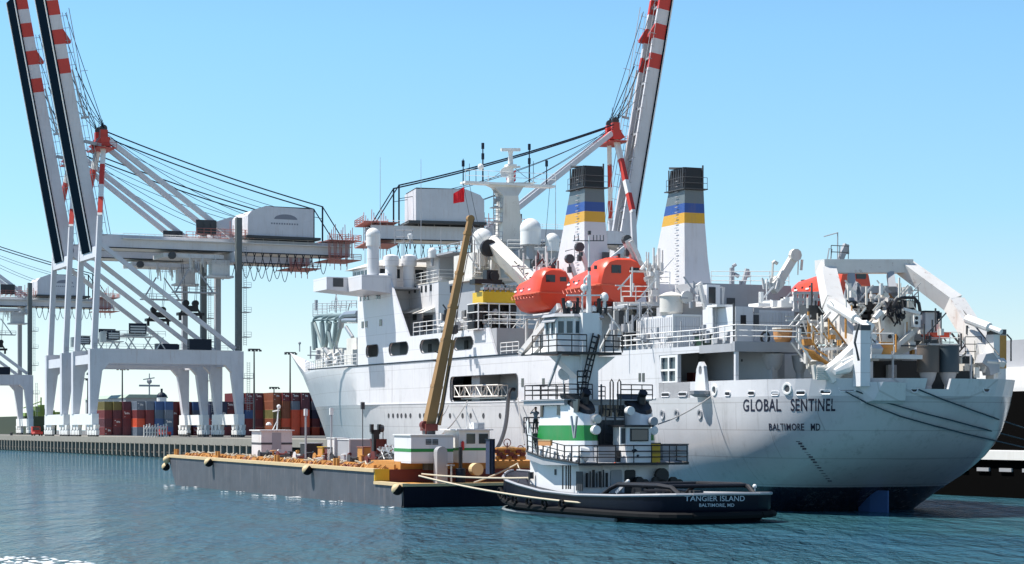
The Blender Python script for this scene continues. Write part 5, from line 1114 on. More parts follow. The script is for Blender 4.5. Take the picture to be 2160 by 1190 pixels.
# ------------------------------------------------------------------ stern gear
t = thing(SH, 'stern_gantry', 'big white stern A-frame with hydraulic rams, leaning inboard over the after deck', 'stern frame', (1, 0, 9))
TL, TR = s(1742, 566, 'x', 6.5), s(1906, 562, 'x', 6.5)
mb = MB(); mb.bar(TL + V(0, .5, .1), TR - V(0, .4, 0), 1.3, .95); mb.build('cross_beam', 'rusty_white', t)
for (P0, x1, y1, u1, x2, y2, u2, w0) in ((TL, 1757, 640, 3.5, 1838, 748, -1.5, 1), (TR, 2012, 640, 3.0, 2098, 775, -2.2, 1)):
    K = s(x1, y1, 'x', u1); F = s(x2, y2, 'x', u2)
    mb = MB(); mb.bar(P0, K, 1.0, 1.1, (0, 1, 0), w2=1.1, h2=1.25); mb.bar(K, F, 1.1, 1.25, (0, 1, 0), w2=1.0, h2=1.5); lg = mb.build('leg', 'rusty_white', t)
    mb = MB(); mb.tube(P0 + V(-.6, .2, 0), K + V(-.62, .2, 0), .05, n=5); mb.tube(K + V(-.62, .2, 0), F + V(-.62, .1, .8), .05, n=5); mb.bar(K + V(-.56, .45, -.3), K + V(-.56, -.45, -.3), .06, .5); mb.build('hydraulic_line', 'dark_grey', lg)
mb = MB()
for (a, b, ua, ub) in (((1752, 640), (1832, 690), 1.5, -2.5), ((2040, 673), (2112, 700), 0, -3)):
    P, Q = s(*a, 'x', ua), s(*b, 'x', ub); m_ = P.lerp(Q, .65); mb.tube(P, m_, .32, n=10); mb.tube(m_, Q, .18, n=8)
mb.build('hydraulic_ram', 'clean_white', t)
mb = MB()
L1 = [(1795, 580), (1800, 640), (1830, 658)]; L2 = [(1878, 578), (1882, 610), (1905, 635)]
for L_ in (L1, L2):
    for a, b in zip(L_, L_[1:]): mb.bar(s(*a, 'x', 6), s(*b, 'x', 5), .5)
mb.bar(s(1790, 600, 'x', 6), s(1820, 650, 'x', 5.2), .5); mb.bar(s(1812, 612, 'x', 5.4), s(1885, 610, 'x', 5.4), .5); mb.bar(s(1818, 637, 'x', 5.4), s(1880, 637, 'x', 5.4), .5); mb.bar(s(1818, 650, 'x', 5.4), s(1885, 650, 'x', 5.4), .35)
mb.build('lower_frame', 'mid_grey', t)
mb = MB(); mb.rail([TL + V(-.7, 0, .65), TL + V(-.7, -1.4, .65)], .9, .04, 2, .5); mb.ladder(s(1932, 645, 'x', 4), s(1930, 606, 'x', 4), .5, .04, .35); mb.build('frame_ladder', 'dark_grey', t)
t = thing(SH, 'cable_drum', 'large drum wound with brown cable behind the stern frame', 'drum', s(1848, 630, 'x', 7))
c = s(1843, 632, 'x', 7.5); mb = MB(); mb.lathe(c - V(0, 1.6, 0), [(.4, 0), (.95, 0), (.95, 3.2), (.4, 3.2)], 24, (0, 1, 0)); mb.build('cable_winding', 'wood', t)
mb = MB()
for o_ in (-1.75, 1.6): mb.lathe(c + V(0, o_, 0), [(.1, 0), (1.25, 0), (1.25, .15), (.1, .15)], 24, (0, 1, 0))
mb.build('flange', 'mid_grey', t); mb = MB(); mb.box(7, 9, c.y - 2.2, c.y + 2.2, 12, c.z - 1.3); mb.build('stand', 'dark_grey', t)
t = thing(SH, 'cable_plough', 'tan steel cable plough hung with black hoses, standing amid the stern gear', 'machine', s(1890, 745, 'x', 2))
u = 1.8; q = [s(x, y, 'x', u) for x, y in ((1872, 655), (1912, 650), (1935, 668), (1940, 690), (1928, 712), (1930, 735), (1900, 750), (1868, 742), (1858, 700), (1850, 680))]
mb = MB(); mb.extr(q, V(1.2, 0, 0)); mb.bar(s(1875, 745, 'x', u - .4), s(1925, 700, 'x', u - .4), .35); mb.bar(s(1858, 660, 'x', u - .4), s(1862, 720, 'x', u - .4), .3); mb.build('body', 'cream', t)
mb = MB(); a, b = s(1928, 690, 'x', u - .5), s(1942, 664, 'x', u - .5); mb.box(u - .5, u - .1, a.y, b.y, a.z, b.z); mb.bar(s(1845, 672, 'x', u - .5), s(1858, 656, 'x', u - .5), .3); mb.bar(s(1906, 652, 'x', u - .6), s(1940, 661, 'x', u - .6), .2); mb.build('bracket', 'clean_white', t)
mb = MB()
for x, y, r in ((1934, 671, .12), (1934, 681, .12), (1890, 712, .2), (1878, 710, .14), (1905, 668, .2)): mb.lathe(s(x, y, 'x', u - .56), [(.01, 0), (r, 0), (r, .1), (.01, .1)], 10, (1, 0, 0))
mb.build('pin', 'black', t)
mb = MB(); random.seed(11)
for k in range(13):
    x0 = random.uniform(1868, 1930); y0 = random.uniform(632, 648); x1 = x0 + random.uniform(-20, 14); y1 = random.uniform(655, 690)
    P = [s(x0, y0, 'x', u - .2), s((x0 + x1) / 2 + random.uniform(-10, 10), (y0 + y1) / 2 + 6, 'x', u - .7), s(x1, y1, 'x', u - .4)]; mb.path([P[0], P[0].lerp(P[1], .5) - V(0, 0, .1), P[1], P[1].lerp(P[2], .5) + V(0, 0, .05), P[2]], .06, 5)
mb.path([s(x, y, 'x', u - .5) for x, y in ((1882, 668), (1884, 645), (1892, 632), (1905, 628), (1928, 628), (1938, 640), (1942, 664))], .12, 6); a, b = s(1893, 652, 'x', u), s(1932, 634, 'x', u); mb.box(u, u + 1, a.y, b.y, a.z, b.z)
mb.build('hose', 'black', t)
t = thing(SH, 'cable_engine', 'dark cable handling machine between the stern frame legs', 'machine', s(1840, 700, 'x', 4))
mb = MB(); random.seed(5)
for k in range(60):
    x = random.uniform(1785, 1868); y = random.uniform(636, 692); w_ = random.uniform(5, 18); h_ = random.uniform(4, 12); d = random.uniform(3.2, 5.5); a, b = s(x - w_ / 2, y + h_ / 2, 'x', d), s(x + w_ / 2, y - h_ / 2, 'x', d); mb.box(d, d + random.uniform(.5, 1.5), a.y, b.y, a.z, b.z)
mb.build('chain_drive', 'dark_grey', t)
mb = MB()
for k in range(20): x = random.uniform(1785, 1865); y = random.uniform(642, 690); mb.lathe(s(x, y, 'x', 3.0 + random.uniform(0, 1)), [(.05, 0), (random.uniform(.2, .4), 0), (.3, .3), (.05, .3)], 10, (1, 0, 0))
mb.build('roller', 'black', t)
mb = MB()
for k in range(22): x = random.uniform(1780, 1870); y = random.uniform(640, 700); a_ = random.uniform(0, 6.28); l = random.uniform(6, 16); mb.bar(s(x, y, 'x', 2.9), s(x + l * math.cos(a_), y + l * math.sin(a_) * .6, 'x', 2.9), .12)
mb.build('linkage', 'cream', t)
mb = MB(); a, b = s(1790, 745, 'x', 4.5), s(1860, 690, 'x', 4.5); mb.box(4.5, 6, a.y, b.y, a.z, b.z); mb.build('base', 'rusty_white', t)
# left hand gear: chutes, ladders, frames
t = thing(SH, 'bow_sheave_chute', 'pile of white curved cable chutes at the left foot of the stern frame', 'chute', s(1780, 800, 'x', 0))
mb = MB(); u = -1
P = [s(x, y, 'x', u) for x, y in ((1742, 795), (1775, 770), (1812, 735), (1832, 700), (1815, 690))]
for a, b in zip(P, P[1:]): mb.bar(a, b, 1.0, .9, (1, 0, 0))
mb.path([s(x, y, 'x', u - 1) for x, y in ((1760, 785), (1785, 775), (1805, 760), (1800, 755), (1775, 764))], [.2, .45, .35, .2, .1], 8)
mb.build('chute', 'clean_white', t)
mb = MB()
for k in range(7): mb.tube(s(1722, 775 + k * 4, 'x', u - .2), s(1812 - k * 3, 775 + k * 4, 'x', u - .2), .08, n=5)
for k in range(8): mb.bar(s(1716 + k * 12, 770, 'x', u), s(1720 + k * 12, 800, 'x', u), .3, .2)
mb.build('grating', 'cream', t)
mb = MB(); random.seed(9)
for k in range(40):
    x = random.uniform(1684, 1800); y = random.uniform(655, 745); a_ = random.choice((1.57, 1.3, .9, 2.2, 0)); l = random.uniform(18, 50); d = random.uniform(1, 6); mb.bar(s(x, y, 'x', d), s(x + l * math.cos(a_), y + l * math.sin(a_) * .9, 'x', d), random.uniform(.08, .2))
mb.bar(s(1732, 737, 'x', 0), s(1790, 734, 'x', 0), .18); mb.build('deck_steelwork', 'rusty_white', ship)
mb = MB()
for k in range(5): mb.path([s(x + k * 5, y + k * 5, 'x', .5 + k * .1) for x, y in ((1690, 735), (1715, 742), (1735, 758), (1748, 768))], .09, 5)
mb.path([s(x, y, 'x', .4) for x, y in ((1716, 700), (1715, 722), (1725, 740), (1745, 752))], .07, 5); a, b = s(1698, 728, 'x', 1.2), s(1718, 716, 'x', 1.2); mb.box(1.2, 2, a.y, b.y, a.z, b.z); mb.build('rusty_chute', 'ochre', ship)
mb = MB()
for x, y in ((1703, 662), (1716, 690), (1730, 700), (1760, 690), (1725, 668)): a = s(x, y, 'x', 5.5); mb.box(5.5, 6.5, a.y, a.y - 1, a.z - .8, a.z + .6)
mb.box(7, 7.3, 4, -7, 11.8, 14.2); mb.build('dark_gear', 'dark_grey', ship)
# posts, platform over the dark stern bay
for x0, x1, y0, m in ((1815, 1836, 697, 'ship_white'), (2096, 2122, 706, 'rusty_white')):
    u = -3.2 if x0 < 2000 else -2.2; a, b = s(x0, 802, 'x', u), s(x1, y0, 'x', u); mb = MB(); mb.box(u, u + .9, a.y, b.y, 8.6, b.z); o_ = mb.build('stern_post', m, ship)
    if x0 > 2000: mb = MB(); mb.box(u - .03, u + .3, (a.y + b.y) / 2, b.y - .02, b.z - 2.3, b.z - .05); mb.build('rust_panel', 'ochre', o_)
    mb = MB(); mb.path([V(u - .1, b.y, b.z), V(u - .1, b.y - .35, b.z - .3), V(u - .1, b.y - .35, b.z - 1.8)], .06, 5) if x0 > 2000 else mb.path([V(u - .1, a.y + .2, b.z + .4), V(u - .1, a.y + .5, b.z - .8), V(u - .1, a.y + .2, b.z - 2)], .09, 5); mb.box(u - .05, u + .8, a.y, b.y, b.z, b.z + .35); mb.build('post_cap', 'dark_grey', o_)
mb = MB(); a, b = s(1838, 756, 'x', -2.2), s(1946, 749, 'x', -2.2); mb.box(-2.2, 7, a.y, b.y, a.z, b.z); a, b = s(1846, 758, 'x', -2), s(1838, 700, 'x', -2); mb.rail([s(1838, 748, 'x', -2), s(1885, 748, 'x', -2)], 1.4, .05, 2, 1); mb.build('work_platform', 'rusty_white', ship)
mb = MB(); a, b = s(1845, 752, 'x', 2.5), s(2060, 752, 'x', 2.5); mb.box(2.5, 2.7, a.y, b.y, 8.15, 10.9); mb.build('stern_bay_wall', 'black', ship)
mb = MB(); a = s(1883, 800, 'x', -2); mb.bar((-2, a.y, 8.3), (-2, a.y, 10.8), .12); a = s(2048, 800, 'x', -2); mb.bar((-2, a.y, 8.3), (-2, a.y, 10.8), .12); a, b = s(1872, 800, 'x', 2.3), s(1890, 765, 'x', 2.3); mb.box(2.2, 2.5, a.y, b.y, 8.2, 10.2); mb.build('bay_post', 'mid_grey', ship)
mb = MB(); a, b = s(1845, 748, 'x', -1.5), s(1880, 736, 'x', -1.5); mb.box(-1.5, -.5, a.y, b.y, a.z, b.z); a, b = s(1858, 740, 'x', -1), s(1884, 722, 'x', -1); mb.box(-1, 0, a.y, b.y, a.z, b.z); mb.build('rusty_box', 'ochre', ship)
for i, (x0, x1) in enumerate(((1951, 1991), (1994, 2033))):
    u = -2.3; a, b = s(x0, 785, 'x', u), s(x1, 731, 'x', u); r = (a.y - b.y) / 2; c = V(u + r, (a.y + b.y) / 2, a.z); mb = MB(); mb.tube(c, V(c.x, c.y, b.z), r, n=24); mb.lathe(V(c.x, c.y, b.z), [(r * .9, 0), (r * 1.05, 0), (r * 1.05, .08), (r * .9, .08)], 24)
    t = thing(SH, 'cable_bin', ('brown' if i == 0 else 'blue grey') + ' steel cylinder tank hung at the stern, the ' + ('left' if i == 0 else 'right') + ' one of two', 'tank', c, 'steel cylinders at the stern')
    mb.build('shell', 'bin_blue' if i else 'bin_brown', t, smooth=True); mb = MB(); mb.lathe(c - V(0, 0, 1.0), [(r * .25, 0), (r * .6, .5), (r * .8, 1)], 14); mb.tube(c - V(0, 0, 1.6), c - V(0, 0, .9), .25, n=8); mb.build('hopper', 'mid_grey', t, smooth=True)
t = thing(SH, 'orange_trough', 'red orange trough lying above the two steel cylinders at the stern', 'trough', s(1985, 712, 'x', 1))
q = [s(x, y, 'x', 1) for x, y in ((1960, 701), (2007, 701), (2002, 714), (1972, 714))]; mb = MB(); mb.extr(q, V(1.2, 0, 0)); mb.build('trough', 'orange', t); mb = MB(); mb.rail([s(1960, 725, 'x', .8), s(2025, 725, 'x', .8)], .8, .04, 2, .6); mb.box(.8, 2, s(1960, 725, 'x', .8).y, s(2030, 725, 'x', .8).y, s(1960, 728, 'x', .8).z, s(1960, 724, 'x', .8).z); mb.build('stand', 'rusty_white', t)
t = thing(SH, 'stern_hut', 'small grey hut with dark edges beneath the stern frame', 'hut', s(1966, 715, 'x', 5)); a, b = s(1952, 716, 'x', 5), s(1978, 659, 'x', 5); mb = MB(); mb.box(5, 7.5, a.y, b.y, a.z, b.z); mb.build('wall', 'ship_white', t); mb = MB(); mb.box(4.9, 7.6, a.y + .1, b.y - .1, b.z, b.z + .1); mb.box(4.9, 5, b.y + .05, b.y - .1, a.z, b.z); mb.build('edge', 'navy', t)
mb = MB(); mb.rail([s(2036, 757, 'x', -1), s(2070, 757, 'x', -1)], 1.5, .04, 3, .7); c = s(2075, 760, 'x', -1.5); mb.build('stern_rail', 'dark_grey', ship)
mb = MB(); q = [s(x, y, 'x', -2.4) for x, y in ((2072, 765), (2080, 747), (2095, 744), (2108, 762), (2108, 785), (2090, 792), (2086, 775))]; mb.extr(q, V(.9, 0, 0)); mb.build('stern_sheave', 'mid_grey', ship)
mb = MB(); a, b = s(2035, 782, 'x', -1), s(2085, 768, 'x', -1); mb.box(-1, 0, a.y, b.y, a.z, b.z); a, b = s(2060, 800, 'x', -2), s(2100, 796, 'x', -2); mb.tube(a + V(0, 0, .1), a + V(0, 0, .8), .2, n=8); mb.tube(b, b + V(0, 0, .6), .25, n=8); mb.build('stern_fitting', 'cream', ship)
# ------------------------------------------------------------------ foredeck gear
t = 0
mb = MB(); u0 = 100
for x0, y0, x1, y1, r in ((661, 680, 665, 737, .36), (664, 682, 681, 735, .22), (679, 680, 683, 737, .34), (696, 680, 685, 737, .30), (690, 682, 700, 737, .26), (709, 680, 703, 737, .30), (722, 676, 706, 737, .26)): mb.tube(s(x0, y0, 'y', 2), s(x1, y1, 'y', 2), r, n=8)
for x in (661, 679, 690, 706): mb.path([s(a_ + x, b_, 'y', 2) for a_, b_ in ((0, 682), (2, 674), (7, 668), (16, 666), (40, 665))], .22, 8)
for y in (668, 675): mb.tube(s(663, y, 'y', 2), s(752, y - 2, 'y', 2), .16, n=6)
mb.build('bow_pipe_frame', 'pipe_teal', ship)
mb = MB(); mb.path([s(x, y, 'y', 3) for x, y in ((718, 690), (721, 672), (730, 664), (756, 662))], .42, 8); mb.tube(s(725, 676, 'y', 3), s(756, 676, 'y', 3), .35, n=8); mb.tube(s(730, 690, 'y', 3), s(744, 712, 'y', 3), .22, n=8); mb.build('bow_boom_head', 'steel', ship)
mb = MB()
for x0, x1, y in ((660, 700, 655), (695, 730, 659), (660, 690, 668), (700, 752, 650)): mb.rail([s(x0, y, 'y', 1), s(x1, y, 'y', 1)], .9, .05, 3, 1.5)
mb.path([s(752, 640, 'y', 1), s(738, 640, 'y', 1), s(734, 655, 'y', 1)], .08, 5); mb.tube(s(709, 622, 'y', 0), s(704, 652, 'y', 0), .05, n=4); mb.tube(s(709, 622, 'y', 0), s(716, 652, 'y', 0), .05, n=4); mb.tube(s(667, 655, 'y', 1), s(667, 633, 'y', 1), .22, n=6); mb.build('bow_rail_platform', 'mid_grey', ship)
mb = MB(); c = s(712, 565, 'x', 84); mb.bar(s(709, 660, 'y', 0), s(709, 600, 'y', 0), .12); mb.build('foremast', 'mid_grey', ship)
for x0, x1, y0, y1, yy in ((666, 682, 733, 770, 2.5), (683, 722, 735, 770, 3), (726, 744, 737, 772, 5), (731, 752, 712, 736, 4)):
    a, b = s(x0, y1, 'y', yy), s(x1, y0, 'y', yy); mb = MB(); mb.box(b.x, a.x, yy, yy - 3, 12.1, b.z); mb.build('windlass_house', 'cream', ship)
mb = MB(); random.seed(2)
for k in range(16): x = random.uniform(662, 750); a = s(x, random.uniform(745, 770), 'y', 3.5); mb.tube(a, a + V(random.uniform(-2, 2), random.uniform(-.6, .6), random.uniform(.2, 1.2)), random.uniform(.1, .35), n=7)
mb.build('deck_winch', 'rusty_white', ship)
pts = [V(91, 9.6, 12.3), V(105, 8.4, 12.3), V(116, 6.5, 12.3), V(124, 4.8, 12.35), V(131, 3.1, 12.4)]; mb = MB(); mb.rail(pts, 1.15, .05, 3, 1.8); mb.rail([V(p.x, -p.y, p.z) for p in pts], 1.15, .05, 3, 1.8); mb.build('forecastle_rail', 'clean_white', ship)
mb = MB(); mb.tube(s(632, 742, 'y', 0), s(632, 724, 'y', 0), .08, n=5); mb.ball(s(632, 724, 'y', 0), .2, 8); a = s(655, 757, 'y', 2); mb.tube(a, a + V(0, 0, 1.6), .1, n=5); mb.build('bow_light', 'mid_grey', ship)
mb = MB(); c = pp(700, 712); mb.path(sag(s(728, 782, 'y', 9.5), s(704, 830, 'y', 7.5), .3, 6), .07, 5); mb.build('anchor_line', 'dark_grey', ship)
def clutter(nm, m, n, x0, x1, y0, y1, d0, d1, seed, bars=.5, sz=.35, pl='x'):
    random.seed(seed); mb = MB()
    for _ in range(n):
        a = s(random.uniform(x0, x1), random.uniform(y0, y1), pl, random.uniform(d0, d1)); r = random.random()
        if r < bars:
            v = random.choice((V(0, 0, 1), V(0, 0, 1), V(0, 1, 0), V(.3, .5, .8), V(-.2, -.6, .7))); mb.bar(a, a + v * random.uniform(.5, 2.0), random.uniform(.05, .14))
        elif r < bars + (1 - bars) * .6: q = [random.uniform(.4, 1) * sz for _ in range(3)]; mb.box(a.x - q[0], a.x + q[0], a.y - q[1], a.y + q[1], a.z - q[2], a.z + q[2])
        else: mb.tube(a, a + V(0, 0, random.uniform(.4, 1)), random.uniform(.1, .25), n=8)
    mb.build(nm, m, ship)
clutter('davit_gear', 'rusty_white', 34, 1102, 1190, 555, 600, 46, 52, 1, .8); clutter('davit_gear', 'dark_red', 10, 1115, 1180, 560, 590, 46, 52, 2, .9)
clutter('deck_fitting', 'rusty_white', 20, 930, 1000, 660, 700, 56, 62, 3, .5); clutter('deck_fitting', 'dark_grey', 14, 935, 1005, 665, 698, 55, 60, 4, .3)
clutter('winch_gear', 'mid_grey', 30, 1290, 1400, 650, 735, 24, 27, 5, .6); clutter('winch_gear', 'rusty_white', 36, 1300, 1400, 600, 730, 26, 29, 6, .8)
clutter('davit_head_gear', 'rusty_white', 26, 1360, 1398, 560, 610, 28, 30, 7, .7, .25); clutter('aerial_gear', 'mid_grey', 22, 1090, 1205, 510, 532, 67, 70, 8, .8, .2)
clutter('cable_gear', 'cream', 70, 1700, 1800, 650, 790, 0, 8, 10, .65, .3); clutter('cable_gear', 'dark_grey', 46, 1690, 1830, 650, 745, 3, 9, 11, .4, .35); clutter('cable_gear', 'cream', 46, 1780, 1950, 620, 735, 1, 5, 12, .6, .25); clutter('cable_gear', 'rusty_white', 34, 1785, 1945, 615, 720, 2, 6, 13, .5, .25)
clutter('stern_gear', 'dark_grey', 26, 1935, 2060, 700, 745, 0, 4, 14, .7, .22); clutter('stern_gear', 'cream', 26, 1930, 2090, 695, 790, -1, 3, 15, .7, .25); clutter('rusty_gear', 'ochre', 22, 1700, 1930, 700, 750, -.5, 3, 16, .6, .2)
clutter('deck_unit', 'clean_white', 16, 1600, 1680, 630, 650, 14, 18, 17, .3, .3); clutter('house_gear', 'mid_grey', 20, 1440, 1500, 610, 655, 20, 23, 18, .5, .3); clutter('anchor_gear', 'mid_grey', 26, 664, 752, 742, 772, 2, 5, 19, .5, .35, 'y'); clutter('block_gear', 'rusty_white', 20, 1000, 1048, 510, 580, 58, 60, 20, .8, .2)
clutter('edge_gear', 'mid_grey', 20, 1350, 1545, 712, 730, 8.4, 9.2, 22, .4, .25, 'y'); clutter('roof_vent', 'clean_white', 12, 930, 1040, 540, 560, 78, 82, 23, .3, .3)
#==SHIP3==
# ------------------------------------------------------------------ the barge
b_ = BA.a
barge = thing(BA, 'deck_barge', 'long grey deck barge with yellow deck edge and rust coloured deck', 'barge', (0, 0, 0))
BW = 15.5
def bz(px, py, z=2.72, y=-4.2):
    p = b_(px, py, 'y', y); return V(p.x, p.y, 2.6)
mb = MB()
mb.hexa([(6.2, 0, -1.5), (64, 0, -1.5), (64, -BW, -1.5), (6.2, -BW, -1.5), (6.2, 0, 2.45), (68.2, 0, 2.45), (68.2, -BW, 2.45), (6.2, -BW, 2.45)])
mb.hexa([(.9, 0, -1.5), (6.2, 0, -1.5), (6.2, -BW, -1.5), (.9, -BW, -1.5), (0, 0, 1.55), (6.2, 0, 1.55), (6.2, -BW, 1.55), (0, -BW, 1.55)])
mb.build('hull', 'barge_grey', barge)
mb = MB(); mb.box(6.1, 68.3, .12, -.45, 2.45, 2.72); mb.box(6.1, 68.3, -BW + .4, -BW - .1, 2.45, 2.72); mb.box(67.9, 68.35, -.45, -BW + .4, 2.45, 2.72); mb.box(-.1, 6.09, .12, -.45, 1.55, 1.78); mb.build('deck_edge', 'ochre_pale', barge)
mb = MB(); mb.box(-.12, .25, -.45, -BW + .4, 1.55, 1.76); mb.build('stern_edge', 'ochre_pale', barge)
mb = MB(); mb.box(6.25, 67.9, -.451, -BW + .41, 2.451, 2.60); mb.build('deck', 'rust_deck', barge)
mb = MB(); mb.box(.26, 6.2, -.451, -BW + .41, 1.551, 1.66); mb.build('lower_deck', 'ochre', barge)
mb = MB(); mb.box(6.02, 6.24, .02, -1.15, 1.8, 2.7); mb.build('corner_plate', 'yellow', barge)
mb = MB(); mb.box(6.05, 6.22, -1.2, -BW + .4, 1.67, 2.66); mb.build('deck_step', 'dark_red', barge)
mb = MB(); mb.box(6.4, 13, -2.2, -BW + .6, 2.61, 3.24); mb.build('raised_platform', 'ochre', barge)
mb = MB(); mb.box(-.05, .02, 0, -BW, -1, 1.54) ; mb.hexa([(.86, .01, -1.5), (.9, .01, -1.5), (.9, -BW, -1.5), (.86, -BW, -1.5), (-.04, .01, 1.54), (0, .01, 1.54), (0, -BW, 1.54), (-.04, -BW, 1.54)]) if False else None
mb.build('transom', 'tug_hull', barge)
mb = MB(); random.seed(21)
for k in range(80):
    x = random.uniform(7, 66); y = random.uniform(-.7, -1.9); h_ = random.uniform(.1, .34); mb.box(x, x + random.uniform(.3, 1.6), y, y - random.uniform(.08, .3), 2.6, 2.6 + h_)
for k in range(50): x = 7 + k * 1.18; mb.bar((x, -.8, 2.6), (x + random.uniform(-.3, .3), -1.2, 2.6 + random.uniform(.2, .45)), .09)
mb.box(7, 66, -1.9, -2.05, 2.6, 3.0); co = mb.build('coaming', 'ochre', barge)
mb = MB()
for k in range(70): x = random.uniform(7, 66); y = random.uniform(-.7, -2.6); mb.box(x, x + random.uniform(.2, 1.2), y, y - random.uniform(.1, .4), 2.6, 2.6 + random.uniform(.08, .3))
mb.build('deck_litter', 'rust_deck', barge)
mb = MB()
for k in range(9):
    x = 10 + k * 6.2; mb.path([V(x + i * .5, -1.0 - .5 * math.sin(i * 1.3 + k) ** 2, 3.05 + .12 * math.sin(i * 2 + k)) for i in range(9)], .07, 5)
mb.build('rope_coil', 'rope_pale', barge)
mb = MB()
for x in (67.6, 52, 33, 17): mb.tube((x, -.8, 2.6), (x, -.8, 3.3), .16, n=8); mb.tube((x + .7, -.8, 2.6), (x + .7, -.8, 3.3), .16, n=8)
mb.build('mooring_bitt', 'ochre', barge)
for i, (px, py, w_) in enumerate(((346, 985, 'at the far forward corner'), (440, 976, 'second from the far end'), (648, 992, 'below the middle of the deck edge'), (838, 1033, 'under the lower stern corner'))):
    c = b_(px, py, 'y', .42) if i else b_(350, 985, 'y', .3)
    t = thing(BA, 'fender', f'round black and cream fender hanging on the barge, {w_}', 'fender', c, 'ball fenders along the barge')
    mb = MB(); mb.ball(c, .42, 14, -1, (.3, .6, .7)); mb.build('ball', 'rubber', t, smooth=True); mb = MB(); mb.ball(c, .44, 14, .25, (.25, .75, .6)); mb.build('cap', 'ochre_pale', t, smooth=True)
    if i == 0: mb = MB(); mb.ball(c + V(-.3, 0, .75), .4, 12, -1); mb.build('upper_ball', 'ochre_pale', t, smooth=True)
    mb = MB(); mb.tube(c, V(c.x, -.1, 2.6 if i < 3 else 1.7), .04, n=4); mb.build('lanyard', 'rope_pale', t)
def house(name, lab, cat, x0, xc, x1, yb, yt, z0, dep, body, extra=None, win=None):
    """deck house from survey: port face x0..xc, after face xc..x1, standing at z0"""
    C = b_(xc, yb, 'z', z0) if z0 > 3 else b_(xc, yb, 'y', -5); C.z = z0; top = b_(xc, yt, 'x', C.x).z; A = b_(x0, yb, 'y', C.y); Bq = b_(x1, yb, 'x', C.x)
    t = thing(BA, name, lab, cat, C); mb = MB(); mb.box(C.x, A.x if dep is None else C.x + dep, C.y, Bq.y, z0 - .1, top); mb.build('body', body, t)
    return t, C.x, C.y, Bq.y, (A.x if dep is None else C.x + dep), top
t, x, y0, y1, xf, zt = house('machinery_cabin', 'grey and white machinery cabin with green stripe at the foot of the tan boom', 'cabin', 840, 867, 956, 975, 919, 3.25, 3.6, 'ship_white')
mb = MB(); mb.box(x - .015, xf + .01, y0 + .015, y1 - .01, zt - 1.25, zt - 1.0); mb.build('stripe', 'tug_green', t)
mb = MB(); mb.box(x - .1, xf + .1, y0 + .1, y1 - .1, zt, zt + .08); mb.build('roof', 'clean_white', t)
mb = MB()
for q in (0, 1):
    a, b = b_(898 + q * 14, 938, 'x', x), b_(910 + q * 14, 926, 'x', x)
    for k in range(4): z = lerp(k / 4, a.z, b.z); mb.box(x - .04, x + .01, a.y, b.y, z, z + .08)
mb.build('louvre', 'dark_grey', t)
CX_, CY_, CZ_ = x + 1.6, b_(905, 918, 'x', x + 1.6).y, zt
crx = x
t, x, y0, y1, xf, zt = house('control_cabin', 'small white control cabin with two windows beside the hoses on the barge', 'cabin', 957, 968, 1033, 974, 908, 3.25, 3, 'clean_white')
mb = MB(); mb.box(x - .25, xf + .25, y0 + .3, y1 - .2, zt, zt + .1); mb.build('roof', 'ship_white', t)
mb = MB(); mb.box(x - .015, xf, y0 + .015, y1 - .01, zt - 1.55, zt - 1.35); mb.build('stripe', 'tug_green', t)
for a_, c_ in ((984, 1002), (1010, 1029)):
    a, b = b_(a_, 936, 'x', x), b_(c_, 915, 'x', x); mb = MB(); mb.box(x - .04, x + .01, a.y, b.y, a.z, b.z); mb.build('window', 'glass', t)
mb = MB(); a = b_(976, 940, 'x', x - .1); mb.lathe(a - V(0, 0, .35), [(.05, 0), (.13, .05), (.13, .6), (.05, .7)], 8); mb.build('extinguisher', 'red', t)
mb = MB(); a, b = b_(999, 905, 'x', x + 1), b_(1022, 892, 'x', x + 1); mb.box(x + 1, x + 1.8, a.y, b.y, zt + .1, zt + .6); mb.build('air_conditioner', 'clean_white', t)
mb = MB(); a, b = b_(1008, 904, 'x', x + 1), b_(1021, 895, 'x', x + 1); mb.box(x + .95, x + 1.01, a.y, b.y, zt + .15, zt + .52); mb.build('grille', 'mid_grey', t)
mb = MB(); a = b_(984, 905, 'x', x + 1); mb.tube(a, a + V(0, 0, 2.0), .05, n=4); mb.bar(a + V(0, 0, .0), a + V(0, .4, 0) + V(0, -.9, 0), .05); mb.tube(a + V(0, -.5, 0), a + V(0, 0, 1.4), .04, n=4); mb.tube(a + V(0, -.25, 1.9), a + V(0, .3, 1.8), .05, n=4); mb.build('aerial', 'clean_white', t)
# tan telescopic crane
cr = thing(BA, 'boom_crane', 'tan telescopic boom crane rising from the barge in front of the white ship', 'crane', (CX_, CY_, CZ_))
xp = CX_; F_ = b_(903, 905, 'x', xp); T_ = b_(992, 462, 'x', xp)
mb = MB(); mb.tube((CX_, CY_, 2.6), (CX_, CY_, CZ_ + .35), .5, n=12); mb.build('pedestal', 'dark_grey', cr)
mb = MB(); mb.box(CX_ - .6, CX_ + .6, CY_ + .5, CY_ - .5, CZ_ + .35, CZ_ + .9); mb.bar(F_ - V(0, 0, .4), F_ + V(0, 0, .6), .7); mb.lathe(F_ + V(-.3, .35, .3), [(.05, 0), (.32, 0), (.32, .5), (.05, .5)], 12, (1, 0, 0)); mb.build('slewing_house', 'dark_red', cr)
mb = MB()
for f0, f1, w_, w2_ in ((0, .42, .78, .64), (.40, .74, .58, .5), (.72, .93, .45, .40), (.92, 1.0, .42, .38)): mb.bar(F_.lerp(T_, f0), F_.lerp(T_, f1), w_, w_ * 1.05, (1, 0, 0), w2=w2_, h2=w2_)
bo = mb.build('boom', 'crane_tan', cr)
mb = MB(); dd = (T_ - F_).normalized(); pr = V(0, -dd.z, dd.y)
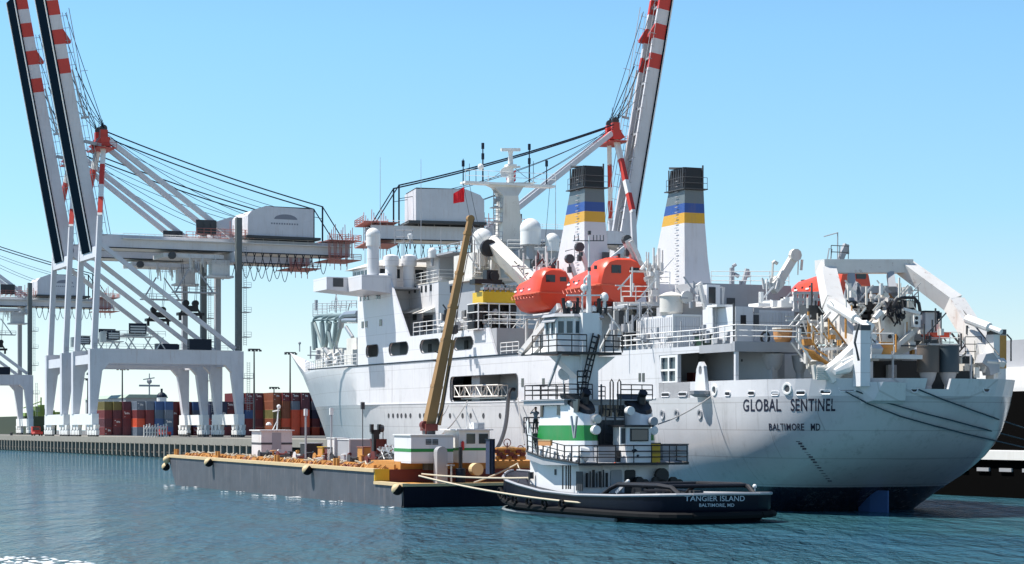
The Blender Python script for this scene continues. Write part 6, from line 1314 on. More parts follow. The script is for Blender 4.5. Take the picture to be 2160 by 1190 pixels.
for f in (.2, .42, .58, .74, .93): c = F_.lerp(T_, f); mb.bar(c - dd * .12, c + dd * .12, lerp(f, .84, .48), lerp(f, .84, .48), (1, 0, 0))
mb.lathe(T_ - V(.2, 0, 0), [(.05, 0), (.3, 0), (.3, .4), (.05, .4)], 12, (1, 0, 0)); mb.tube(F_ + pr * -.0 + V(-.4, -.75, .3), F_.lerp(T_, .42) + V(-.3, -.5, 0), .16, n=8)
mb.build('boom_fitting', 'crane_tan', bo)
mb = MB()
mb.tube(F_ + V(-.2, -.6, 0), T_ + V(-.2, -.25, 0), .035, n=4); mb.path([F_ + V(-.55, -.5, .3), F_.lerp(T_, .1) + V(-.5, -.7, 0), F_.lerp(T_, .3) + V(-.5, -.55, 0)], .06, 5)
for f in (.32, .36): c = F_.lerp(T_, f); mb.tube(c + V(-.4, .6, 0), c + V(-.4, .9, .1), .05, n=4)
mb.build('hoist_line', 'black', cr)
# forward deck house and assorted deck gear
t, x, y0, y1, xf, zt = house('forward_cabin', 'weathered white cabin with a grey door and mast, near the middle of the barge', 'cabin', 536, 551, 616, 952, 909, 2.62, 3.2, 'rusty_white')
mb = MB(); mb.box(x - .2, xf + .2, y0 + .2, y1 - .2, zt, zt + .1); mb.build('roof', 'clean_white', t)
a, b = b_(574, 948, 'x', x), b_(593, 913, 'x', x); mb = MB(); mb.box(x - .04, x + .01, a.y, b.y, a.z, b.z); mb.build('door', 'mid_grey', t)
mb = MB(); a = b_(584, 909, 'x', x + 1); mb.tube(a, b_(587, 858, 'x', x + 1), .07, n=6); mb.tube(a + V(0, .5, 0), b_(586, 885, 'x', x + 1), .05, n=5); mb.ball(b_(588, 858, 'x', x + 1), .22, 8); mb.tube(b_(575, 868, 'x', x + 1), b_(590, 865, 'x', x + 1), .06, n=4); mb.ball(b_(567, 897, 'x', x + .6), .3, 10, 0); mb.build('light_mast', 'clean_white', t)
mb = MB(); mb.box(x - .02, xf, y0 + .02, y1 - .02, zt - 1.35, zt - 1.15); mb.build('stripe', 'dark_grey', t)
def dbox(nm, lab, x0, x1, yb, yt, dep, m, m2=None, z=2.6):
    C = bz(x0, yb); a = b_(x0, yb, 'x', C.x); b = b_(x1, yt, 'x', C.x); t = thing(BA, nm, lab, nm.split('_')[-1], C); mb = MB(); mb.box(C.x, C.x + dep, a.y, b.y, z, b.z); mb.build('body', m, t)
    mb = MB(); mb.box(C.x - .06, C.x + dep + .06, a.y + .06, b.y - .06, b.z, b.z + .07)
    for yy in (a.y, b.y): mb.box(C.x - .05, C.x - .002, yy - .06, yy + .06, z, b.z)
    mb.build('trim', m2 or m, t); return t
dbox('tool_box', 'black steel box with pale lid beside the thin post on the barge', 645, 680, 958, 936, 1.6, 'black', 'mid_grey')
dbox('winch_box', 'orange yellow winch box on the barge deck, between the two black ones', 681, 697, 962, 944, 1.4, 'ochre', 'yellow')
dbox('generator_box', 'dark red generator box on the barge deck behind the yellow winch box', 701, 742, 966, 945, 2, 'dark_red', 'black')
dbox('pump_box', 'low grey white pump housing in the middle of the barge deck', 737, 786, 952, 928, 3, 'mid_grey', 'clean_white')
dbox('fuel_box', 'ochre box standing right of the dark red generator on the barge', 766, 786, 963, 944, 1.4, 'ochre', 'rust_deck')
dbox('paint_box', 'maroon steel box right of the forked black bitt', 795, 814, 952, 928, 1.5, 'dark_red', 'dark_red')
dbox('cable_box', 'purple blue cabinet at the right end of the control cabin', 1034, 1042, 970, 928, .8, 'cont_navy', 'navy')
dbox('store_box', 'pale box with lids left of the pump housing on the barge', 706, 736, 950, 925, 2, 'rusty_white', 'clean_white')
t = thing(BA, 'forked_bitt', 'tall black forked towing bitt standing on the barge deck', 'bitt', bz(792, 952)); C = bz(792, 952)
mb = MB(); xx = C.x; mb.bar(b_(792, 952, 'x', xx), b_(792, 912, 'x', xx), .5); mb.bar(b_(783, 911, 'x', xx), b_(801, 911, 'x', xx), .35); mb.bar(b_(784, 912, 'x', xx), b_(784, 895, 'x', xx), .25, .35); mb.bar(b_(800, 912, 'x', xx), b_(800, 895, 'x', xx), .25, .35); mb.build('post', 'black', t)
mb = MB(); c = b_(808, 904, 'x', xx); mb.lathe(c, [(.05, 0), (.3, 0), (.3, .3), (.05, .3)], 12, (0, 1, 0)); mb.tube(c, c - V(0, 0, 2), .04, n=4); mb.build('lamp', 'dark_grey', t)
for i, (x0, yt, yb) in enumerate(((645, 862, 962), (699, 860, 952), (765, 848, 935))):
    C = bz(x0, yb); t = thing(BA, 'light_pole', ('thin grey steel pole left of the ship bow, on the barge', 'thin grey steel pole in line with the ship stem, on the barge', 'slender dark pole with lamp in front of the white bow')[i], 'pole', C, 'poles on the barge')
    mb = MB(); mb.tube(C - V(0, 0, .1), b_(x0, yt, 'x', C.x), .10 if i < 2 else .04, n=6); mb.build('pole', 'mid_grey' if i < 2 else 'dark_grey', t); mb = MB(); c = b_(x0, yt + 8, 'x', C.x); mb.box(c.x - .12, c.x + .12, c.y - .15, c.y + .15, c.z - .3, c.z + .3); mb.build('lamp', 'clean_white' if i < 2 else 'dark_grey', t)
random.seed(33)
for i in range(26):
    px = 556 + i * 9.6 + random.uniform(-3, 3); C = bz(px, random.uniform(950, 968)); k = i % 4
    nm = ('winch', 'hose_reel', 'valve', 'ventilator')[k]
    mb = MB()
    if k == 0: mb.lathe(C + V(0, .5, .45), [(.1, 0), (.45, 0), (.45, .08), (.25, .1), (.25, .8), (.45, .82), (.45, .9), (.1, .9)], 12, (0, -1, 0)); mb.box(C.x - .3, C.x + .3, C.y - .5, C.y + .5, 2.6, 2.85)
    elif k == 1: mb.path([C + V(.1 * math.sin(q), .6 * math.cos(q * .9), .15 + q * .04) for q in [j * .5 for j in range(26)]], .06, 5)
    elif k == 2: mb.tube(C - V(0, 0, .1), C + V(0, 0, .8), .1, n=6); mb.lathe(C + V(0, 0, .8), [(.25, 0), (.32, .02), (.32, .08), (.25, .1)], 12); mb.tube(C + V(0, -.5, .25), C + V(0, .5, .25), .14, n=7)
    else: mb.path([C - V(0, 0, .1), C + V(0, 0, .7), C + V(-.1, 0, .9), C + V(-.4, 0, .92)], .15, 8)
    PO = ['beside the forward cabin', 'right of the forward cabin', 'by the tool boxes', 'by the generator', 'near the forked bitt', 'left of the machinery cabin']
    mb.build(nm, ('dark_grey', 'black', 'ochre', 'rusty_white', 'dark_red')[i % 5], frame=BA, base=(C.x, C.y, 2.6), label=('dark', 'black', 'ochre', 'off-white', 'dark red')[i % 5] + ' ' + nm.replace('_', ' ') + ' on the barge deck ' + PO[min(5, i // 5)], cat=nm.replace('_', ' '), group='small gear on the barge deck')
t = thing(BA, 'hose_pile', 'tangle of black and silver hoses left of the machinery cabin', 'hoses', bz(820, 968)); random.seed(8)
for m, n_ in (('black', 12), ('steel', 10)):
    mb = MB()
    for k in range(n_):
        P = [bz(random.uniform(802, 838), 968) + V(random.uniform(0, 1), 0, random.uniform(.1, 1.9 if m == 'steel' else 1.2)) for _ in range(4)]; mb.path([P[0], P[0].lerp(P[1], .5) + V(0, 0, .3), P[1], P[2], P[3]], .08, 5)
    mb.build('hose', m, t)
t = thing(BA, 'silver_tank', 'grey arched steel tank in front of the machinery cabin', 'tank', V(3, -3, 1.66)); C = b_(932, 1000, 'x', 3.2)
a, b = b_(922, 1005, 'x', 3), b_(944, 942, 'x', 3); r = (a.y - b.y) / 2; cy = (a.y + b.y) / 2
mb = MB(); q = [V(3, cy + r, 1.66), V(3, cy + r, b.z - r)] + [V(3, cy + r * math.cos(j * math.pi / 8), b.z - r + r * math.sin(j * math.pi / 8)) for j in range(1, 8)] + [V(3, cy - r, b.z - r), V(3, cy - r, 1.66)]; mb.extr(q, V(.7, 0, 0)); mb.build('shell', 'mid_grey', t)
mb = MB(); mb.tube(V(2.4, cy - .5, 1.66), V(2.4, cy - .5, 3.1), .07, n=5); mb.box(2.2, 2.7, cy - .7, cy - .2, 3.0, 3.08); mb.build('stand', 'steel', t)
t = thing(BA, 'oil_drum', 'dark blue drum beside the grey arched tank', 'drum', V(3, cy - 1.6, 1.66)); mb = MB(); mb.lathe(V(3, cy - 1.5, 1.66), [(.3, 0), (.38, .05), (.38, .5), (.4, .52), (.38, .55), (.38, 1.1), (.34, 1.12), (.1, 1.12)], 16); mb.build('drum', 'navy', t, smooth=True); mb = MB(); mb.tube(V(3, cy - 1.5, 2.78), V(3, cy - 1.5, 4.4), .16, n=8); mb.build('pump', 'black', t)
t = thing(BA, 'rope_reel', 'upright cream-rimmed wooden reel on the lower barge deck', 'reel', V(3, cy - 3.5, 1.66)); c = b_(1004, 990, 'x', 3); mb = MB(); mb.lathe(c - V(.3, 0, 0), [(.2, 0), (.42, 0), (.42, .6), (.2, .6)], 18, (1, 0, 0)); mb.build('winding', 'rust_deck', t); mb = MB(); mb.lathe(c - V(.36, 0, 0), [(.4, 0), (.48, 0), (.48, .72), (.4, .72)], 18, (1, 0, 0)); mb.build('rim', 'ochre_pale', t)
for i, (px, lab) in enumerate(((870, 'yellow double bitt at the near stern corner of the barge'), (1090, 'yellow double bitt at the stern of the barge beside the tug bow'))):
    C = b_(px, 1012, 'z', 1.66); t = thing(BA, 'double_bitt', lab, 'bitt', C, 'yellow bitts on the barge stern'); mb = MB()
    for o_ in (.35, -.35): mb.tube(C + V(0, o_, -.05), C + V(0, o_, 1.0), .17, n=10); mb.tube(C + V(0, o_, 1.0), C + V(0, o_, 1.08), .24, n=10)
    mb.box(C.x - .25, C.x + .25, C.y - .7, C.y + .7, 1.66, 1.76); mb.build('post', 'yellow', t)
t = thing(BA, 'pipe_manifold', 'rusty pipe manifold with handwheels at the right end of the barge', 'pipes', b_(1075, 975, 'x', 6.6)); mb = MB(); xx = 6.6
for y in (948, 956, 966): mb.tube(b_(1046, y, 'x', xx), b_(1108, y, 'x', xx), .16, n=7)
for x in (1050, 1062, 1076, 1088, 1100): mb.tube(b_(x, 976, 'x', xx), b_(x, 946, 'x', xx), .12, n=6)
mb.build('pipe', 'ochre', t)
mb = MB()
for x, y in ((1070, 934), (1098, 948)): c = b_(x, y, 'x', xx); mb.path([c + V(0, .3 * math.cos(j * math.pi / 6), .3 * math.sin(j * math.pi / 6)) for j in range(13)], .04, 4); mb.tube(c - V(0, 0, .7), c, .05, n=5)
for k in range(8): c = b_(1046 + k * 8, 952 + (k % 3) * 6, 'x', xx - .2); mb.box(c.x - .1, c.x + .1, c.y - .2, c.y + .2, c.z - .15, c.z + .15)
mb.build('valve', 'dark_red', t)
mb = MB(); xx = 6.9
for k in range(6): mb.path([b_(1045 + k * 4, 950 + k, 'x', xx), b_(1060 + k * 4, 943, 'x', xx), b_(1085 + k * 4, 947 + k, 'x', xx), b_(1104, 962 + k, 'x', xx)], .1, 6)
mb.build('hose', 'rope_pale', t)
# ------------------------------------------------------------------ big hose and ropes from the ship door
def wpt(fr, px, py, ax, v): return fr.M @ fr.a(px, py, ax, v)
def rope(nm, lab, pts, r, m, cat='rope', group=None):
    mb = MB(); mb.path(pts, r, 6); return mb.build(nm, m, frame=WORLD, base=pts[0], label=lab, cat=cat, group=group, smooth=60)
def bez(P, n=24):
    out = []
    for i in range(n + 1):
        t = i / n; Q = [Vector(p) for p in P]
        while len(Q) > 1: Q = [a.lerp(b, t) for a, b in zip(Q, Q[1:])]
        out.append(Q[0])
    return out
H0 = wpt(SH, 1086, 822, 'y', 9.4); H1 = wpt(SH, 1078, 850, 'y', 10.6); H3 = wpt(BA, 1044, 952, 'x', 7)
rope('fuel_hose', 'thick black hose hanging from the side opening down to the barge', bez([H0, wpt(SH, 1060, 810, 'y', 10.5), wpt(SH, 1082, 880, 'y', 11), wpt(BA, 1062, 930, 'x', 9), H3]), .17, 'black', 'hose')
for i, (a, b, lab) in enumerate((((1092, 840), (1106, 938), 'pale grey mooring rope down the hull beside the black hose'), ((986, 846), (930, 918), 'slanting grey rope from the side opening to the machinery cabin'), ((945, 855), (925, 880), 'short grey rope by the tan boom below the side opening'))):
    rope('mooring_rope', lab, sag(wpt(SH, *a, 'y', 10.2), wpt(BA, *b, 'x', 8), .3, 8), .06, 'rope_grey', group='ropes between ship and barge')
# mooring lines from the stern to the quay at right
for P_, q, lab in (([(1784, 826), (1830, 852), (1895, 878), (1958, 896), (2030, 915), (2085, 928)], (2240, 962), 'dark green mooring line from the left chock, lowest of the stern lines'), ([(1806, 825), (1860, 847), (1934, 869), (2010, 889), (2080, 908)], (2240, 948), 'green mooring line crossing the stern just above the lowest one'), ([(1934, 822), (1990, 845), (2050, 867), (2095, 883)], (2240, 930), 'dark mooring line running down from the middle stern chock')):
    W = []
    for (a, b), (a2, b2) in zip(P_, P_[1:]):
        for k in range(6): c, n = hull_at(lerp(k / 6, a, a2), lerp(k / 6, b, b2)); W.append(SH.M @ (c + n * .22 + V(-.05, 0, 0)))
    c, n = hull_at(*P_[-1]); W.append(SH.M @ (c + n * .22))
    W.append(QU.M @ QU.a(*q, 'y', 0)); rope('mooring_line', lab, W, .05, 'rope_green', group='stern mooring lines')
# ------------------------------------------------------------------ the tug
T = TU.a
tug = thing(TU, 'tug_boat', 'white and dark tug with green band and tall raised wheelhouse, its stern towards us', 'tug', (0, 0, 0))
TH = [(-2.1, 2.4), (-1.8, 3.3), (-1.1, 4.0), (.3, 4.5), (3, 4.8), (8, 4.85), (13, 4.75), (17, 4.45), (20, 3.8), (22.5, 2.8), (24.5, 1.6), (25.6, .8), (26.2, .12)]
def tz(x): return interp(x, [(-2, 1.78), (6, 1.5), (12, 1.55), (17, 1.95), (22, 2.3), (26.5, 2.75)])
def tsec(x, h):
    zt = tz(x); k = .80 if x < 0 else (.9 if x < 20 else .72); fx = 0 if x < 20 else -(x - 20) * .12; ax = .6 if x < -1 else 0
    L_ = [(h * .3 * k, -1.5, fx * 1.5 + ax), (h * k * .92, -.8, fx + ax), (h * k, 0, fx * .8 + ax * .8), (h * .96, .45, fx * .4 + ax * .4), (h, .9, 0), (h, zt, 0)]
    return [V(x + dx, y, z) for y, z, dx in L_[::1]] + [V(x + dx, -y, z) for y, z, dx in L_[::-1]]
mb = MB(); rg = [tsec(x, h) for x, h in TH]; mb.loft(rg, closed=False); mb.mesh(rg[0], [(i, i + 1, 10 - i, 11 - i) for i in range(5)]); hull_t = mb.build('hull', 'tug_hull', tug, smooth=40)
mb = MB(); inn = [[V(x + (.25 if x < -1 else 0), sg * max(.05, h - .18), tz(x)) if j == 0 else V(x + (.25 if x < -1 else 0), sg * max(.05, h - .18), .9) for j in (0, 1)] for sg in (1,) for x, h in TH]
mb.loft(inn, closed=False); mb.loft([[V(p.x, -p.y, p.z) for p in r] for r in inn], closed=False); mb.box(-1.95, -1.8, -2.4, 2.4, .9, 1.75); mb.build('bulwark_inside', 'dark_grey', tug)
mb = MB(); pts = [V(x, h + .04, tz(x) + .04) for x, h in TH]; mb.path(pts, .10, 6); mb.path([V(p.x, -p.y, p.z) for p in pts], .10, 6); mb.path([V(-2.14, 2.4, 1.82), V(-2.2, 0, 1.84), V(-2.14, -2.4, 1.82)], .1, 6); mb.build('cap_rail', 'mid_grey', tug)
mb = MB(); pl = [V(x + (.5 if x < 0 else 0), h - .15, .88) for x, h in TH] + [V(x + (.5 if x < 0 else 0), -h + .15, .88) for x, h in TH[::-1]]; mb.extr(pl, (0, 0, .05)); mb.build('deck', 'deck_grey', tug)
mb = MB(); pts = [V(x - (.15 if x < -1 else 0), h + .1, .52 + max(0, x - 16) * .06) for x, h in TH]; mb.path(pts, .22, 7); mb.path([V(p.x, -p.y, p.z) for p in pts], .22, 7); mb.path([V(-2.2, 2.5, .52), V(-2.35, 0, .52), V(-2.2, -2.5, .52)], .24, 7); mb.build('rubbing_strake', 'rubber', tug)
mb = MB(); pts = [V(x, h * .99 + .05, .12) for x, h in TH if x > 2]; mb.path(pts, .13, 6); mb.build('lower_strake', 'deck_grey', tug)
for x in (9.5, 12, 14.5, 17, 19, 21, 22.8):
    mb = MB(); h = interp(x, TH); z = .62 + max(0, x - 16) * .06; c = V(x, h + .3, z + .25); mb.path([c + V(.3 * math.cos(j * math.pi / 5), 0, .3 * math.sin(j * math.pi / 5)) for j in range(11)], .1, 6); mb.build('tyre_fender', 'rubber', tug)
# stern bow-shaped guard rail
mb = MB()
for sg in (1, -1):
    mb.path([V(7.6, sg * 3.2, 1.5), V(6.6, sg * 3.1, 2.0), V(5.8, sg * 3.0, 2.25), V(.8, sg * 3.0, 2.3), V(-.4, sg * 2.8, 2.2), V(-1.2, sg * 2.7, 1.75)], .15, 8)
mb.path([V(6, 3.0, 2.25), V(6, -3.0, 2.25)], .13, 8); mb.path([V(-.1, 2.8, 2.27), V(-.1, -2.8, 2.27)], .13, 8); mb.build('towing_guard', 'black', tug)
mb = MB(); mb.bar(T(1300, 1040, 'x', 8.3), T(1325, 1014, 'x', 7.6), .18); c = T(1592, 1026, 'x', -.8); mb.ball(c, .14, 8); mb.ball(T(1325, 1015, 'x', 7), .12, 8); mb.tube(c - V(0, 0, .5), c, .05, n=5); mb.build('guard_light', 'clean_white', tug)
mb = MB(); mb.box(5.5, 7.5, -1.4, 1.4, .93, 1.5); mb.lathe(V(6.5, 1.2, 1.55), [(.2, 0), (.75, 0), (.75, .1), (.35, .12), (.35, 2.3), (.75, 2.32), (.75, 2.4), (.2, 2.4)], 16, (0, -1, 0)); mb.tube((4.2, .5, .9), (4.2, .5, 1.8), .18, n=8); mb.tube((4.2, -.5, .9), (4.2, -.5, 1.8), .18, n=8); mb.bar((4.2, -.9, 1.5), (4.2, .9, 1.5), .25); mb.build('towing_winch', 'black', tug)
# first deckhouse
mb = MB(); pl = [V(10.2, 3.45, .93), V(16.0, 3.45, .93), V(18.0, 3.0, .93), V(19.2, 1.8, .93), V(19.6, 0, .93), V(19.2, -1.8, .93), V(18, -3, .93), V(16, -3.45, .93), V(10.2, -3.45, .93)]
mb.loft([pl, [V(p.x, p.y, 3.45 + max(0, p.x - 11) * .10) for p in pl]]); mb.build('deckhouse', 'tug_white', tug)
mb = MB(); p2 = [V(8.9, 4.15, 0), V(14, 4.15, 0), V(17, 3.75, 0), V(19.4, 2.4, 0), V(20.2, 0, 0), V(19.4, -2.4, 0), V(17, -3.75, 0), V(14, -4.15, 0), V(8.9, -4.15, 0)]
def sh_(p, dz): return V(p.x, p.y, 3.46 + max(0, p.x - 11) * .115 + dz)
mb.loft([[sh_(p, -.02 if p.x < 10 else -.42) for p in p2], [sh_(p, .08) for p in p2]]); mb.build('boat_deck', 'mid_grey', tug)
mb = MB(); mb.box(8.84, 8.92, -4.2, 4.2, 3.42, 3.58); pts = [sh_(p, .1) + V(.0, .05 if p.y > 0 else -.05, 0) for p in p2]; mb.path(pts, .06, 5); mb.build('deck_trim', 'black', tug)
for sx, m in (((1288, 1312, 1040, 991), 'mid_grey'), ((1318, 1340, 1035, 991), 'black')):
    a, b = T(sx[0], sx[2], 'x', 10.15), T(sx[1], sx[3], 'x', 10.15); mb = MB(); mb.extr([V(10.12, lerp(.5, a.y, b.y) + (u) , z) for u, z in rrect((b.y - a.y) / 2, (a.y - b.y) / 2, 1.0, b.z, .15)], V(.07, 0, 0)); mb.build('door', m, tug)
mb = MB()
for k in range(7): c = T(1238 + k * 7, 1012, 'x', 9.9); mb.tube(c - V(0, 0, .5), c + V(0, 0, .45 + .1 * (k % 3)), .05 if k % 2 else .10, n=6)
for k in range(8): c = T(1350 + k * 12, 1015 + (k % 3) * 5, 'x', 9.6); mb.lathe(c, [(.05, 0), (.3, 0), (.3, .3), (.05, .3)], 10, (1, 0, 0))
mb.lathe(T(1398, 1003, 'x', 9.6), [(.05, 0), (.5, 0), (.5, .3), (.05, .3)], 14, (1, 0, 0)); mb.build('hanging_gear', 'black', tug)
mb = MB(); a, b = T(1216, 1035, 'y', 3.48), T(1229, 995, 'y', 3.48); mb.box(b.x, a.x, 3.46, 3.52, a.z, b.z); a, b = T(1170, 1002, 'y', 3.48), T(1173, 990, 'y', 3.48); mb.box(b.x, a.x, 3.46, 3.51, a.z, b.z); mb.build('deckhouse_fitting', 'dark_grey', tug)
mb = MB()
for px, py in ((1121, 962), (1180, 977), (1297, 978), (1387, 977)): c = T(px, py, 'x', 9 if px > 1200 else (17.3 if px < 1150 else 13.5)); mb.ball(c, .09, 8)
mb.build('deck_light', 'orange_pale', tug)
mb = MB()
for x in (1187, 1194, 1199, 1203): mb.tube(T(x, 1032, 'y', 4.1), T(x, 968, 'y', 4.1), .05, n=5)
mb.build('ladder', 'black', tug)
# main house with stacks
mb = MB(); mb.loft([[V(12.6, 3.0, 3.6), V(17.2, 3.0, 4.2), V(18.2, 1.8, 4.2), V(18.2, -1.8, 4.2), V(17.2, -3, 4.2), V(12.6, -3, 3.6)], [V(12.6, 2.9, 7.4), V(16.7, 2.8, 7.4), V(17.5, 1.7, 7.4), V(17.5, -1.7, 7.4), V(16.7, -2.8, 7.4), V(12.6, -2.9, 7.4)]]); mh = mb.build('main_house', 'tug_white', tug)
mat('stack_paint', (.80, .80, .80), .35, dirt=.1, streak=.3, bands=[(5.02, (.01, .22, .04)), (6.05, (.80, .80, .80))])
for o in (mh,): o.data.materials[0] = MATS['stack_paint']
mb = MB(); mb.box(12.5, 18.4, -3.3, 3.3, 7.42, 7.72); mb.box(12.3, 18.6, -3.4, 3.4, 7.72, 7.8); mb.build('house_roof', 'mid_grey', tug)
for pts in (((1174, 1191, 842, 876), (1194, 1218, 842, 870)),):
    for x0, x1, y0, y1 in pts:
        a, b = T(x0, y1, 'y', 3.0), T(x1, y0, 'y', 3.0); mb = MB(); mb.hexa([(a.x, 2.93, a.z), (b.x, 2.93, a.z), (b.x, 3.0, a.z), (a.x, 3.0, a.z), (a.x, 2.8, b.z), (b.x, 2.8, b.z), (b.x, 2.95, b.z), (a.x, 2.95, b.z)]); mb.build('window', 'glass', tug)
mb = MB(); a, b = T(1153, 880, 'y', 2.4), T(1158, 842, 'y', 2.4); mb.box(a.x, b.x, 2.2, 2.9, a.z, b.z); mb.build('window', 'glass', tug)
for x0, x1, y0, y1 in ((1264, 1292, 848, 878), (1296, 1326, 848, 878)):
    a, b = T(x0, y1, 'x', 12.5), T(x1, y0, 'x', 12.5); mb = MB(); mb.box(12.52, 12.58, a.y, b.y, a.z, b.z); mb.build('window', 'glass', tug)
mb = MB(); mb.box(12.3, 12.59, 1.0, -1.2, 3.6, 6.4); mb.ladder((11.8, .3, 3.6), (12.2, -.1, 7.4), .7); mb.ladder((11.8, -.7, 3.6), (12.2, -.8, 7.4), .7); mb.tube((11.9, .8, 3.6), (11.9, .8, 8.8), .07, n=5); mb.build('stair_recess', 'dark_grey', tug)
for i, (x0, x1, xt0, xt1) in enumerate(((1224, 1276, 1226, 1270), (1345, 1396, 1340, 1390))):
    u = 10.6; L0, R0 = T(x0, 965, 'x', u), T(x1, 965, 'x', u); cy = (L0.y + R0.y) / 2; r = (L0.y - R0.y) / 2; zt = 7.0
    rings = []
    for z, sc_, dx in ((3.56, 1.06, 0), (5, 1.0, .1), (6.2, .96, .2), (zt, .93, .3)):
        q = [V(u + dx + 1.2 - 1.2 * math.cos(R(a)) * sc_, cy + r * sc_ * math.sin(R(a)) * (1 if abs(a) < 91 else 1), z + (.0 if z < 7 else -.55 * math.cos(R(a)) + .3)) for a in (-90, -60, -30, 0, 30, 60, 90)]
        q += [V(u + dx + 2.6, cy + r * sc_, z + (.9 if z == zt else 0)), V(u + dx + 2.6, cy - r * sc_, z + (.9 if z == zt else 0))]
        rings.append(q)
    mb = MB(); mb.loft(rings); st_ = mb.build('stack', 'stack_paint', tug, smooth=30)
    mb = MB(); top = [p + V(0, 0, .02) for p in rings[-1]]; mb.loft([top, [V(p.x + .1, cy + (p.y - cy) * .96, p.z + .28) for p in top]]); mb.build('stack_top', 'black', st_)
    mb = MB(); mb.path([V(u + 1.6, cy - .3, 7), V(u + 1.6, cy - .3, 8.0), V(u + 1.3, cy - .3, 8.3)], .3, 10); mb.build('exhaust_pipe', 'black', st_)
for x, y, m in ((1260, 884, 'steel'), (1258, 907, 'clean_white'), (1379, 889, 'mid_grey'), (1379, 908, 'clean_white'), (1330, 867, 'clean_white')):
    c = T(x, y, 'x', 10.3); mb = MB(); mb.lathe(c, [(.05, -.1), (.3, -.08), (.32, .1), (.28, .35), (.05, .4)], 14, (1, 0, 0)); mb.build('searchlight', m, tug, smooth=True)
mb = MB(); mb.bar(T(1205, 878, 'y', 3.5), T(1211, 924, 'y', 3.5), .12); mb.bar(T(1217, 878, 'y', 3.5), T(1212, 924, 'y', 3.5), .12); mb.build('folded_davit', 'steel', tug)
# forward platform
mb = MB(); a, b = T(1113, 965, 'y', 3.0), T(1156, 908, 'y', 3.0); mb.hexa([(17.2, 3.3, 4.3), (18.6, 2.2, 4.3), (18.6, -2, 4.3), (17.2, -3, 4.3), (17.2, 3.3, 5.5), (19.4, 2.6, 5.5), (19.4, -2, 5.5), (17.2, -3, 5.5)]); mb.build('forward_platform', 'dark_grey', tug)
mb = MB(); mb.rail([(17.4, 3.4, 5.5), (19.5, 2.7, 5.5), (19.6, -2, 5.5)], 1.1, .06, 3, .8); mb.build('platform_rail', 'black', tug)
mb = MB(); mb.extr([T(1116, 950, 'y', 3.4), T(1128, 955, 'y', 3.4), T(1113, 885, 'y', 3.4), T(1110, 890, 'y', 3.4)], V(0, -.1, 0)); mb.build('wing_plate', 'tug_white', tug)
t = thing(TU, 'rescue_board', 'orange tan float board fixed on the tug rail', 'float', T(1152, 935, 'y', 4.2)); mb = MB(); a, b = T(1138, 940, 'y', 4.2), T(1164, 928, 'y', 4.2); mb.box(a.x, b.x, 4.15, 4.3, a.z, b.z - .05); mb.build('board', 'wood', t); mb = MB(); mb.box(a.x, b.x, 4.12, 4.33, b.z - .05, b.z); mb.build('edge', 'ochre_pale', t)
# rails round the boat deck
def bd(x): return 3.56 + max(0, x - 11) * .115
mb = MB()
for k in range(9):
    x = 9 + k * 1.0; q = (x, 4.1 if x < 14 else 4.1 - (x - 14) * .12); mb.tube((q[0], q[1], bd(x)), (q[0], q[1], bd(x) + 1.15), .05, n=5)
for h in (.4, .75, 1.15): mb.path([V(9, 4.1, bd(9) + h), V(11, 4.1, bd(11) + h), V(14, 4.1, bd(14) + h), V(17, 3.74, bd(17) + h)], .035, 5)
mb.rail([(9, 4.1, 3.56), (9, -4.15, 3.56)], 1.15, .05, 3, 1.0); mb.rail([(9, -4.15, 3.56), (13, -4.15, 3.6)], 1.15, .05, 3, 1.2); mb.build('boat_deck_rail', 'black', tug)
mb = MB(); mb.rail([(12.5, 3.3, 7.8), (18.4, 3.2, 7.8), (18.4, -3.2, 7.8)], 1.0, .05, 3, 1.0); mb.rail([(12.4, 3.3, 7.8), (12.4, 1.2, 7.8)], 1.0, .05, 3, .7); mb.rail([(12.4, -1, 7.8), (12.4, -3.5, 7.8)], 1.0, .05, 3, .7)
for x in (1287, 1303): c = T(x, 870, 'x', 11.5); d = T(x, 800, 'x', 11.5); mb.path([c, d - V(0, 0, .2), d + V(0, -.12, 0), d + V(0, -.24, -.2), c + V(0, -.24, 0)], .05, 5)
mb.build('roof_rail', 'black', tug)
# gear on the boat deck
mb = MB(); c = T(1225, 950, 'y', 3.4); mb.lathe(c + V(0, -.4, -.3), [(.1, 0), (.5, 0), (.5, .7), (.1, .7)], 16, (0, 1, .2)); mb.build('hose_drum', 'clean_white', tug)
for x0, x1, y0, y1, d, m, nm in ((1262, 1297, 942, 970, 10, 'mid_grey', 'deck_locker'), (1298, 1318, 952, 970, 10, 'black', 'deck_locker'), (1398, 1452, 938, 966, 10.5, 'mid_grey', 'raft_cover'), (1374, 1393, 936, 972, 9.3, 'yellow', 'yellow_locker')):
    a, b = T(x0, y1, 'x', d), T(x1, y0, 'x', d); mb = MB(); mb.box(d, d + .9, a.y, b.y, 3.56, b.z); o = mb.build(nm, m, tug); mb = MB(); mb.box(d - .03, d + .93, a.y + .03, b.y - .03, b.z, b.z + .06); mb.box(d - .04, d, a.y, b.y, (3.56 + b.z) / 2, (3.56 + b.z) / 2 + .04); mb.build('lid', 'dark_grey', o)
a, b = T(1322, 970, 'x', 9.2), T(1373, 901, 'x', 9.2); mb = MB(); mb.box(9.2, 11, a.y, b.y, 3.56, b.z); cc = mb.build('winch_cabin', 'tug_white', tug)
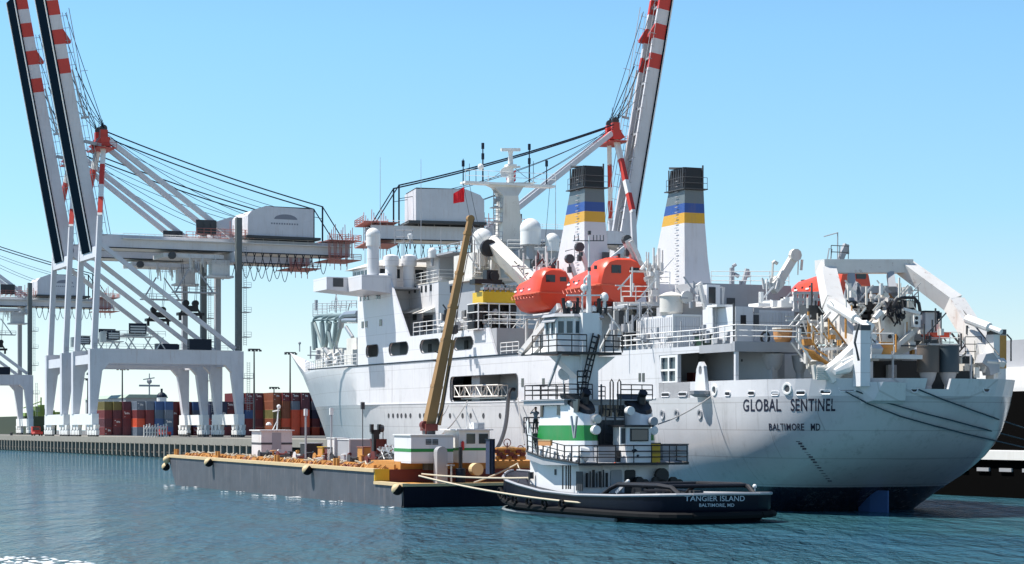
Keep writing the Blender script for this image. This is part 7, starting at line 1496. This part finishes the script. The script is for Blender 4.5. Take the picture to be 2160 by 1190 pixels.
mb = MB(); mb.box(9.0, 11.2, a.y + .3, b.y - .1, b.z, b.z + .14); mb.build('roof', 'black', cc); mb = MB(); a2, b2 = T(1329, 931, 'x', 9.2), T(1367, 904, 'x', 9.2); mb.box(9.13, 9.21, a2.y, b2.y, a2.z, b2.z); mb.build('window_frame', 'black', cc); mb = MB(); mb.box(9.11, 9.13, a2.y - .08, b2.y + .08, a2.z + .08, b2.z - .08); mb.build('window', 'glass_blue', cc)
a3, b3 = T(1308, 938, 'x', 9.4), T(1321, 901, 'x', 9.4); mb = MB(); mb.box(9.4, 9.5, a3.y, b3.y, a3.z, b3.z); mb.build('open_door', 'clean_white', cc); mb = MB(); mb.box(9.37, 9.4, a3.y - .08, b3.y + .08, a3.z + .08, b3.z - .08); mb.build('door_glass', 'dark_grey', cc)
mb = MB(); c = T(1340, 953, 'x', 9.17); q = [(0, .12), (.25, .2), (.45, .05), (.3, 0), (.1, -.1)]; mb.extr([V(9.16, c.y + .25 - a, c.z + b) for a, b in q], V(.03, 0, 0)); mb.extr([V(9.16, c.y - .1 - a * .5, c.z - .3 + b * .6) for a, b in q], V(.03, 0, 0)); mb.build('emblem', 'navy', cc)
# raised wheelhouse on its column
u = 12.9; yl, yr = T(1227, 800, 'x', u).y, T(1262, 800, 'x', u).y; zb_, zp = 7.0, T(1240, 748, 'x', u).z; ztp = T(1240, 668, 'x', u).z
mb = MB(); mb.loft([[V(u, yl, z), V(u, yr + (.0), z), V(u + 1.8, yr, z), V(u + 1.8, yl, z)] for z in (zb_, zp)]); mb.box(u - .15, u + .35, yl, yr, zp, ztp + .25); mb.extr([V(u + .3, yl, zp - 1.6), V(u + .3, yl + 1.8, zp - .1), V(u + .3, yl, zp - .1)], V(1, 0, 0)); mb.extr([V(u + .3, yr, zp - 1.2), V(u + .3, yr - 1.5, zp - .1), V(u + .3, yr, zp - .1)], V(1, 0, 0)); col_ = mb.build('wheelhouse_column', 'tug_white', tug)
mb = MB(); mb.ladder(T(1236, 800, 'x', u - .3), T(1258, 705, 'x', u - .3), .5, .06, .35); mb.rail([T(1218, 830, 'x', u - .2), T(1236, 830, 'x', u - .2)], 1.5, .06, 4, .5); mb.ladder(T(1228, 850, 'x', u - .2), T(1236, 800, 'x', u - .2), .45, .05, .35); mb.path([T(x, y, 'x', u - .4) for x, y in ((1236, 800), (1245, 760), (1262, 712), (1262, 705))], .06, 5); mb.build('column_ladder', 'black', tug)
yp0 = T(1167, 745, 'x', u).y; yp1 = T(1302, 745, 'x', u).y
mb = MB(); mb.box(u - .6, u + 3.2, yp0, yp1, zp, zp + .16); mb.build('wheelhouse_deck', 'black', tug)
mb = MB(); mb.rail([(u - .5, T(1305, 745, 'x', u).y, zp + .16), (u - .5, T(1268, 745, 'x', u).y, zp + .16)], 1.15, .055, 3, .45); mb.rail([(u - .5, yp0, zp + .16), (u - .5, T(1230, 745, 'x', u).y, zp + .16)], 1.15, .05, 3, .9); mb.rail([(u - .5, yp0, zp + .16), (u + 3, yp0, zp + .16)], 1.15, .05, 3, .9); mb.build('wheelhouse_rail', 'black', tug)
yw0, yw1 = T(1187, 740, 'x', u + .3).y, T(1277, 740, 'x', u + .3).y; x_ = u + .4; cy = (yw0 + yw1) / 2
pl = [V(x_, lerp(.28, yw0, yw1), 0), V(x_ + .7, yw0, 0), V(x_ + 2.2, yw0, 0), V(x_ + 2.9, lerp(.28, yw0, yw1), 0), V(x_ + 2.9, lerp(.75, yw0, yw1), 0), V(x_ + 2.2, yw1, 0), V(x_ + .7, yw1, 0), V(x_, lerp(.8, yw0, yw1), 0)]
mb = MB(); mb.loft([[V(p.x, p.y, z) for p in pl] for z in (zp + .16, ztp)]); wh = mb.build('raised_wheelhouse', 'tug_white', tug)
mb = MB(); mb.loft([[V(lerp(1.02, x_ + 1.4, p.x), lerp(1.02, cy, p.y), z) for p in pl] for z in (ztp - 1.1, ztp - .3)]); mb.build('wheelhouse_glass', 'glass_blue', wh)
mb = MB()
for i, p in enumerate(pl):
    for f in (0, .5):
        q = p.lerp(pl[(i + 1) % 8], f); q = V(lerp(1.03, x_ + 1.4, q.x), lerp(1.03, cy, q.y), 0); mb.bar(V(q.x, q.y, ztp - 1.2), V(q.x, q.y, ztp - .15), .15)
mb.build('window_bar', 'tug_white', wh)
mb = MB(); mb.loft([[V(lerp(1.2, x_ + 1.4, p.x), lerp(1.2, cy, p.y), ztp) for p in pl], [V(lerp(1.12, x_ + 1.4, p.x), lerp(1.12, cy, p.y), ztp + .18) for p in pl]]); a = T(1162, 683, 'x', x_ + 1); mb.hexa([(x_ + .5, yw0, ztp - .1), (x_ + 2.4, yw0, ztp - .1), (x_ + 2.4, a.y, a.z + .1), (x_ + .5, a.y, a.z + .1), (x_ + .5, yw0, ztp + .02), (x_ + 2.4, yw0, ztp + .02), (x_ + 2.4, a.y, a.z + .18), (x_ + .5, a.y, a.z + .18)]); mb.build('wheelhouse_roof', 'mid_grey', wh)
# tall light mast
um = x_ + .6
def tm(x, y): return T(x, y, 'x', um)
mb = MB(); mb.tube(tm(1242, 664), tm(1242, 580), .2, .14, 8); mb.tube(tm(1242, 580), tm(1242, 498), .08, .05, 6); mb.tube(tm(1228, 664), tm(1228, 618), .07, n=6); mb.bar(tm(1195, 623), tm(1272, 623), .1); mb.tube(tm(1232, 618), tm(1234, 586), .07, n=5); mb.path([tm(x, y) for x, y in ((1231, 620), (1232, 590), (1237, 583), (1242, 590), (1243, 620))], .06, 5)
ms = mb.build('light_mast', 'clean_white', tug)
mb = MB(); mb.bar(tm(1209, 508), tm(1273, 508), .06)
for x in (1212, 1220, 1252, 1259, 1266, 1273): mb.tube(tm(x, 508), tm(x, 496), .035, n=4)
for x, y in ((1243, 572), (1256, 568), (1243, 495), (1226, 540)): mb.tube(tm(x, y), tm(x, y - 8), .12, n=7)
mb.path([tm(1192, 530), tm(1212, 525), tm(1212, 550)], .03, 4); mb.build('aerial_spreader', 'dark_grey', ms)
mb = MB(); c = tm(1275, 628); mb.ball(c, .28, 12, -.6, sz=1.3); mb.tube(c - V(0, 0, .7), c, .12, n=8); c = tm(1200, 642); mb.ball(c, .24, 10); c = tm(1252, 657); mb.lathe(c, [(.2, 0), (.2, .3), (.05, .4)], 8); mb.ball(tm(1232, 607), .25, 8); mb.build('satellite_dome', 'clean_white', ms)
mb = MB(); random.seed(4)
for k in range(16): x = random.choice((random.uniform(1190, 1225), random.uniform(1252, 1290))); c = tm(x, 662); mb.tube(c, c + V(0, random.uniform(-.15, .15), random.uniform(.3, 1.1)), random.uniform(.05, .16), n=6)
mb.rail([tm(1190, 665), tm(1228, 665)], .9, .045, 2, .4); mb.rail([tm(1254, 665), tm(1292, 665)], .9, .045, 2, .4); mb.build('roof_gear', 'black', tug)
mb = MB(); c = T(1190, 790, 'x', 15); mb.lathe(c, [(.02, 0), (.42, .12), (.46, .16), (.4, .2), (.05, .12)], 16, (-.9, .3, .2)); mb.tube(c + V(.1, 0, 0), c - V(0, 0, 1.3), .05, n=5); mb.build('dish_aerial', 'clean_white', tug)
mb = MB(); mb.bar(T(1157, 815, 'y', 3.2), T(1184, 742, 'y', 3.4), .14); mb.build('wheelhouse_stay', 'mid_grey', tug)
# bow fender and deck bitts
mb = MB(); mb.tube(T(1120, 1010, 'y', 3.6), T(1120, 996, 'y', 3.6), .2, n=8); mb.tube(T(1236, 1062, 'y', 4.5), T(1236, 1050, 'y', 4.5), .18, n=8); mb.build('mooring_bitt', 'black', tug)
mb = MB(); random.seed(40)
for k in range(30):
    x = random.uniform(2.5, 9.8); y = random.uniform(-3.6, 3.6); q = random.uniform(.1, .35); mb.box(x - q, x + q, y - q, y + q, .93, .93 + random.uniform(.2, .9))
for k in range(6): mb.path([V(random.uniform(3, 9), random.uniform(-3, 3), 1.0 + .1 * j) for j in range(4)], .06, 5)
mb.build('deck_gear', 'dark_grey', tug)
mb = MB()
for k in range(18): x = random.uniform(9.3, 17); z = bd(x); mb.tube((x, random.uniform(3.5, 3.9), z), (x + random.uniform(-.2, .2), 3.7, z + random.uniform(.2, .7)), random.uniform(.04, .14), n=6)
mb.build('deck_fitting', 'steel', tug)
# names on the stern
TB = BVHTree.FromPolygons([v.co.copy() for v in hull_t.data.vertices], [tuple(p.vertices) for p in hull_t.data.polygons])
def tug_text(txt, size, x0, x1, y, nm):
    vs, fs = text_verts(txt, size, 1.02, .004); lo, hi = min(v.x for v in vs), max(v.x for v in vs); out = []
    a, b = T(x0, y, 'x', -2.1), T(x1, y, 'x', -2.1)
    for v in vs:
        q = (v.x - lo) / (hi - lo); P = V(-6, lerp(q, a.y, b.y), lerp(q, a.z, b.z) + v.y); h = TB.ray_cast(P, V(1, 0, 0), 14); out.append((h[0] if h[0] else V(-2.1, P.y, P.z)) - V(.05, 0, 0))
    mb = MB(); mb.mesh(out, fs); mb.build(nm, 'letter_pale', tug)
tug_text('TANGIER ISLAND', .46, 1446, 1570, 1057, 'boat_name'); tug_text('BALTIMORE, MD', .28, 1474, 1548, 1069, 'home_port')
# ropes between barge and tug
A = wpt(BA, 884, 1004, 'z', 2.4)
rope('tow_rope', 'long pale rope sagging from the barge corner bitt to the tug side, the lowest one', sag(A, wpt(TU, 1240, 1062, 'y', 4.7), .25, 20), .075, 'rope_pale', group='ropes between barge and tug')
rope('tow_rope', 'pale rope running almost level from the barge corner bitt to the tug bow', sag(wpt(BA, 890, 1000, 'z', 2.4), wpt(TU, 1118, 1008, 'y', 3.6), .12, 14), .07, 'rope_pale', group='ropes between barge and tug')
rope('tow_rope', 'pale rope rising from the middle of the barge stern towards the manifold', sag(wpt(BA, 1000, 1018, 'x', 1), wpt(BA, 1092, 978, 'x', 6), .1, 10), .07, 'rope_pale', group='ropes between barge and tug')
rope('tow_rope', 'short pale rope looping down from the manifold to the tug bow', sag(wpt(BA, 1092, 980, 'x', 6), wpt(TU, 1118, 1010, 'y', 3.6), .35, 10), .05, 'rope_pale', group='ropes between barge and tug')
rope('tow_rope', 'thin grey rope hanging in a loop beneath the tug bow', sag(wpt(TU, 1095, 1010, 'y', 3.6), wpt(BA, 1062, 1050, 'x', .4), .3, 10), .035, 'rope_grey', group='ropes between barge and tug')
rope('hawser', 'grey hawser from the tug stack up to the hawse pipe of the ship', sag(wpt(TU, 1388, 895, 'x', 11), wpt(SH, 1500, 836, 'y', 9.9), .2, 8), .045, 'rope_grey')
# ------------------------------------------------------------------ crewman
pz = T(1130, 909, 'x', 18.0); base = V(18.0, pz.y, 5.5); k_ = (T(1130, 858, 'x', 18.0).z - base.z) / 1.80
person = thing(TU, 'person', 'person in grey T-shirt and black trousers on the tug foredeck, hands raised to the face', 'person', base)
J = {'pel': (0, 0, .95), 'ch': (0, 0, 1.25), 'nk': (0, 0, 1.50), 'hd': (.02, 0, 1.64), 'top': (.01, 0, 1.76), 'ls': (0, .19, 1.43), 'le': (.16, .34, 1.32), 'lw': (.2, .12, 1.56), 'rs': (0, -.19, 1.43), 're': (.16, -.34, 1.32), 'rw': (.2, -.12, 1.56),
     'lh': (0, .1, .9), 'lk': (.04, .15, .5), 'la': (-.02, .18, .08), 'lf': (.16, .2, .03), 'rh': (0, -.1, .9), 'rk': (.03, -.13, .5), 'ra': (-.02, -.16, .08), 'rf': (.16, -.18, .03)}
Rr = {'pel': .14, 'ch': .15, 'nk': .06, 'hd': .10, 'top': .085, 'ls': .07, 'le': .045, 'lw': .032, 'lh': .095, 'lk': .065, 'la': .045, 'lf': .04}
for q in list(Rr):
    if q[0] == 'l': Rr['r' + q[1:]] = Rr[q]
E_ = [('pel', 'ch'), ('ch', 'nk'), ('nk', 'hd'), ('hd', 'top'), ('ch', 'ls'), ('ls', 'le'), ('le', 'lw'), ('ch', 'rs'), ('rs', 're'), ('re', 'rw'), ('pel', 'lh'), ('lh', 'lk'), ('lk', 'la'), ('la', 'lf'), ('pel', 'rh'), ('rh', 'rk'), ('rk', 'ra'), ('ra', 'rf')]
for sg, wn in ((1, 'lw'), (-1, 'rw')):
    wv = Vector(J[wn]); pm = wn + 'p'; J[pm] = tuple(wv + Vector((0, -sg * .03, .06))); Rr[pm] = .032; E_.append((wn, pm))
    for f in range(4): a = f'{wn}f{f}'; b = a + 'b'; J[a] = tuple(Vector(J[pm]) + Vector((-.025 + f * .018, -sg * .03, .03))); J[b] = tuple(Vector(J[pm]) + Vector((-.025 + f * .018, -sg * .06, .045 - .004 * f))); Rr[a] = .01; Rr[b] = .008; E_ += [(pm, a), (a, b)]
    a = wn + 't'; J[a] = tuple(Vector(J[pm]) + Vector((-.03, -sg * .03, -.02))); Rr[a] = .010; E_.append((pm, a))
names = list(J); me = bpy.data.meshes.new('person_tmp'); me.from_pydata([Vector(J[n]) for n in names], [(names.index(a), names.index(b)) for a, b in E_], [])
o = bpy.data.objects.new('person_tmp', me); COL.objects.link(o); md = o.modifiers.new('s', 'SKIN'); me.skin_vertices[0].data[0].use_root = True
for i, n in enumerate(names): me.skin_vertices[0].data[i].radius = (Rr[n], Rr[n] * (1.0 if n not in ('ch', 'pel') else .8))
o.modifiers.new('u', 'SUBSURF').render_levels = 1; o.modifiers['u'].levels = 1
dg = bpy.context.evaluated_depsgraph_get(); ev = o.evaluated_get(dg).to_mesh(); mb = MB()
mb.v = [base + v.co * k_ for v in ev.vertices]
for p in ev.polygons:
    c = p.center; mb.f.append(tuple(p.vertices)); mb.mi.append(2 if c.z < .98 and c.z > .1 else 3 if c.z <= .1 else 1 if (c.z < 1.49 and abs(c.y) < .30) else 0)
o.evaluated_get(dg).to_mesh_clear(); bpy.data.objects.remove(o)
mb.build('body', ['skin', 'shirt_grey', 'black', 'dark_grey'], person, smooth=60)
mb = MB(); mb.ball(base + V(.0, 0, 1.68) * k_, .115 * k_, 12, .1); mb.build('hair', 'black', person, smooth=True)
mb = MB(); 
for sg in (1, -1): mb.ball(base + V(.115, sg * .035, 1.67) * k_, .014, 6)
mb.box(base.x + .12, base.x + .14, base.y - .03, base.y + .03, base.z + 1.585 * k_, base.z + 1.6 * k_); mb.extr([base + V(.11, -.012, 1.66) * k_, base + V(.145, 0, 1.625) * k_, base + V(.11, .012, 1.66) * k_], V(0, 0, -.02)); mb.build('face', 'dark_red', person)
# foam at the lower left; white flecks along the barge are painted glints
mat('foam_glint', (.85, .87, .88), .7, dirt=0)
mb = MB(); random.seed(14)
def foam_glint(cx, cy, rx, ry, n):
    for _ in range(n):
        x = cx + random.gauss(0, rx); y = cy + random.gauss(0, ry); r = random.uniform(.03, .13); m = 7
        mb.mesh([(x + 2.2 * r * random.uniform(.6, 1.3) * math.cos(k * 6.283 / m), y + r * 1.4 * random.uniform(.6, 1.3) * math.sin(k * 6.283 / m), .035) for k in range(m)] + [(x, y, .06)], [(k, (k + 1) % m, m) for k in range(m)])
for px, py, n in ((355, 1024, 5), (400, 1028, 6), (500, 1038, 8), (580, 1045, 14), (625, 1049, 16), (715, 1058, 16), (825, 1070, 4)):
    p = WORLD.a(px, py, 'z', 0); foam_glint(p.x, p.y - .5, 1.0, .5, n)
for px, py, n in ((10, 1179, 30), (45, 1186, 22), (110, 1190, 22)): p = WORLD.a(px, py, 'z', 0); foam_glint(p.x, p.y, 1.2, .8, n)
mb.build('foam_glint', 'foam_glint', frame=WORLD, kind='stuff')
